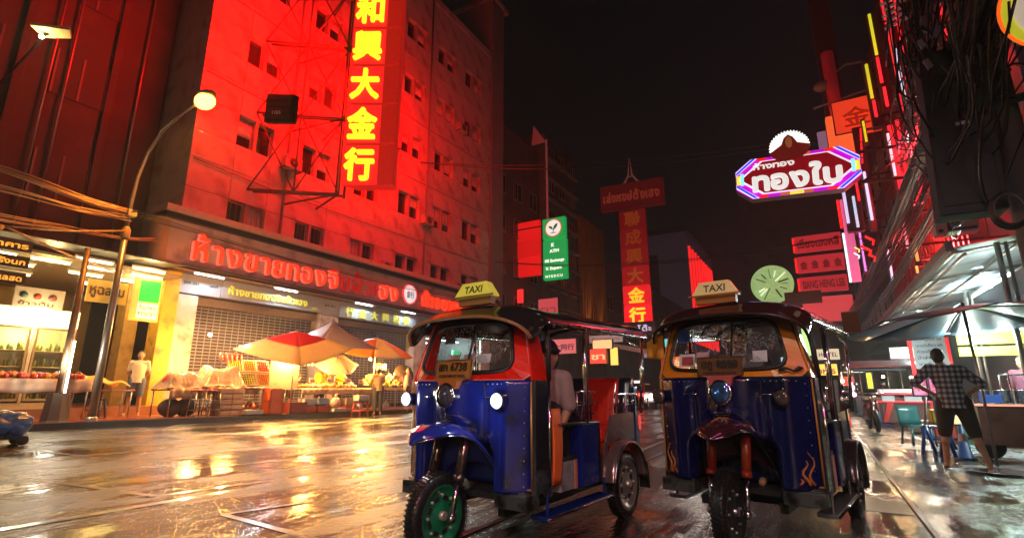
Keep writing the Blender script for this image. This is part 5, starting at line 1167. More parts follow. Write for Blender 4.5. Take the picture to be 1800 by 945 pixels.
# stall with meat and noodles
table('long food stall table right of the red and cream umbrella', 10.9, 13.9, -15.2, -14.25, .78, M('pale stall top', (.5, .42, .38), .4), .20)
pile('spread of brown cooked food along the long stall table', (-14.7, 12.2, zk(12) + .78), (.7, 2.4, .14), .055, 130, [M('brown food', (.38, .16, .05), .4), M('tan food', (.60, .40, .22), .5), fcol[1]], 'cooked_food', 'food')
for (y, c_, l_) in ((11.2, (.55, .56, .60), 'white'), (11.75, (.16, .28, .50), 'blue'), (12.9, (.62, .55, .50), 'cream')):
    crate('%s plastic box on the pavement under the long food stall' % l_, (-14.35, y, zk(y) + .22), (.36, .42, .22), M('box ' + l_, c_, .5))
    crate('red base crate carrying the %s box under the long food stall' % l_, (-14.35, y, zk(y)), (.38, .46, .20), M('red crate', (.50, .05, .03), .5))
m = MB(); m.sph((0, 0, .2), (.16, .18, .2), 10, 8); m.tube([(0, 0, .36), (0, 0, .5)], [.06, .02]); o = part('plastic_bag', m, M('thin pink plastic bag', (.65, .40, .38), .3, coat=.6, bump=.4)); o.location = (-14.1, 12.15, zk(12) + .1); tag(o, 'knotted pale pink plastic bag hanging at the front of the food stall', 'bag')
for i, (x, y, z, w) in enumerate(((-14.0, 12.3, .0, .5), (-14.15, 12.9, .0, .55))):
    crate(['flat white tray at the kerb below the food stall', 'low foam tray with red lid at the kerb below the food stall'][i], (x - .15, y, zk(y) + .0), (.3, w, .12), [whitep, foam][i])
stool('red plastic stool at the kerb carrying a white box', (-13.55, 12.75, zl(12.7) * .95), .48, redpl, .34, False)
crate('white box of goods resting on the red plastic stool', (-13.55, 12.75, zl(12.7) * .95 + .485), (.30, .40, .20), M('white goods box', (.6, .56, .54), .5))
table('fruit seller table with yellow and green fruit at the right end of the stalls', 14.1, 16.3, -15.3, -14.35, .82, M('pale stall top', (.5, .42, .38), .4), .1)
for k, (y, a_) in enumerate(((14.4, 0), (14.95, 1), (15.5, 2))):
    pile('%s heap of green-yellow fruit on the right-end fruit table' % ['left', 'middle', 'right'][k], (-14.85, y, zk(15) + .84), (.7, .46, .50), .055, 70, [fcol[2], fcol[3], M('lime fruit', (.45, .6, .08), .4)], dome=.9)
wk = thing('round_steel_pan', 'big round steel pan propped upright at the right end of the stalls', 'pan', (-14.7, 16.1, zk(16) + 1.35))
wk.rotation_euler = (R(75), 0, R(70))
m = MB(); m.lathe([(0, .12), (.25, .10), (.40, .0), (.44, -.01), (.44, -.03), (.38, -.02), (.24, .08), (0, .10)], n=28); part('pan', m, M('brass pan', (.55, .42, .25), .2, .9), wk)
m = MB(); m.tube([(-.1, 0, .1), (-.1, -1.2, .1)], .02); part('prop', m, dullchrome, wk)
# people at the stalls
yrain = M('yellow raincoat', (.80, .62, .04), .35, coat=.6, bump=.2)
person('seller in a bright red shirt bending over the food stall', (-15.45, 11.25, zk(11.2)), R(70), dict(ch=(0, -.12, 1.22), nk=(0, -.22, 1.34), hd=(0, -.30, 1.46), sl=(-.175, -.17, 1.30), sr=(.175, -.17, 1.30), el=(-.25, -.40, 1.12), hl=(-.12, -.62, 1.0), er=(.25, -.40, 1.12), hr=(.12, -.62, 1.0)), M('red shirt', (.65, .03, .02), .7), M('dark trousers', (.03, .03, .04), .8), voxel=.024)
person('person in a yellow raincoat with the hood up stooping behind the food stall', (-15.5, 12.6, zk(12.5)), R(60), dict(ch=(0, -.22, 1.18), nk=(0, -.36, 1.28), hd=(0, -.46, 1.36), sl=(-.175, -.30, 1.25), sr=(.175, -.30, 1.25), el=(-.25, -.45, 1.05), hl=(-.12, -.68, .95), er=(.25, -.45, 1.05), hr=(.12, -.68, .95)), yrain, M('dark trousers', (.03, .03, .04), .8), hair=yrain, voxel=.024, sleeve=.9, fat=1.2)
person('person in a yellow raincoat standing upright behind the food stall', (-15.55, 13.45, zk(13.4)), R(100), dict(el=(-.26, -.12, 1.15), hl=(-.12, -.38, 1.05), er=(.26, -.12, 1.15), hr=(.10, -.36, 1.08)), yrain, M('dark trousers', (.03, .03, .04), .8), hair=yrain, voxel=.024, sleeve=.9, fat=1.15)
person('woman with dark hair in a tan top reaching over the stall from the street side', (-13.75, 13.75, zroad(-13.7, 13.7)), R(-120), dict(ch=(0, -.05, 1.27), nk=(0, -.09, 1.42), hd=(0, -.15, 1.55), el=(-.22, -.22, 1.15), hl=(-.12, -.52, 1.08), er=(.22, -.22, 1.15), hr=(.12, -.50, 1.05)), M('tan top', (.55, .34, .20), .8), M('slate long skirt', (.06, .07, .09), .8), voxel=.024, shortlen=.12, s=.98)
person('seller with a dark backpack standing by the round pan in a pink-grey shirt', (-14.1, 15.7, zk(15.7) - .1), R(-60), dict(el=(-.24, -.10, 1.14), hl=(-.14, -.34, 1.02)), M('pink grey shirt', (.42, .28, .30), .8), M('navy skirt', (.03, .04, .09), .8), voxel=.026, shortlen=.3)
person('cook in an orange top behind the food table, cut by the left picture edge', (-15.6, 3.75, zk(3.7) + .1), R(70), dict(er=(.25, -.22, 1.15), hr=(.15, -.50, 1.0)), M('dark orange top', (.35, .12, .04), .7), M('dark trousers', (.03, .03, .04), .8), voxel=.024)
# left food table, tarp, stool, rubbish cart
table('long food table with red dishes in front of the display fridge', 3.2, 5.6, -15.9, -15.0, .92, M('table edge brown', (.30, .16, .07), .5), .30)
pile('row of red and orange dishes on the table before the fridge', (-15.45, 4.4, zk(4.4) + .92), (.7, 2.2, .12), .06, 110, [fcol[0], fcol[1], M('red food', (.6, .05, .02), .4)], 'food_dishes', 'food')
m = MB(); m.shell(lambda i, j: (-.4 + .8 * i, -.5 + 1.0 * j, .35 * math.sin(i * 2.2 + .4) * (1 - j * .7) + .04 * math.sin(j * 12 + i * 5)), 12, 16, (0, 0, .008)); o = part('yellow_tarp', m, M('yellow tarp', (.80, .52, .04), .4, coat=.5)); o.location = (-15.6, 6.0, zk(6) + .75); tag(o, 'crumpled yellow tarp hanging between the tube-lit pole and the lamp pole', 'tarp')
stool('small dark blue plastic stool between the two poles at the left', (-15.7, 6.0, zk(6) + .02), .45, M('navy plastic', (.02, .04, .10), .4), .32, False)
table('pink-topped folding table behind the dark blue stool', 6.0, 6.75, -16.1, -15.5, .70, M('pink table top', (.6, .28, .20), .5))
rc = thing('rubbish_cart', 'small wheeled cart heaped with wet blue plastic bags on the road at the left edge', 'cart', (-11.5, 3.12, zroad(-11.5, 3.3))); rc.scale = (.88, .88, .88)
bb = M('wet blue plastic', (.07, .20, .50), .2, coat=1, bump=1., scale=7, var=.6)
for (p, r_) in (((0, -.15, .34), (.32, .42, .22)), ((.02, .25, .36), (.26, .24, .24)), ((-.1, -.6, .42), (.3, .36, .26)), ((-.05, .0, .52), (.2, .3, .12))):
    m = MB(); m.sph(p, r_, 40, 28)
    for i_, v in enumerate(m.v):
        w_ = Vector(v); n3 = noise.noise(w_ * 5.2) * .06 + abs(noise.noise(w_ * 11)) * .04; c0 = Vector(p); m.v[i_] = tuple(c0 + (w_ - c0) * (.9 + n3 * 4.5))
    part('plastic_bag', m, bb, rc)
m = MB(); m.mm((-.25, -.9, .12), (.25, .4, .16)); part('cart_bed', m, darkmetal, rc)
for (x, y) in ((.2, .34), (-.2, .34), (.2, -.1), (-.2, -.75)):
    m = MB(); m.lathe([(0, -.03), (.075, -.03), (.085, -.015), (.085, .015), (.075, .03), (0, .03)], (x, y, .085), 'x', 16); part('wheel', m, black, rc)
# ------------------------------------------------------------------ buildings and signs down the left side
dkred = M('dark reddish render', (.16, .09, .08), .7, var=.3, scale=.5, dirt=((.08, .05, .05), .5))
dkgrey = M('dark grey render', (.13, .115, .12), .7, var=.3, scale=.5, dirt=((.07, .06, .06), .5))
def building(lbl, nm, x0, x1, y0, y1, h, mat, wy=(), rows_=(), ribs=(), z0=0, face='x', lit=None, ledges=0, gz=6.):
    t = thing(nm, lbl, 'building', (x1, y0, z0)); w = x1 - x0; L_ = y1 - y0
    m = MB(); m.mm((-w, 0, 0), (0, L_, h)); part('wall', m, mat, t)
    if ledges:
        lm = MB().box((0, 0, 0), (.5, L_ + .06, .14)).mesh('ledge', M('ledge render', (.22, .17, .17), .6))
        for k in range(ledges): link('ledge', lm, t, (.15, L_ / 2, gz + k * (h - gz - .5) / ledges))
    if wy:
        n_, ww, hh_ = wy
        m0 = MB(); m0.mm((-.02, -ww / 2, 0), (.05, ww / 2, hh_)); fm = m0.mesh('window', pane)
        m1 = MB()
        for a in (-ww / 2, -.02, ww / 2 - .04): m1.mm((.05, a, 0), (.09, a + .04, hh_))
        m1.mm((.05, -ww / 2, -.06), (.16, ww / 2, 0)); m1.mm((.05, -ww / 2, hh_), (.10, ww / 2, hh_ + .05)); f1 = m1.mesh('window_frame', wfr)
        for i in range(n_):
            for z in rows_:
                o = link('window', fm, t, (0, (i + .5) * L_ / n_, z)); link('window_frame', f1, o)
    for (y, r_, mt) in ribs:
        m = MB(); m.mm((0, y - r_, gz - 2), (.35, y + r_, h - .3)); part('facade_rib', m, mt, t, .02)
    return t
R_ = (6.5, 9.7, 12.9, 16.1)
building('dark red unlit building just beyond the stair tower', 'shophouse', -34, -19.6, 30.0, 37.9, 22, dkred, (3, 1.4, 1.5), R_)
building('dark tower block with stacked ledges behind the green bank sign', 'tower_block', -34, -19, 38, 44.6, 24, dkgrey, (3, 1.2, 1.2), (6.5, 9.5, 12.5, 15.5, 18.5, 21.5), ledges=9)
goldm = M('gilded rib', (.42, .24, .06), .35, .5, var=.4, scale=3, stretch=(1, 1, .15))
bgold = building('building faced with tall gilt vertical ribs', 'ribbed_building', -34, -19, 44.8, 51.6, 18.4, dkred, ribs=[(k * .62 + .35, .13, goldm) for k in range(11)])
building('plain dark building under the spired red sign', 'shophouse', -34, -19.2, 51.8, 94, 15, dkgrey, (10, 1.8, 1.5), (6.5, 9.7))
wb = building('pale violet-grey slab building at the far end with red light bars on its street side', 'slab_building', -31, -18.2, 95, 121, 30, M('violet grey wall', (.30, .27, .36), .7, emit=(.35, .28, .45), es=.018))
redbar = EM('red facade tube', (1, .015, .015), 1.1)
for k in range(9):
    m = MB(); m.mm((.02, .6 + k * 2.9, 9), (.3, 1.5 + k * 2.9, 27.2)); part('light_bar', m, redbar, wb)
m = MB(); m.mm((-13, -.2, 30), (.4, 26, 31)); part('roof_parapet', m, M('brownish parapet', (.16, .12, .08), .6), wb)
m = MB(); m.mm((-9.5, -.3, 11), (-5.5, 0, 26)); part('dark_banner', m, dkgrey, wb)
building('dark far building closing the street on the right of the vanishing point', 'shophouse', -6.5, 10, 70, 90, 27, dkgrey)
building('low dark buildings far down the street where it bends', 'shophouse', -60, -6.6, 150, 170, 16, dkgrey)
# warm wash on the gilt ribs
for y in (46.2, 49.5):
    fl_ = thing('facade_uplight', 'warm uplight at the foot of the gilt-ribbed facade, %s one' % ('nearer' if y < 48 else 'farther'), 'light', (-18.2, y, 5.6), 0, 'uplights on the gilt ribs')
    m = MB(); m.box((0, 0, 0), (.25, .4, .15)); part('housing', m, darkmetal, fl_); m = MB(); m.box((0, 0, .085), (.2, .35, .02)); part('lens', m, EM('warm lens', (1, .6, .2), 6), fl_)
    ul_ = spot('uplight', (0, 0, .2), (1, .5, .12), 500, .1, 'SPOT', (R(180), R(-8), 0), parent=fl_); ul_.data.spot_size = R(40); ul_.data.shadow_soft_size = .1; ul_.data.spot_blend = .6
rp = thing('red_lit_hoarding', 'large glowing red three-panel hoarding beyond the stair tower', 'hoarding', (-20.2, 34, 9.7))
for k in range(3):
    m = MB(); m.mm((0, 0, .02 + k * 1.5), (2.6, .3, 1.48 + k * 1.5)); part('panel', m, EM('red hoarding panel %d' % (k % 2), (.85, .01, .01), .55 - .12 * (k % 2)), rp)
sr = thing('small_red_light_sign', 'little red lit box low on the dark building below the hoarding', 'sign', (-19.4, 33.6, 7.6)); m = MB(); m.mm((0, 0, 0), (.45, .2, 1.05)); part('box', m, EM('small red box', (1, .03, .03), .9), sr)
bk = thing('green_bank_sign', 'tall green lit bank sign with a leaf emblem in a white disc', 'sign', (-16.3, 32, 8.75))
grn = EM('bank green', (.0, .42, .09), .62); wht = EM('white light print', (.9, .95, .9), 1.0)
m = MB(); m.mm((0, 0, 0), (1.85, .4, 2.95)); part('lower_case', m, grn, bk, .03)
m = MB(); m.mm((0, 0, 3.05), (1.80, .4, 4.60)); up_ = part('upper_case', m, grn, bk, .03)
m = MB(); m.lathe([(0, -.05), (.60, -.05), (.60, 0)], (0, 0, 0), 'y', 32); d_ = part('emblem_disc', m, M('disc white', (.8, .8, .8), .4, emit=(.85, .92, .85), es=.8), bk); d_.location = (.9, 0, 3.82)
m = MB(); m.lathe([(.60, -.04), (.64, -.07), (.68, -.04)], (0, 0, 0), 'y', 32); part('red_ring', m, EM('brown red ring', (.5, .10, .02), .8), d_)
gl_ = M('leaf green', (0, .20, .06), .5, emit=(0, .25, .05), es=.3)
def leaf(pts): 
    m = MB(); m.prism(pts, -.075, -.055, 'xz'); part('leaf', m, gl_, d_)
leaf([(0, -.12), (.06, .12), (.20, .26), (.36, .30), (.34, .12), (.20, -.06), (.04, -.16)]); leaf([(-.02, -.10), (-.10, .10), (-.24, .17), (-.38, .16), (-.30, .02), (-.14, -.10)]); leaf([(-.03, -.38), (.03, -.38), (.04, -.08), (-.02, -.08)])
m = MB(); m.prism([(-.30, -.36), (.30, -.36), (.22, -.42), (-.2, -.42)], -.075, -.055, 'xz'); part('ground_line', m, M('teal line', (.1, .4, .4), .5, emit=(.1, .4, .4), es=.4), d_)
for (s_, x, z, w, h) in (('K', .70, 2.42, .25, .28), ('ATM', .55, 1.98, .75, .24), ('¥€ Exchange', .15, 1.28, 1.55, .22), ('K Expert', .25, .72, 1.25, .22), ('M F E D C U', .2, .15, 1.35, .18)): write(bk, s_, (x, -.012, z), (1, 0, 0), (0, 0, 1), w, h, wht, .01, .03)
m = MB(); m.tube([(-2.5, .2, .4), (0, .2, .4)], .05); m.tube([(-2.5, .2, 4.2), (0, .2, 4.2)], .05); part('bracket', m, darkmetal, bk)
rc2 = M('dim red sign box', (.30, .01, .01), .4, emit=(.6, .01, .008), es=.14)
vc = thing('far_vertical_chinese_sign', 'far vertical row of red boxes with orange Chinese characters, brightest at the bottom', 'sign', (-16.3, 50, 7.35))
for k, ch in enumerate('行金大興成聯'):
    dim = [1, .75, .22, .12, .09, .07][k]; bxm = M('far red box %d' % k, (.35, .01, .01), .4, emit=(1, .012, .02), es=.95 * dim)
    z0 = k * 2.03; m = MB(); m.mm((0, 0, z0 + .04), (2.75, .6, z0 + 1.98)); bx_ = part('box_section', m, bxm, vc, .03)
    c_ = EM('far character %d' % k, (1, .62 if k < 2 else .25, .03), max(.06, 1.1 * dim * (1 if dim > .5 else .6))); g_ = glyph(ch, .05, .03, c_); s1 = 1.7 / (g_[2] - g_[1]); s2 = 1.6 / (g_[4] - g_[3])
    link('character', g_[0], bx_, mat4=frame((.55, -.03, z0 + .2), (1, 0, 0), (0, 0, 1)) @ Matrix.Translation((-g_[1] * s1, -g_[3] * s2, 0)) @ Matrix.Diagonal((s1, s2, 1, 1)))
dr = thing('spired_red_sign', 'wide dim red Thai-lettered sign box with a small lattice spire on top', 'sign', (-20.5, 56, 22.2))
m = MB(); m.prism([(0, 0), (7.6, -.35), (7.6, 2.85), (0, 3.1)], 0, .8, 'xz'); part('case', m, M('very dim red case', (.12, .01, .01), .5, emit=(.5, .01, .01), es=.07), dr, .04)
write(dr, 'เล่งหงษ์ตั้งเฮง', (.4, -.03, .9), (1, 0, -.04), (0, 0, 1), 6.8, 1.1, M('dim letter', (.25, .04, .02), .5, emit=(1, .12, .06), es=.14), .02, .03, True)
m = MB(); m.tube([(2.9, .4, 3.0), (3.5, .4, 4.0), (3.75, .4, 6.3)], [.16, .10, .02], 4); m.tube([(4.7, .4, 3.0), (4.0, .4, 4.0), (3.78, .4, 6.3)], [.16, .10, .02], 4); m.tube([(3.3, .4, 3.9), (4.2, .4, 3.9)], .08, 4)
part('spire', m, M('spire pink metal', (.5, .2, .18), .5, emit=(.6, .15, .12), es=.12), dr)
# little pink gable / flag up on the tower
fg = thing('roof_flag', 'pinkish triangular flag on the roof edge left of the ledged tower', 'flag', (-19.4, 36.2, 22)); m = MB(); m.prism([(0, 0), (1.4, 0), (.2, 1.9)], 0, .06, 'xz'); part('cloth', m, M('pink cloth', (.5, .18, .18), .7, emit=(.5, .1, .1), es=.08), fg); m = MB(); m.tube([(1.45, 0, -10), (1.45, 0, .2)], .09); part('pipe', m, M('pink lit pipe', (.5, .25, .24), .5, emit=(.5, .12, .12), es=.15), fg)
# small lit shop signs down the left side, seen through the cabin
def litsign(lbl, x, y, z, w, h, col, es, s_=None, tc_=(1, 1, 1), d=.25, face='y'):
    t = thing('shop_sign', lbl, 'sign', (x, y, z)); mt = EM('sign colour %.2f %.2f %.2f %.2f' % (col + (es,)), col, es)
    m = MB(); m.mm((0, 0, 0), (w, d, h)); part('light_box', m, mt, t, .02)
    m = MB()
    for a in (((-.03, -.01, -.03), (w + .03, d, 0)), ((-.03, -.01, h), (w + .03, d, h + .03)), ((-.03, -.01, 0), (0, d, h)), ((w, -.01, 0), (w + .03, d, h))): m.mm(*a)
    part('frame', m, darkmetal, t)
    if s_: write(t, s_, (w * .08, -.012, h * .28), (1, 0, 0), (0, 0, 1), w * .84, h * .42, EM('print %.2f %.2f %.2f' % tc_, tc_, .7), .01, .03, len(clusters(s_)) < 6 and w > 1.2)
    return t
rd = (.8, .03, .05); gy = (.45, .42, .42)
for a in (('pink square shop sign high behind the driver of the red-framed three-wheeler', -16.2, 31, 5.6, 1.5, 1.6, (.55, .10, .12), .5, 'ยา', (.3, .05, .05)),
          ('small pink strip sign beneath the square pink one', -14.6, 32, 5.1, .9, .35, (.8, .25, .3), .5),
          ('pink sign with dark Chinese characters behind the white car', -15.2, 31, 3.4, 1.75, .95, (.7, .16, .16), .55, '大同行', (.08, .02, .04)),
          ('red and orange lit menu box with a white upper half seen beside the middle post', -12.5, 31, 2.7, 1.1, .9, (1, .06, .03), 1.0, 'ชา', (1, .6, .3)),
          ('orange and white lit box right above the red menu box', -12.4, 31.3, 3.65, 1.3, .55, (1, .5, .22), 1.0),
          ('yellow glowing food sign right of the red menu box', -11.3, 31.5, 2.6, .5, 1.1, (1, .62, .12), 1.2),
          ('grey shop fascia board above the cabin of the red-framed three-wheeler', -13.9, 33, 5.0, 2.0, .55, gy, .3),
          ('second grey fascia board just below and right of the first', -13.4, 33.2, 4.2, 2.4, .5, gy, .25, 'ร้านทอง', (.15, .12, .12)),
          ('dark fascia with pale Thai letters near the rear post', -11.9, 36, 4.9, 2.3, .9, (.03, .03, .04), .1, 'ตั้งโต๊ะ', (.6, .6, .8)),
          ('turquoise small lit sign near the rear post', -9.9, 38, 4.1, .7, .6, (.15, .7, .75), .8),
          ('white lit banner with blue print between the two three-wheelers', -8.8, 38, 4.4, 2.9, 1.0, (.75, .92, 1), 1.0, 'รร ม', (.1, .15, .35)),
          ('cyan star-like sign over the white banner', -8.6, 38.5, 5.7, .9, .55, (.5, 1, .95), .9),
          ('blue grey sign panel over the parked cars', -11.6, 40, 3.5, 1.7, .55, (.30, .33, .45), .5),
          ('dark red shop panel left of the orange stall light', -10.3, 40, 2.8, 1.1, 1.0, (.45, .04, .08), .5),
          ('orange lit stall front near the rear post', -9.4, 40, 2.6, 1.5, .9, (1, .25, .05), .8, 'ก๋วยเตี๋ยว', (1, .9, .5))): litsign(*a)
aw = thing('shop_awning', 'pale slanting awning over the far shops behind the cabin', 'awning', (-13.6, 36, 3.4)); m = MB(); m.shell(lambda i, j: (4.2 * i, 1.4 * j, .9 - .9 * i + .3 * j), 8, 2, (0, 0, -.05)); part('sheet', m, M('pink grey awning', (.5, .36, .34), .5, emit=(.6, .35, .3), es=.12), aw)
# ------------------------------------------------------------------ cars
def car(lbl, loc, rz, col, taxi=False, tailon=True, van=0, headon=False, group=None):
    t = thing('car', lbl, 'car', loc, rz, group)
    body = [(-2.2, .35), (-2.25, .60), (-2.15, .85), (-1.2, .95), (1.55, .98), (2.15, .92), (2.22, .6), (2.2, .32)]
    cabn = [(-1.15, .93), (-.45, 1.42 + van), (.95, 1.45 + van), (1.75, .96)]
    def loft(poly, w0, taper, zr, y0=0):
        vs = []; n = len(poly)
        for s_ in (-1, -.86, .86, 1):
            for (y, z) in poly:
                k = (1 if abs(s_) < .9 else 0); tw_ = w0 - taper * sstep(zr[0], zr[1], z)
                vs.append((s_ * tw_, y * (1 if k else .97), z if k else z - .03 * sstep(.5, .9, z)))
        fs = [tuple(range(n)), tuple(range(3 * n, 4 * n))[::-1]]
        for r_ in range(3):
            for i in range(n): fs.append((r_ * n + i, (r_ + 1) * n + i, (r_ + 1) * n + (i + 1) % n, r_ * n + (i + 1) % n))
        return MB().add(vs, fs, False)
    paint = M('car paint %.2f %.2f %.2f' % col, col, .25, .1, coat=1)
    part('body', loft(body, .86, .03, (.6, 1)), paint, t, .02)
    part('cabin', loft(cabn, .80, .18, (.95, 1.45)), paint, t, .02)
    gm = M('car glass', (.015, .02, .025), .06, coat=.6)
    m = MB(); m.add([(-.62, -1.02, 1.0), (.62, -1.02, 1.0), (.54, -.52, 1.36 + van), (-.54, -.52, 1.36 + van)], [(0, 1, 2, 3)]); 
    for i_, v in enumerate(m.v): m.v[i_] = (v[0], v[1] - .035, v[2] + .02)
    part('windscreen', MB().add(m.v + [(x, y + .02, z - .01) for x, y, z in m.v], [(0, 1, 2, 3), (7, 6, 5, 4), (0, 4, 5, 1), (1, 5, 6, 2), (2, 6, 7, 3), (3, 7, 4, 0)]), gm, t)
    v2 = [(-.60, 1.68, 1.04), (.60, 1.68, 1.04), (.54, 1.08, 1.38 + van), (-.54, 1.08, 1.38 + van)]
    part('rear_window', MB().add([(x, y + .05, z + .02) for x, y, z in v2] + v2, [(0, 1, 2, 3), (7, 6, 5, 4), (0, 4, 5, 1), (1, 5, 6, 2), (2, 6, 7, 3), (3, 7, 4, 0)]), gm, t)
    for s_ in (-1, 1):
        m = MB(); m.add([(s_ * .79, -.85, 1.0), (s_ * .79, .1, 1.0), (s_ * .66, .1, 1.37 + van), (s_ * .66, -.40, 1.37 + van)] , [(0, 1, 2, 3)]); m.add([(s_ * .79, .16, 1.0), (s_ * .79, 1.3, 1.0), (s_ * .66, .95, 1.37 + van), (s_ * .66, .16, 1.37 + van)], [(0, 1, 2, 3)])
        q = list(m.v); m.add([(x + s_ * .02, y, z) for x, y, z in q], [(0, 1, 2, 3), (4, 5, 6, 7)]); part('side_window', m, gm, t)
        m = MB(); m.box((s_ * .68, 2.19, .78), (.26, .07, .14)); part('tail_lamp', m, EM('tail light', (1, .04, .03), 5 if tailon else .3), t, .01)
        m = MB(); m.box((s_ * .66, -2.18, .68), (.30, .08, .14)); part('headlight', m, EM('head light', (1, .95, .8), 12) if headon else M('headlight plastic', (.6, .6, .6), .1), t, .01)
        for y in (-1.38, 1.35):
            m = MB(); m.lathe([(0, -.1), (.20, -.1), (.31, -.09), (.32, -.04), (.32, .06), (.30, .1), (0, .1)], (s_ * .76, y, .32), 'x', 20); w_ = part('wheel', m, black, t)
            m = MB(); m.lathe([(0, s_ * .105), (.19, s_ * .105), (.2, s_ * .08)], (s_ * .76, y, .32), 'x', 16); part('rim', m, dullchrome, w_)
        m = MB(); m.sph((s_ * .92, -.80, 1.02), (.10, .06, .07), 10, 6); part('wing_mirror', m, paint, t)
    m = MB(); m.mm((-.26, 2.215, .55), (.26, 2.24, .68)); part('number_plate', m, M('yellow car plate', (.6, .45, .08), .4, emit=(1, .7, .2), es=.3), t)
    m = MB(); m.mm((-.8, 2.19, .36), (.8, 2.27, .54)); m.mm((-.8, -2.28, .32), (.8, -2.19, .5)); part('bumper', m, darkmetal, t, .02)
    if taxi:
        m = MB(); m.box((0, .1, 1.53 + van), (.42, .14, .14)); ts = part('roof_sign', m, EM('lit taxi roof box', (.8, .9, 1), 1.2), t, .02)
    if headon: spot('headlight glow', (0, -2.5, .68), (1, .93, .8), 60, .2, parent=t)
    return t
car('pink-red taxi driving away between the two three-wheelers, tail lamps lit', (-9.6, 31.5, .02), R(176), (.45, .05, .09), True)
bpy.data.objects['car'].rotation_euler = (0, 0, R(-4)); bpy.data.objects['car'].rotation_euler = (0, 0, R(176 + 180 + 2))
# rear faces the camera: the rear is at +y, so the car is turned round
bpy.data.objects['car'].rotation_euler = (0, 0, R(180 + 3))
car('white car standing beyond the passenger bench of the red-framed three-wheeler', (-8.6, 16.9, .12), R(100), (.62, .62, .66), van=.12)
car('red car with lit tail lamps further off, left of the pink-red taxi', (-12.5, 42, .05), R(183), (.40, .02, .02))
car('dark car coming towards us with glaring headlights, right of the pink-red taxi', (-8.0, 40, .02), R(2), (.05, .05, .06), headon=True)
car('dark car coming towards us with headlights far beyond the others', (-14.0, 62, .02), R(4), (.05, .05, .06), headon=True)
# ------------------------------------------------------------------ the right side
RX = 4.2
rb = building('dark shophouse on the right covered with red-lit ribs above the metal awning', 'shophouse', RX, RX + .01, 0, 1, .1, dkred) if False else None
def rbuild(lbl, y0, y1, h, mat, rib=None, z0=4.3):
    t = thing('shophouse', lbl, 'building', (RX, y0, 0)); L_ = y1 - y0
    m = MB(); m.mm((0, 0, z0), (10, L_, h)); m.mm((2.2, 0, 0), (10, L_, z0)); part('wall', m, mat, t)
    nb = int(L_ / 3)
    fm = MB(); fm.mm((-.06, -.9, 0), (.02, .9, 1.5)); fme = fm.mesh('window', pane); f2 = MB()
    for a in (-.9, -.3, .3, .86): f2.mm((-.12, a, 0), (-.06, a + .05, 1.5))
    f2.mm((-.2, -.95, -.1), (0, .95, 0)); f2m = f2.mesh('window_frame', wfr)
    for i in range(nb):
        for z in [z0 + 1.2 + 3.2 * k for k in range(int((h - z0 - 1.5) / 3.2))]:
            o = link('window', fme, t, (0, (i + .5) * L_ / nb, z)); link('window_frame', f2m, o)
    if rib:
        rmn = MB(); rmn.mm((-.35, -.07, z0 + .1), (-.0, .07, min(h, z0 + 4.6))); rme = rmn.mesh('facade_rib', rib)
        for k in range(int(L_ / .5)): link('facade_rib', rme, t, (0, .25 + .5 * k, 0))
    return t
ribm = M('red brown metal rib', (.42, .16, .13), .3, .4, var=.4, stretch=(1, 1, .3))
rbuild('dark right-hand building with louvred shutters nearest to us', 12.2, 16.9, 20, M('pinkish dark render', (.20, .13, .13), .6, var=.3), None)
rbuild('right-hand building with dense red-brown metal ribs above the awning', 17, 32, 18, dkred, ribm)
rbuild('further right-hand building behind the red signs', 32.2, 60, 16, dkgrey)
# louvre panel
lv = thing('louvred_shutter', 'large pink-brown louvred shutter at the right edge of the picture', 'shutter', (RX - .12, 12.4, 5.3))
lvm = M('pink brown slat', (.34, .17, .17), .4, .2)
slat = MB().box((0, 0, 0), (.09, 1.9, .035), ry=.6).mesh('slat', lvm)
m = MB(); m.mm((-.06, -.08, -.1), (.08, 0, 2.6)); m.mm((-.06, 1.95, -.1), (.08, 2.03, 2.6)); m.mm((-.06, 0, 2.5), (.08, 1.95, 2.6)); part('frame', m, M('blue grey frame', (.25, .25, .36), .4), lv)
for k in range(19): link('slat', slat, lv, (0, .975, .05 + k * .13))
# corrugated awning roof with beams, tubes and pipe posts
ar = thing('corrugated_awning', 'long corrugated metal awning over the right pavement, lit cyan-white beneath', 'awning', (2.4, 11.8, 3.6))
cm = M('wet galvanised sheet', (.62, .66, .70), .35, .15, var=.3, coat=.3, stretch=(.3, 1, 1), dirt=((.25, .2, .18), 1.5))
for k in range(10):
    y0 = k * 1.86
    m = MB(); m.shell(lambda i, j: (1.85 * j, y0 + 1.84 * i, .04 + .22 * j + .022 * math.sin(i * 1.84 / .09 * 2 * math.pi / 1.0)), 60, 2, (0, 0, .01)); part('sheet', m, cm, ar)
for (x, z, r_) in ((0, -.02, .055), (.14, -.10, .03), (.9, .02, .03), (1.75, .16, .04)):
    m = MB(); m.tube([(x, -.05, z), (x, 18.6, z)], r_, 8); part('beam', m, galv, ar)
for k in range(7):
    m = MB(); m.tube([(0, .3 + k * 3, 0), (1.85, .3 + k * 3, .2)], .025, 6); part('rafter', m, galv, ar)
m = MB(); m.mm((-.12, -.06, -.02), (.0, 18.7, .14)); part('gutter', m, M('dark gutter', (.10, .09, .09), .3, .5), ar)
for (x, y) in ((3.05, 12.0), (3.75, 18.2)):
    t = thing('awning_post', 'steel pipe post carrying the %s end of the awning' % ('near' if y < 14 else 'middle of the'), 'post', (x, y, 0)); m = MB(); m.tube([(0, 0, 0), (0, 0, 3.72)], .045, 10); m.tube([(.12, .0, 0), (.12, 0, 3.7)], .03, 8); part('pipe', m, galv, t)
cyt = EM('cyan white tube', (.75, .98, 1), 7)
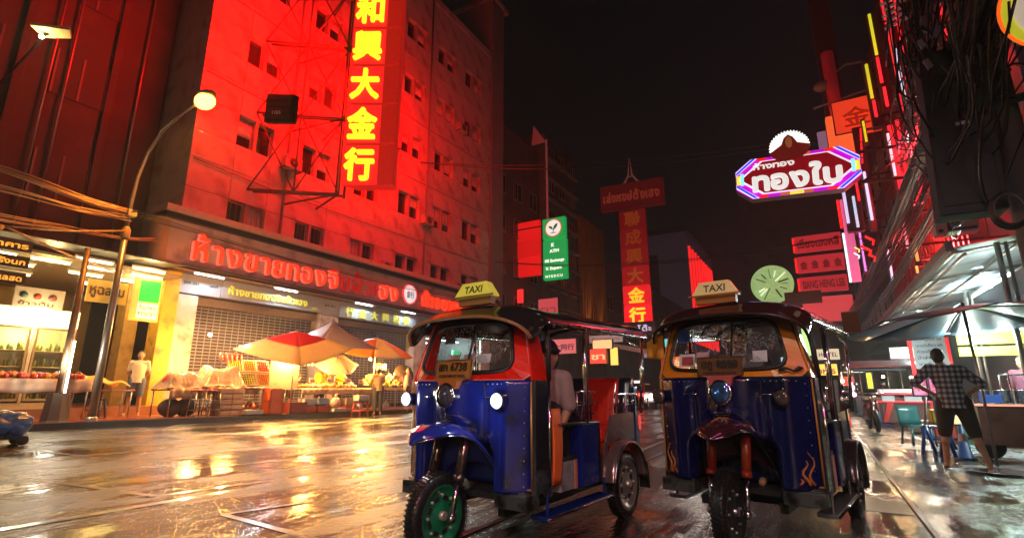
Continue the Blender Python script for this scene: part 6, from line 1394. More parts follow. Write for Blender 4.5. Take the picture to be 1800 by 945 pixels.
def rt(lbl, p, L_, pw, col=(.62, .95, 1), ax='y', mat=None): ftube(p, L_, ax, pw=pw, lbl=lbl, g=None, mat=mat or cyt, lightcol=col)
rt('bright cyan-white tube slung under the awning right above the big umbrella', (3.95, 16.8, 3.62), 3.4, 420)
rt('second tube further down under the awning', (3.6, 24, 3.5), 1.6, 200)
rt('left bright tube in front of the yellow signboard', (2.45, 12.2, 2.16), .75, 130, (.8, 1, .9), 'x')
rt('right bright tube in front of the yellow signboard', (3.0, 12.2, 2.18), .5, 110, (.8, 1, .9), 'x')
yb = thing('yellow_signboard', 'bright yellow lettered stall signboard behind the umbrella pole at the right', 'signboard', (2.42, 13, 1.82))
for k, (z, h) in enumerate(((.15, .36), (-.07, .17))):
    m = MB(); m.mm((0, 0, z), (1.5, .05, z + h)); b_ = part('board', m, M('yellow stall board', (.75, .78, .04), .5, emit=(.8, .95, .03), es=.42), yb, .008)
write(yb, 'ก๋วยจั๊บน้ำใส', (.10, -.012, .24), (1, 0, 0), (0, 0, 1), 1.25, .13, M('green brown print', (.25, .28, .03), .5), .01, .03)
mbd = thing('white_menu_board', 'white menu board with printed rows and red side strips left of the man in checks', 'sign', (1.98, 15, 1.58))
m = MB(); m.mm((0, 0, 0), (.60, .03, .80)); part('board', m, M('white blue board', (.55, .62, .68), .5, emit=(.7, .85, 1), es=.16), mbd)
for x, x1 in ((-.09, -.01), (.61, .67)):
    m = MB(); m.mm((x, -.01, -.42 if x < 0 else .1), (x1, .03, .70)); part('red_strip', m, EM('red strip', (1, .04, .05), .7), mbd)
for k, s_ in enumerate(('ข้าวหมูแดง 50', 'บะหมี่เกี๊ยว 60', 'ก๋วยเตี๋ยว 50', 'น้ำลำไย 20', 'ชาเย็น 25')): write(mbd, s_, (.06, -.006, .64 - .14 * k), (1, 0, 0), (0, 0, 1), .48, .06, M('grey menu print', (.2, .2, .25), .5), .01, .02)
# big umbrella by the man
umbrella('very large blue-grey umbrella spread over the right pavement, seen edge-on', (2.15, 10.6, .02), 1.75, 2.15, .24, 8, [cloth_mat('blue grey umbrella cloth', (.07, .13, .19), .3)], tilt=(R(-2), R(-4)))
# stalls at the right
sc1 = thing('noodle_cart', 'stainless noodle cart with lit red trim and glass case under the yellow board', 'cart', (2.62, 11.9, .02))
stl = M('stainless steel', (.45, .45, .48), .25, .9, var=.3)
m = MB(); m.mm((-.38, -.35, .22), (.75, .35, .82)); part('cabinet', m, M('brown cart cabinet', (.28, .20, .17), .3, .4, dirt=((.15, .1, .09), 3.)), sc1, .01)
m = MB(); m.mm((-.42, -.40, .82), (.8, .40, .88)); part('worktop', m, stl, sc1, .01)
m = MB(); m.mm((-.42, -.415, .84), (.3, -.40, .87)); part('lit_trim', m, EM('warm red lit trim', (1, .35, .22), 1.2), sc1)
m = MB()
for a, b_ in (((.1, -.3, .88), (.1, -.3, 1.35)), ((.75, -.3, .88), (.75, -.3, 1.35)), ((.1, -.3, 1.35), (.75, -.3, 1.35)), ((.1, .2, 1.35), (.75, .2, 1.35)), ((.1, .2, .88), (.1, .2, 1.35)), ((.1, -.3, 1.35), (.1, .2, 1.35))): m.tube([a, b_], .012, 6)
part('case_frame', m, stl, sc1)
m = MB(); m.mm((.11, -.295, .89), (.74, -.29, 1.34)); part('case_glass', m, glass_mat('case glass', 0, (.9, .95, 1), .12), sc1)
for k in range(3): m = MB(); m.lathe([(0, 0), (.11, 0), (.12, .02), (.12, .20), (.13, .21), (0, .22)], (-.22 + .27 * k, .05, .88)); part('pot', m, stl, sc1)
m = MB(); m.mm((-.30, -.22, .89), (-.02, -.20, 1.02)); part('blue_label', m, M('blue label', (.05, .15, .6), .4, emit=(.1, .3, 1), es=.3), sc1)
for s_ in (-.3, .65): m = MB(); m.lathe([(0, -.03), (.18, -.03), (.2, 0), (.18, .03), (0, .03)], (s_, -.3, .2), 'y', 20); part('wheel', m, black, sc1)
person('bystander in a maroon top behind the stainless cart at the right edge', (3.25, 12.9, .02), R(-40), None, M('maroon top', (.20, .05, .08), .8), M('dark trousers', (.03, .03, .04), .8), voxel=.024)
rs = thing('red_food_cart', 'red-trimmed food cart with white counter down the right pavement', 'cart', (2.05, 19.6, .02))
redst = M('red cart enamel', (.50, .03, .04), .3, coat=.5)
m = MB(); m.mm((-.50, -.4, .15), (.75, .4, .72)); part('cabinet', m, M('dark cart body', (.10, .05, .05), .4), rs); m = MB(); m.mm((-.55, -.45, .95), (.8, .45, 1.01)); m.mm((-.55, -.46, .72), (.8, .45, .76)); part('red_trim', m, EM('red trim lit', (.75, .03, .05), .45), rs)
m = MB(); m.mm((-.5, -.42, 1.011), (.4, .3, 1.10)); part('counter', m, M('white counter', (.6, .58, .62), .4, emit=(.8, .8, .9), es=.25), rs)
m = MB(); m.prism([(-.52, .15), (-.36, .72), (-.2, .72), (-.42, .15)], -.45, -.41, 'xz'); part('slanted_leg', m, redst, rs); m = MB(); m.prism([(.55, .15), (.66, .72), (.76, .72), (.70, .15)], -.45, -.41, 'xz'); part('slanted_leg', m, redst, rs)
m = MB(); m.mm((-.45, -.30, .76), (-.15, -.1, .92)); part('tub', m, M('cyan tubs', (.3, .55, .65), .3, emit=(.5, .9, 1), es=.3), rs); m = MB(); m.mm((.1, -.30, .76), (.5, -.1, .90)); part('tub', m, MC['cyan tubs'], rs)
for (lbl, x, y, z, w, h, col, es, s_) in (('white lit lamp box under the awning left of the menu board', 1.84, 18, 1.97, .55, .30, (1, .97, .88), 1.6, None), ('lime green lit panel over the red food cart', 1.40, 21, 1.15, .14, .50, (.55, .85, .02), .8, None), ('yellow lit stall panel beyond the red food cart', 1.45, 24, .40, .45, .42, (.80, .85, .05), .7, None), ('orange glowing sign seen through the cabin of the amber-framed three-wheeler', -.2, 26, 1.62, .95, .55, (1, .62, .10), .8, 'อาหาร'),
       ('magenta price card beside the man in checks', 2.05, 14.2, 1.0, .28, .34, (1, .12, .35), .6, '50'), ('pink price card left of the magenta one', 1.78, 14.4, 1.0, .24, .34, (.9, .25, .45), .5, '40'), ('green vertical neon strip sign seen through the rear of the amber-framed cabin', -.34, 22, 2.33, .26, 1.05, (.45, .8, .25), .8, None),
       ('warm orange lit stall shelf beside the blue cones', 2.0, 13.6, .45, .42, .5, (1, .55, .3), .5, None), ('white lit sign far along the right pavement over the stalls', 1.1, 30, 1.9, .8, .4, (1, .9, .85), 1.0, 'เปิด'), ('small red lit sign far along the right pavement', .9, 32, 1.3, .7, .45, (1, .08, .06), .9, 'ทอง')):
    litsign(lbl, x, y, z, w, h, col, es, s_, (.3, .05, .05), .1)
bulb('bright bulb beside the white lamp box', (2.25, 17.5, 1.82), 60, (1, .85, .6), .06, None); bulb('orange bulb over the red food cart', (1.72, 19.5, 1.50), 30, (1, .6, .25), .04, None); bulb('bulb at the right of the red food cart', (2.35, 19, 1.45), 30, (1, .85, .6), .05, None); bulb('bulb hanging far down the right pavement', (1.15, 27, 2.0), 50, (1, .8, .5), .05, None)
for k, (x, y, z, c_) in enumerate(((1.0, 30, 1.5, (1, .5, .3)), (.6, 34, 1.8, (1, .9, .8)), (1.6, 34, 1.2, (.6, .9, 1)), (.2, 38, 1.6, (1, .3, .2)), (1.2, 26, .9, (1, .4, .5)))):
    o = thing('far_stall_lamp', ['coral', 'ivory', 'icy blue', 'scarlet', 'rose'][k] + ' point of light among the far stalls on the right', 'lamp', (x, y, z)); m = MB(); m.sph((0, 0, 0), .09, 10, 6); m.tube([(0, 0, 0), (0, 0, .5)], .01, 4); part('globe', m, EM('far lamp %d' % k, c_, 6), o)
far = [('striped awning stall', 1.9, 23, (.30, .10, .10)), ('dark awning stall', 1.9, 27, (.12, .12, .14))]
for (l_, x, y, c_) in far:
    t = thing('market_stall', l_ + ' down the right pavement beyond the red food cart', 'stall', (x, y, .02)); 
    m = MB(); m.mm((-.6, -.6, .1), (.9, .6, .8)); part('counter', m, M(l_ + ' counter', c_, .5), t)
    m = MB(); m.shell(lambda i, j: (-1.0 + 2.2 * i, -.9 + 1.8 * j, 2.1 - .25 * abs(2 * j - 1)), 4, 6, (0, 0, .02)); part('awning', m, M(l_ + ' cloth', c_, .6), t)
    for s_ in (-.6, .6): m = MB(); m.tube([(s_, -.5, 0), (s_, -.5, 2.0)], .02, 6); part('post', m, galv, t)
# plastic chairs/bins and blue legs on the pavement
bn = thing('plastic_chair', 'dark teal plastic chair standing on the pavement left of the blue trestle', 'chair', (1.62, 13.6, .02), R(20))
tp = M('teal plastic', (.03, .14, .15), .3, coat=.5)
m = MB(); m.mm((-.2, -.2, .36), (.2, .2, .40)); part('seat', m, tp, bn, .01); m = MB(); m.shell(lambda i, j: (-.21 + .42 * i, .19 + .06 * j - .03 * math.sin(math.pi * i), .40 + .36 * j), 8, 4, (0, .015, 0)); part('backrest', m, tp, bn)
for a in (-1, 1):
    for b_ in (-1, 1): m = MB(); m.tube([(a * .21, b_ * .21, 0), (a * .17, b_ * .17, .37)], .022, 6); part('leg', m, tp, bn)
bs = stool('dark blue plastic stool in front of the teal chair', (1.86, 13.1, .02), .42, M('navy plastic', (.02, .04, .10), .4), .34, False, R(15))
bc = M('blue plastic', (.03, .10, .38), .4, coat=.4)
for k, (x, y, l_) in enumerate(((1.50, 11.6, 'blue trestle leg with a pale bar leaning at it, left of the man in checks'), (1.72, 11.4, 'second slim blue trestle leg next to the man in checks'))):
    t = thing('trestle', l_, 'trestle', (x, y, .02)); m = MB(); m.tube([(-.10, 0, 0), (0, 0, .5)], .03, 6); m.tube([(.10, 0, 0), (0, 0, .5)], .03, 6); part('blue_foot', m, bc, t); m = MB(); m.tube([(0, 0, .45), (.08, 0, .98)], .022, 8); part('pale_bar', m, M('pale bar', (.55, .5, .5), .4), t)
cn = thing('traffic_cone', 'blue cone standing behind the legs of the man in checks', 'cone', (1.93, 11.3, .02)); m = MB(); m.lathe([(.14, 0), (.14, .02), (.10, .03), (.02, .55), (0, .55)], n=20); part('cone', m, bc, cn); m = MB(); m.lathe([(.062, .28), (.050, .38)], n=20); 
part('white_band', MB().lathe([(.068, .28), (.048, .40)], n=20), whitep, cn)
# wet plastic sheet / puddle on the pavement and tar patch
m = MB(); m.shell(lambda i, j: (.55 * (i - .5) * 2 * math.cos((j - .5) * 2.6), .35 * math.sin((j - .5) * 2.9), .006 * math.sin(i * 9 + j * 4)), 12, 8, (0, 0, .004)); o = part('flattened_sheet', m, M('wet pale sheet', (.45, .48, .52), .15, coat=1)); o.location = (2.15, 9.7, .045); tag(o, 'wet pale cardboard lying flat by the feet of the man in checks', 'cardboard')
# motorbike beyond the right tuk-tuk
mo = thing('motorcycle', 'parked scooter at the right kerb behind the amber-framed three-wheeler', 'motorcycle', (1.15, 17.5, .02), R(4))
for y in (-.62, .62):
    m = MB(); m.lathe([(.17, -.04), (.26, -.045), (.29, -.02), (.29, .02), (.26, .045), (.17, .04)], (0, y, .29), 'x', 24); part('wheel', m, black, mo)
m = MB(); m.tube([(0, -.62, .29), (0, -.45, .95)], .03); m.tube([(-.3, -.40, 1.0), (.3, -.40, 1.0)], .018); part('fork', m, chrome, mo)
m = MB(); m.tube([(0, -.42, .8), (0, -.2, .45), (0, .2, .40), (0, .6, .62)], [.10, .14, .16, .10], 10); part('body', m, M('dark scooter paint', (.04, .01, .02), .2, coat=1), mo)
m = MB(); m.sph((0, .25, .78), (.13, .42, .07), 14, 8); part('seat', m, black, mo); m = MB(); m.sph((0, -.50, .88), .08, 10, 8); part('headlight', m, chrome, mo)
for s_ in (-1, 1): m = MB(); m.tube([(s_ * .25, -.4, 1.0), (s_ * .3, -.42, 1.2)], .008, 6); m.sph((s_ * .31, -.42, 1.24), (.06, .015, .045), 10, 6); part('mirror', m, chrome, mo)

# ------------------------------------------------------------------ hanging signs over the right half
ts = thing('octagonal_gold_shop_sign', 'eight-cornered red neon sign with white Thai letters and a magenta, blue and yellow border', 'sign', (-1.50, 16, 6.68), R(4))
W_, H_ = 3.20, 1.28
ts.rotation_euler = (0, R(2.2), R(3))
def octa(w, h, c, o=0): return [(c + o, o), (w - c - o, o), (w - o, c * .8 + o), (w - o, h - c * .8 - o), (w - c - o, h - o), (c + o, h - o), (o, h - c * .8 - o), (o, c * .8 + o)]
mg_ = EM('magenta neon border', (.50, .0, .55), .85); drk = EM('deep red sign field', (.20, .0, .004), .8); bw = EM('blue neon band', (.03, .07, .85), 1.0); wh2 = EM('white neon letter', (.85, .85, .80), .75)
m = MB(); m.prism(octa(W_, H_, .42), 0, .35, 'xz'); part('case', m, M('sign case steel', (.2, .12, .12), .4, .3), ts, .02)
def flat(name, poly, y, mt): m = MB(); m.prism(poly, y - .012, y, 'xz'); return part(name, m, mt, ts)
flat('border', octa(W_, H_, .42, .01), -.004, mg_)
flat('white_outline', octa(W_, H_, .60, .115), -.030, EM('white neon outline', (.9, .8, .95), .9))
fld = flat('red_field', octa(W_, H_, .62, .145), -.045, drk)
cols = [('red', (.85, .01, .01)), ('brown', (.45, .10, .02)), ('yellow', (.75, .72, .02))]
seg = [(.62, .86, 0), (.86, 1.18, None), (1.18, 1.42, 1), (1.42, 1.78, 2), (1.78, 2.02, 1), (2.02, 2.38, None), (2.38, 2.62, 0)]
for a, b_, c_ in seg:
    if c_ is None: continue
    mt = EM(cols[c_][0] + ' border neon', cols[c_][1], .95)
    flat('border_segment', [(a, .012), (b_, .012), (b_, .10), (a, .10)], -.020, mt); flat('border_segment', [(a, H_ - .10), (b_, H_ - .10), (b_, H_ - .012), (a, H_ - .012)], -.020, mt)
for (mx_, mz_) in ((0, 0), (1, 0), (0, 1), (1, 1)):
    def q(p): return (W_ - p[0] if mx_ else p[0], H_ - p[1] if mz_ else p[1])
    flat('white_band', [q(p) for p in ((.62, .012), (.46, .012), (.012, .38), (.012, .50))], -.034, EM('white corner', (.9, .95, .98), .95))
    flat('blue_band', [q(p) for p in ((.58, .02), (.48, .02), (.02, .41), (.02, .49))], -.050, bw)
for x in (.03, W_ - .19):
    flat('end_plate', [(x, .50), (x + .16, .50), (x + .16, H_ - .50), (x, H_ - .50)], -.022, EM('yellow end neon', (.75, .78, .02), .95)); flat('cyan_end', [(x + (.11 if x < 1 else -.04), .45), (x + (.20 if x < 1 else .05), .45), (x + (.20 if x < 1 else .05), H_ - .45), (x + (.11 if x < 1 else -.04), H_ - .45)], -.060, EM('cyan end neon', (.25, .85, .85), .95))
write(ts, 'ทองใบ', (.45, -.075, .22), (1, 0, 0), (0, 0, 1), 2.30, .56, wh2, .05, .045, True, gap=.02)
write(ts, 'ห้างทอง', (.50, -.075, .90), (1, 0, 0), (0, 0, 1), 1.10, .17, wh2, .03, .03, True, gap=.02)
m = MB(); m.tube([(W_, .2, .2), (W_ + 2.9, .2, .15)], .05); m.tube([(W_, .2, 1.1), (W_ + 2.9, .2, 1.15)], .05); m.tube([(W_, .2, .2), (W_ + 1.5, .2, 1.15)], .03); part('bracket', m, rust, ts)
lo = thing('lotus_sign', 'round lotus emblem of white scalloped petals over a red crescent standing on the octagonal sign', 'sign', (.06, 16.05, 8.10), R(3))
pts = [(0, 0)]
for k in range(45):
    a = math.pi * (1.10 - 1.16 * k / 44); r_ = .50 + .035 * (1 if k % 2 else -1); pts.append((r_ * math.cos(a), .02 + r_ * math.sin(a)))
m = MB(); m.prism([(-.52, -.12)] + pts[1:] + [(.50, -.04), (0, .0)], 0, .10, 'xz'); part('petal_fan', m, EM('white petal neon', (.95, .98, .92), 1.1), lo)
m = MB(); m.prism([(-.56, -.12), (-.20, .10), (-.12, .30), (0, .40), (.12, .30), (.22, .10), (.54, -.02), (.45, -.25), (.25, -.40), (-.22, -.42), (-.42, -.30)], -.03, .0, 'xz'); part('crescent', m, M('dim red brown emblem', (.3, .03, .02), .4, emit=(.5, .02, .01), es=.12), lo)
for (px_, pz_, r_, mt) in ((0, .15, .09, M('brown bud', (.25, .08, .03), .5, emit=(.4, .12, .03), es=.4)),):
    m = MB(); m.sph((px_, -.03, pz_), (r_, .02, r_ * 2.0), 12, 8); part('bud', m, mt, lo)
m = MB(); m.tube([(-.1, .05, -.4), (-.1, .05, -.62)], .03); m.tube([(.1, .05, -.4), (.1, .05, -.62)], .03); m.mm((-.22, -.02, -.50), (.16, .05, -.42)); part('foot', m, EM('blue foot lamp', (.2, .45, .8), .6), lo)
# red stack of signs
rsk = thing('stacked_red_signs', 'stack of three red lettered sign boxes over a plain pink-red panel beside the magenta pole', 'sign', (-.25, 30, 5.0))
prd = EM('pink red box', (.62, .03, .045), .42); dpr = M('dark red letter', (.2, .0, .005), .5, emit=(.3, 0, .01), es=.12)
for (z, h, s_) in ((3.15, .85, 'เซี่ยงเฮงหลี'), (2.05, .85, '金金金金'), (.98, .80, 'SIANG HENG LEE')):
    m = MB(); m.mm((0, 0, z), (2.1, .35, z + h)); b_ = part('sign_box', m, prd, rsk, .02); write(b_, s_, (.12, -.015, z + .2), (1, 0, 0), (0, 0, 1), 1.85, h * .5, dpr, .02, .03, s_[0] == '金', gap=.5 if s_[0] == '金' else .08)
    m = MB(); m.mm((-.1, -.02, z + .05), (-.02, .3, z + h - .05)); part('end_tube', m, redbar, b_)
m = MB(); m.mm((0, 0, -.55), (2.2, .3, .72)); part('plain_panel', m, EM('coral panel', (.75, .07, .085), .5), rsk, .03)
pk = thing('magenta_pole_sign', 'tall thin magenta and white neon column at the right of the stacked red signs', 'sign', (1.36, 20, 4.6))
m = MB(); m.mm((0, 0, 0), (.26, .15, 2.9)); part('magenta_face', m, EM('pink magenta face', (.85, .16, .38), .55), pk); m = MB(); m.mm((-.08, -.02, 0), (-.02, .1, 1.7)); part('white_tube', m, EM('cool tube 2', (.7, .95, 1), 1.3), pk); m = MB(); m.mm((-.10, -.03, 1.9), (-.03, .1, 2.9)); part('red_tube', m, redbar, pk)
# green lit disc
gd = thing('green_lit_disc', 'big round pale green neon disc with radial strokes behind the amber-framed three-wheeler', 'sign', (-1.34, 26, 5.85))
m = MB(); m.lathe([(0, .08), (.86, .08), (.90, 0)], (0, 0, 0), 'y', 40); part('disc', m, M('pale green disc', (.35, .5, .25), .4, emit=(.45, .75, .28), es=.42, scale=4, var=.5), gd)
for k in range(0, 16):
    if k in (5, 8, 12, 14): continue
    a = 2 * math.pi * k / 16 + .12 * math.sin(k * 5); m = MB(); m.box((.50 * math.cos(a), -.02, .50 * math.sin(a)), (.30 + .28 * (k % 3) / 2, .02, .025 + .05 * ((k * 7) % 4) / 4), ry=-a); part('stroke', m, EM('white green stroke', (.8, 1, .65), .9) if k in (2, 3, 9, 10) else M('dark green stroke', (.03, .12, .03), .5), gd)
m = MB(); m.mm((.45, -.06, -1.0), (1.9, .1, -.45)); part('dark_box', m, M('brown box', (.08, .04, .03), .5), gd)
# orange lit boxes, mast lamp
ol = thing('orange_red_box_sign', 'two overlapping orange-red lit boxes high up left of the neon strips', 'sign', (1.45, 22, 10.2))
m = MB(); m.mm((.25, 0, .55), (1.75, .4, 1.95)); part('upper_box', m, EM('orange red face', (.85, .05, .015), .7), ol, .02); m = MB(); m.mm((0, .05, -.2), (1.0, .45, 1.45)); part('lower_box', m, EM('orange face', (.95, .13, .03), .75), ol, .02); m = MB(); m.mm((-.35, .1, -.5), (-.05, .3, .9)); write(ol, '金', (.55, -.02, .85), (1, 0, 0), (0, 0, 1), .9, .8, M('dim red character', (.4, .02, .01), .5, emit=(.5, .02, .0), es=.5), .01, .02); m = MB(); m.tube([(.25, -.02, .55), (1.75, -.02, .55), (1.75, -.02, 1.95), (.25, -.02, 1.95), (.25, -.02, .55)], .03, 6); part('box_frame', m, rust, ol); m = MB(); m.mm((-.35, .1, -.5), (-.05, .3, .9)); part('side_strip', m, M('violet pale strip', (.4, .25, .35), .4, emit=(.5, .3, .5), es=.25), ol)
sl2 = thing('unlit_street_lamp', 'dark unlit arm lamp sticking out above the orange boxes', 'street lamp', (4.0, 24, 14.6)); m = MB(); m.tube([(0, 0, 0), (-1.4, 0, .2), (-2.2, 0, -.3)], .05); m.sph((-2.35, 0, -.55), (.35, .25, .25), 12, 8); m.tube([(0, 0, -1.1), (-2.8, 0, -1.5)], .05); part('arm_and_head', m, M('grey lamp', (.3, .28, .28), .4), sl2)
# vertical neon strips on the right facades
def strip_sign(lbl, x, y, z0, z1, w, parts_, d=.3):
    t = thing('neon_strip_sign', lbl, 'sign', (x, y, z0)); m = MB(); m.mm((0, 0, -.1), (w, d, z1 - z0 + .1)); part('case', m, M('dark sign back', (.12, .06, .06), .4, .3), t, .02)
    for (a, b_, c_, e_, x0, x1) in parts_:
        m = MB(); m.tube([((x0 + x1) / 2 * w, -.03, a * (z1 - z0)), ((x0 + x1) / 2 * w, -.03, b_ * (z1 - z0))], (x1 - x0) * w / 2, 8); part('neon_tube', m, EM('strip %.2f %.2f %.2f %.1f' % (c_ + (e_,)), c_, e_), t)
    m = MB(); m.tube([(w, d / 2, .3), (RX - x, d / 2, .3)], .03, 6); m.tube([(w, d / 2, z1 - z0 - .3), (RX - x, d / 2, z1 - z0 - .3)], .03, 6); part('bracket', m, rust, t)
r1 = (1, .02, .03); yl_ = (.65, .62, .02)
strip_sign('tall slim neon strip, lime at the top and red below, leftmost of the cluster', 2.72, 18, 9.6, 12.9, .28, [(.55, 1, yl_, .9, .1, .4), (.25, .52, r1, 1.1, .1, .4), (0, .2, r1, 1.1, .2, .5)])
strip_sign('short lime and orange neon strip beside the tall slim one', 2.42, 18.2, 9.2, 11.4, .22, [(.4, .95, yl_, .8, .2, .6), (.1, .36, r1, 1, .3, .7)])
strip_sign('long red neon strip with a single break, centre of the cluster', 3.12, 18, 9.1, 12.3, .3, [(.34, 1, r1, 1.15, .1, .5), (0, .32, r1, 1.15, .1, .5)])
strip_sign('red and white neon strip sign bending low over the cables', 2.62, 17.6, 6.4, 8.9, .6, [(0, .95, r1, 1.1, .05, .28), (.35, 1, r1, 1.1, .4, .55), (.25, .8, (.8, .9, 1), 1.0, .7, .82)])
strip_sign('red glowing curved strip close behind the cable tangle', 2.86, 14, 7.2, 9.3, .25, [(0, 1, r1, 1.1, .1, .6)])
strip_sign('short red lit tube in a grey case low on the cable tangle', 2.02, 10, 3.62, 4.50, .17, [(.42, .95, r1, 1.2, .2, .75)])
strip_sign('violet white tube strip left of the cable tangle', 1.95, 18.5, 6.0, 8.0, .16, [(.1, .9, (.65, .7, 1), .9, .1, .6)])
strip_sign('paired lilac and white tubes beneath the orange boxes', 1.42, 19.5, 6.3, 8.1, .5, [(.1, .95, (.7, .65, 1), .8, .0, .18), (.0, .6, (.6, .75, 1), .7, .5, .66), (.5, .95, r1, .8, .8, .95)])
strip_sign('faint dark red wide sign slab high behind the orange boxes', 1.6, 24, 12.6, 18.5, .8, [(0, .5, (.5, .02, .03), .09, .2, .8)])
sr2 = thing('red_letter_cluster', 'small cluster of red and gold lit shapes under the strips, beside the cable bundle', 'sign', (1.62, 17, 4.95))
for (a, b_, c_, mt) in ((.0, .0, .14, redbar), (.12, .28, .12, redbar), (-.22, .05, .07, EM('gold spark', (1, .7, .15), 1.2)), (-.25, -.12, .08, EM('white spark', (.9, .9, 1), 1.0)), (.1, -.22, .1, redbar)):
    m = MB(); m.tube([(a - c_, 0, b_ + c_), (a - c_ * .2, 0, b_ + c_ * .3), (a + c_ * .5, 0, b_ - c_ * .2), (a + c_ * .2, 0, b_ - c_ * 1.3)], c_ * .28, 6); part('lit_stroke', m, mt, sr2)
m = MB(); m.tube([(.0, .05, 0), (2.5, .05, 0)], .03); part('bracket', m, rust, sr2)
for k in range(9):
    if k == 0: hb = thing('stepped_louvre_sign', 'stack of curved pale reflective strips at the top right of the neon strips', 'sign', (2.35, 13, 9.15))
    m = MB(); m.tube([(-.10 + .05 * (k % 2), 0, k * .16), (.22, -.02, k * .16 + .09), (.52, 0, k * .16 + .17)], .035, 6); part('strip', m, M('pink silver strip', (.55, .38, .38), .25, .7, emit=(.8, .4, .4), es=.08), hb)
# ------------------------------------------------------------------ utility pole, cabinet and cable tangle at the upper right
up = thing('utility_pole', 'dark concrete utility pole buried in cables at the upper right', 'utility pole', (2.25, 7.6, 0))
m = MB(); m.tube([(0, 0, 0), (0, 0, 10)], [.15, .12], 10); part('pole', m, M('dark pole concrete', (.10, .09, .09), .7), up)
for z in (4.4, 5.2, 6.0): m = MB(); m.mm((-.7, -.05, z), (.7, .05, z + .09)); part('cross_arm', m, darkmetal, up)
for k in range(6): m = MB(); m.lathe([(.03, 0), (.05, .03), (.03, .05), (.05, .08), (.02, .12)], (-.6 + .24 * k, 0, 5.29)); part('insulator', m, M('brown insulator', (.12, .05, .03), .2, coat=1), up)
ub = thing('equipment_cabinet', 'large black equipment cabinet slung on the utility pole above the awning end', 'cabinet', (1.42, 7.25, 3.06))
m = MB(); m.prism([(0, 0), (.60, 0), (.72, 2.0), (.10, 2.1)], 0, .35, 'xz'); part('case', m, M('black cabinet enamel', (.010, .010, .014), .6, dirt=((.02, .018, .02), 6.)), ub, .02)
m = MB(); m.mm((.05, -.02, .1), (.56, 0, .9)); part('door', m, MC['black cabinet enamel'], ub, .01); m = MB(); m.mm((.30, -.03, 1.05), (.42, -.02, 1.09)); part('maker_plate', m, whitep, ub)
cg = None
bun = [('thick twisted bundle of black cables running down the street above the right kerb', (1.95, 2.5, 5.3), (1.8, 32, 4.9), .35, 16, .16, .018),
       ('second bundle of overhead cables just right of the thick twisted one', (2.3, 2.5, 5.7), (2.15, 30, 5.0), .45, 12, .22, .014),
       ('loose upper cables crossing the top right corner towards the pole', (1.1, 2.0, 6.4), (2.3, 14, 6.3), .5, 10, .35, .012),
       ('high thin cables above the neon strips', (2.0, 3.0, 7.4), (3.6, 26, 8.6), .6, 8, .5, .010),
       ('lowest drooping cable bundle over the awning edge', (2.2, 7.5, 4.5), (2.05, 29, 3.95), .25, 9, .10, .016)]
for b_ in bun: cable(b_[0], b_[1], b_[2], b_[3], b_[4], b_[5], b_[6], darkcable, None, 'cable_bundle', 'cable', 26)
# coils and drooping loops
for k, (x, y, z, r_, l_) in enumerate(((2.12, 7.2, 5.0, .24, 'upper'), (2.33, 7.3, 4.55, .2, 'middle'), (1.95, 7.0, 2.98, .17, 'lowest'), (1.55, 7.3, 5.3, .22, 'leftmost'))):
    t = thing('cable_coil', '%s coil of black cable hanging at the utility pole' % l_, 'cable', (x, y, z))
    for q in range(4): m = MB(); m.tube([((r_ + .01 * q) * math.cos(a / 20 * 2 * math.pi) * .75, .03 * q, (r_ + .012 * q) * math.sin(a / 20 * 2 * math.pi)) for a in range(21)], .012, 6); part('loop', m, darkcable, t)
rng = random.Random(5)
tg = thing('cable_tangle', 'dense tangle of black wires with small fittings around the top of the utility pole', 'cable', (1.9, 7.2, 5.0))
for k in range(90):
    m = MB(); a = Vector((rng.gauss(-.1, .30), rng.uniform(-1.6, .2), rng.uniform(-.9, 2.4))); b_ = Vector((rng.gauss(.0, .22), rng.uniform(.6, 3.5), a.z * .6 + rng.uniform(-.9, .3))); sg = rng.uniform(.1, .9); w_ = rng.uniform(-.12, .12)
    m.tube([tuple(a.lerp(b_, q / 12) + Vector((w_ * math.sin(q * .7), 0, -sg * 4 * (q / 12) * (1 - q / 12) + .03 * math.sin(q * 1.7 + k)))) for q in range(13)], rng.uniform(.007, .016), 5); part('wire', m, darkcable, tg)
for k in range(16):
    m = MB(); m.box((rng.uniform(-.7, .5), rng.uniform(-.35, -.2), rng.uniform(-1, 1.8)), (.05, .05, rng.uniform(.06, .16)), ry=rng.uniform(-.4, .4)); part('splice_box', m, M('splice %d' % (k % 3), [(.25, .2, .2), (.3, .3, .38), (.2, .05, .05)][k % 3], .3, .3, coat=.5), tg)
# glowing disc added in the shape of a lens flare ghost, top right corner
rl = thing('flare_ghost_disc', 'large round pale disc with a yellow and orange rim, added as a lens flare ghost in the top right corner', 'lamp', (2.36, 6.0, 4.66)); rl.rotation_euler = (R(28), 0, R(-20))
m = MB(); m.lathe([(0, -.03), (.30, -.03), (.34, -.0)], (0, 0, 0), 'y', 36); part('glow_disc', m, EM('warm grey diffuser', (.42, .34, .26), .85), rl)
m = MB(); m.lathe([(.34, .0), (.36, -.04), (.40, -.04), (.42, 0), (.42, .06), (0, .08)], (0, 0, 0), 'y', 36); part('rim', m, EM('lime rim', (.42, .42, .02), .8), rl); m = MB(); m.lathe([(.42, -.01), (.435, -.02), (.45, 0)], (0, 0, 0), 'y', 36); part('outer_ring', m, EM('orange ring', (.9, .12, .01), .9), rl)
m = MB(); m.tube([(0, .05, 0), (.25, .6, .2)], .02); part('arm', m, darkmetal, rl)
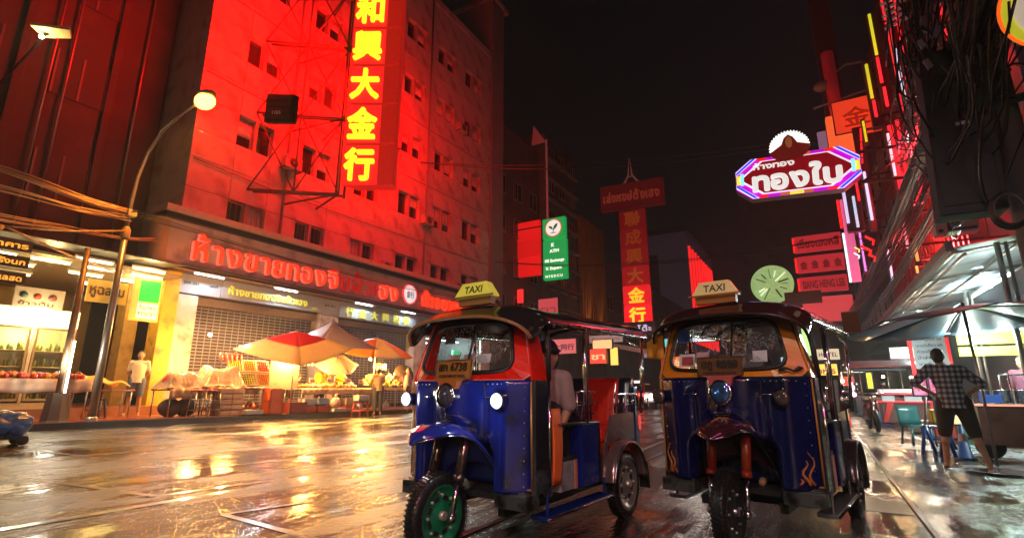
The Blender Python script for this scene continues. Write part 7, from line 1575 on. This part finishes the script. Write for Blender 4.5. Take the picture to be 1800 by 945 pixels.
# AC units and air conditioner on the facade
ac = thing('air_conditioner', 'pale slanting air conditioner case at the near end of the awning', 'air conditioner', (2.62, 14, 4.45)); m = MB(); m.mm((0, 0, 0), (.75, .4, .28)); part('case', m, M('grey pink case', (.4, .35, .36), .4), ac, .04); m = MB(); m.mm((.05, -.015, .04), (.7, 0, .1)); part('grille', m, darkmetal, ac)

# ------------------------------------------------------------------ street continued behind the viewpoint; unseen lamps and boards added to light the three-wheelers
def copied(o, loc, rz, lbl):
    c = copy_tree(o); c.location = loc; c.rotation_euler = (0, 0, rz); c['label'] = lbl; return c
copied(lp, (-14.25, -16, .40), 0, 'unseen street lamp added to the same row further back along the left kerb')
wl2 = thing('added_street_lamp', 'unseen arm lamp with a white head, added behind the viewpoint to light the three-wheelers', 'street lamp', (2.6, -5.0, 0))
m = MB(); m.tube([(0, 0, 0), (0, 0, 6.5), (-.3, 0, 7.2), (-1.3, .2, 7.6)], [.09, .07, .05, .04], 12); part('pole', m, galv, wl2); m = MB(); m.sph((-1.5, .2, 7.62), (.35, .16, .09), 16, 8); part('lamp_head', m, MC['lamp housing'], wl2); m = MB(); m.sph((-1.5, .2, 7.55), (.24, .12, .08), 14, 8); part('bulb', m, EM('white lamp bulb', (1, .9, .75), 30), wl2)
sd_ = spot('lamp light', (-1.5, .2, 7.3), (1, .86, .72), 700, .25, 'SPOT', (R(48), 0, R(12)), parent=wl2); sd_.data.shadow_soft_size = .2; sd_.data.spot_size = R(62); sd_.data.spot_blend = .7  # lamp added for this beam, aimed at the fronts of the three-wheelers
bk2 = rbuild('shophouse on the right behind the viewpoint with added light boards', -30, -3, 14, dkgrey)
bl2 = building('shophouse row on the left behind the viewpoint', 'shophouse', -34, -18.4, -40, -12.2, 18, dkgrey, (6, 1.6, 1.5), (6.5, 9.7, 12.9))
for (lbl, x, y, z, w, h, c_, es, s_) in (('wide warm light board added on the right behind the viewpoint', 4.15, -9, 3.0, .3, 1.3, (1, .66, .36), 17, None), ('magenta light board added on the right behind the viewpoint', 4.15, -4.6, 4.6, .3, .9, (1, .12, .5), 8, None), ('cyan light board added behind the viewpoint on the left', -18.3, -20, 4.5, .4, 1.5, (.4, .85, 1), 5, None)):
    t = thing('added_light_board', lbl, 'signboard', (x, y, z)); m = MB(); m.mm((-w, 0, 0), (0, 4.0, h)); part('light_box', m, EM('board %.1f %.1f' % (x, y), c_, es), t, .02); m = MB(); m.mm((-w - .02, -.05, h), (0, 4.05, h + .06)); m.mm((-w - .02, -.05, -.06), (0, 4.05, 0)); part('frame', m, darkmetal, t)  # blank boards added for the light they throw on the three-wheelers

for k, (x, y, w, z, c_) in enumerate(((-15.5, 70, 3.0, 3.2, (1, .75, .45)), (-12.0, 78, 4.5, 4.0, (.9, .95, 1)), (-8.5, 96, 5, 4.2, (1, .4, .25)), (-3.6, 69.6, 2.6, 3.6, (.6, .9, 1)), (0.2, 69.6, 2.2, 4.4, (1, .8, .5)))):
    litsign('%s lit shopfront sign at the far end of the street' % ['amber', 'bluish white', 'orange red', 'pale cyan', 'cream'][k], x, y, z, w, 1.2, c_, .8, ['ทอง', 'ธนาคาร', '金行', 'ยา', 'HOTEL'][k], (.1, .05, .1))
for k, (y, z, s_) in enumerate(((11.3, .95, '60'), (12.0, .96, '80'), (12.8, .97, '50'), (13.4, .95, '40'), (14.5, 1.15, '100'), (15.2, 1.15, '35'))):
    t = thing('price_card', ['leftmost white price card on the long food stall, reading 60', 'second white price card from the left on the food stall, reading 80', 'third white price card on the food stall, reading 50', 'rightmost white price card on the food stall, reading 40', 'white price card reading 100 in the left green-yellow fruit heap', 'white price card reading 35 between the right fruit heaps'][k], 'price card', (-14.30, y, zk(y) + z), R(90)); m = MB(); m.mm((-.11, -.005, 0), (.11, .005, .15)); part('card', m, M('white card', (.75, .72, .62), .5), t); m = MB(); m.tube([(0, 0, -.15), (0, 0, 0)], .006, 5); part('stick', m, woodm, t); write(t, s_, (-.08, -.007, .035), (1, 0, 0), (0, 0, 1), .16, .08, M('red price ink', (.6, .02, .02), .5), .01, .03)
for k, (y, c_, n_) in enumerate(((8.9, (.6, .1, .1), 'red'), (11.5, (.75, .7, .65), 'white'), (13.2, (.85, .45, .1), 'orange'), (15.0, (.5, .6, .1), 'green'))):
    t = thing('hanging_bags', 'bunch of %s packets hung from a line over the kerb stalls' % n_, 'packets', (-15.0, y, zk(y) + 1.75))
    m = MB(); m.tube([(0, -.35, .06), (0, .35, .06)], .008, 5)
    part('line', m, darkcable, t)
    for q in range(5): m = MB(); m.sph((0, -.3 + .15 * q, -.10), (.05, .06, .14), 8, 6); part('packet', m, M('packet ' + n_, c_, .3, coat=.7, bump=.4), t)
def strands(lbl, x, y, z0, z1, col, es, tilt=0):
    t = thing('neon_tube', lbl, 'neon tube', (x, y, z0)); L_ = z1 - z0
    for (a, b_) in ((0, .47), (.5, .74), (.77, 1)): m = MB(); m.tube([(0 + tilt * a, 0, a * L_), (tilt * b_, 0, b_ * L_)], .035, 6); part('tube', m, EM('tube %.2f %.2f %.2f %.1f' % (col + (es,)), col, es), t)
    m = MB(); m.mm((-.06, .05, -.1), (.06 + abs(tilt), .12, L_ + .1)); part('back_plate', m, M('dull red back plate', (.18, .05, .05), .4, .3), t); m = MB(); m.tube([(.05, .08, .4), (RX - x, .08, .4)], .02, 5); part('bracket', m, rust, t)
for a in (('thin red tube highest in the neon cluster', 3.35, 19, 11.5, 14.6, (1, .02, .03), 1.1, 0), ('thin red tube right of the centre strip', 3.45, 17, 7.2, 9.6, (1, .02, .03), 1.0, 0), ('thin crimson tube low beside the cable bundle', 2.9, 19.5, 5.6, 7.8, (.9, .02, .08), .8, 0), ('thin pink-white tube in the middle of the neon cluster', 2.55, 17, 7.0, 8.3, (1, .7, .8), .9, 0), ('thin lime tube just under the orange boxes', 2.15, 18, 8.6, 9.3, (.65, .62, .02), .8, 0),
          ('faint magenta tube nearest the stacked red signs', 1.95, 23, 7.0, 9.2, (.7, .05, .3), .6, 0), ('red tube on the ribbed facade above the awning', 3.7, 16.9, 5.6, 6.9, (1, .03, .03), .9, 0), ('short gold tube over the awning edge', 3.1, 20, 4.7, 5.3, (1, .6, .12), .9, 0), ('leaning red tube behind the octagonal sign edge', 2.2, 21, 8.2, 10.4, (1, .02, .03), .9, .2)): strands(*a)
for a in (('silver white tube high in the neon cluster', 3.0, 16.5, 8.6, 10.6, (.75, .8, 1), .8, 0), ('crimson tube against the dark facade above the ribs', 3.9, 15.5, 8.8, 11.2, (1, .02, .03), 1.0, 0), ('second crimson tube, lower, on the dark facade', 3.8, 14.6, 6.6, 8.2, (1, .02, .03), .9, 0), ('rose tube at the bottom of the neon cluster', 2.75, 18.5, 5.2, 6.3, (1, .3, .4), .9, 0),
          ('long red tube right behind the silver white one', 3.3, 17.5, 9.8, 12.8, (1, .02, .03), 1.0, .1), ('blue white tube tucked under the rose one', 2.5, 20.5, 4.6, 5.8, (.6, .75, 1), .9, 0), ('small orange tube on the awning corner', 2.45, 15.5, 4.2, 4.7, (1, .4, .1), .9, 0), ('violet tube behind the magenta pole', 1.9, 21.5, 5.2, 6.8, (.6, .3, 1), .8, 0)): strands(*a)
spot('neon cluster fill', (3.2, 16.2, 7.2), (1, .03, .04), 240, .3); spot('neon cluster fill', (3.4, 20, 5.4), (1, .06, .06), 200, .3)  # two red fill lights added among the neon, tied to no single tube
for k, (x, y, z, c_, l_) in enumerate(((2.35, 15.6, 0, (.55, .06, .04), 'red crate on the right pavement under the white menu board'), (2.35, 15.6, .32, (.75, .6, .06), 'yellow crate on top of the red one under the white menu board'), (2.75, 16.2, 0, (.1, .3, .12), 'green crate against the awning post'), (2.1, 17.2, 0, (.6, .58, .55), 'white foam box before the red food cart'), (1.75, 22, 0, (.1, .2, .5), 'blue crate beyond the red food cart'), (3.3, 14.5, 0, (.7, .3, .05), 'orange crate behind the noodle cart'), (3.3, 14.5, .32, (.65, .6, .55), 'white crate on the orange one behind the noodle cart'))):
    crate(l_, (x, y, z + .03), (.4, .5, .3), M('crate paint %d' % k, c_, .45), None)
for k, (a, b_, l_) in enumerate((((-17.9, 20, 13.5), (4.2, 26, 12.5), 'high cable crossing the whole street behind the octagonal sign'), ((-17.9, 28, 9.5), (4.2, 30, 9.0), 'cable pair crossing the street over the green bank sign'), ((-14.2, 5.4, 5.4), (1.9, 7.4, 6.4), 'long thin cable crossing from the lamp pole to the utility pole'))):
    if k < 2: cable(l_, a, b_, 1.0, 2, .1, .018, darkcable)
# small dressing along the kerb stalls
rg2 = random.Random(11)
bagc = [('red', (.6, .04, .04)), ('white', (.7, .68, .62)), ('green', (.08, .35, .1)), ('yellow', (.75, .6, .05)), ('pink', (.75, .3, .35)), ('blue', (.08, .2, .55))]
for k in range(14):
    y = 7.3 + k * .62; n_, c_ = bagc[k % 6]; spots_ = ['covered tables', 'foam boxes', 'fruit trays', 'umbrella pole', 'food stall', 'red stool', 'fruit seller']
    o = part('carrier_bag', MB().sph((0, 0, .16), (.13, .15, .16), 10, 8).tube([(0, -.05, .28), (0, -.03, .38), (0, .03, .38), (0, .05, .28)], .012, 5), M('bag film ' + n_, c_, .3, coat=.7, bump=.6, scale=12)); o.location = (-14.9 - .35 * rg2.random(), y, zk(y) + (.0 if k % 2 else .80)); o.scale = (1, 1, rg2.uniform(.7, 1.1))
    tag(o, '%s plastic carrier bag %s the stalls near the %s, number-free and knotted' % (n_, 'under' if k % 2 else 'on top of', spots_[min(6, k // 2)]), 'bag'); o['label'] = '%s plastic carrier bag %s the stalls near the %s' % (n_, 'under' if k % 2 else 'on top of', spots_[min(6, k // 2)])
# ------------------------------------------------------------------ damp air
hz = MB(); hz.mm((-80, -45, -1.6), (40, 175, 45)); ho = part('haze', hz, M('unused', (1, 1, 1))); ho['kind'] = 'stuff'
hm = bpy.data.materials.new('damp air'); hm.use_nodes = True; n = hm.node_tree.nodes; n.remove(n['Principled BSDF']); pv = n.new('ShaderNodeVolumePrincipled'); pv.inputs['Color'].default_value = (.9, .9, .92, 1); pv.inputs['Density'].default_value = .0022; pv.inputs['Anisotropy'].default_value = .6
hm.node_tree.links.new(pv.outputs[0], n['Material Output'].inputs['Volume']); ho.data.materials.clear(); ho.data.materials.append(hm)
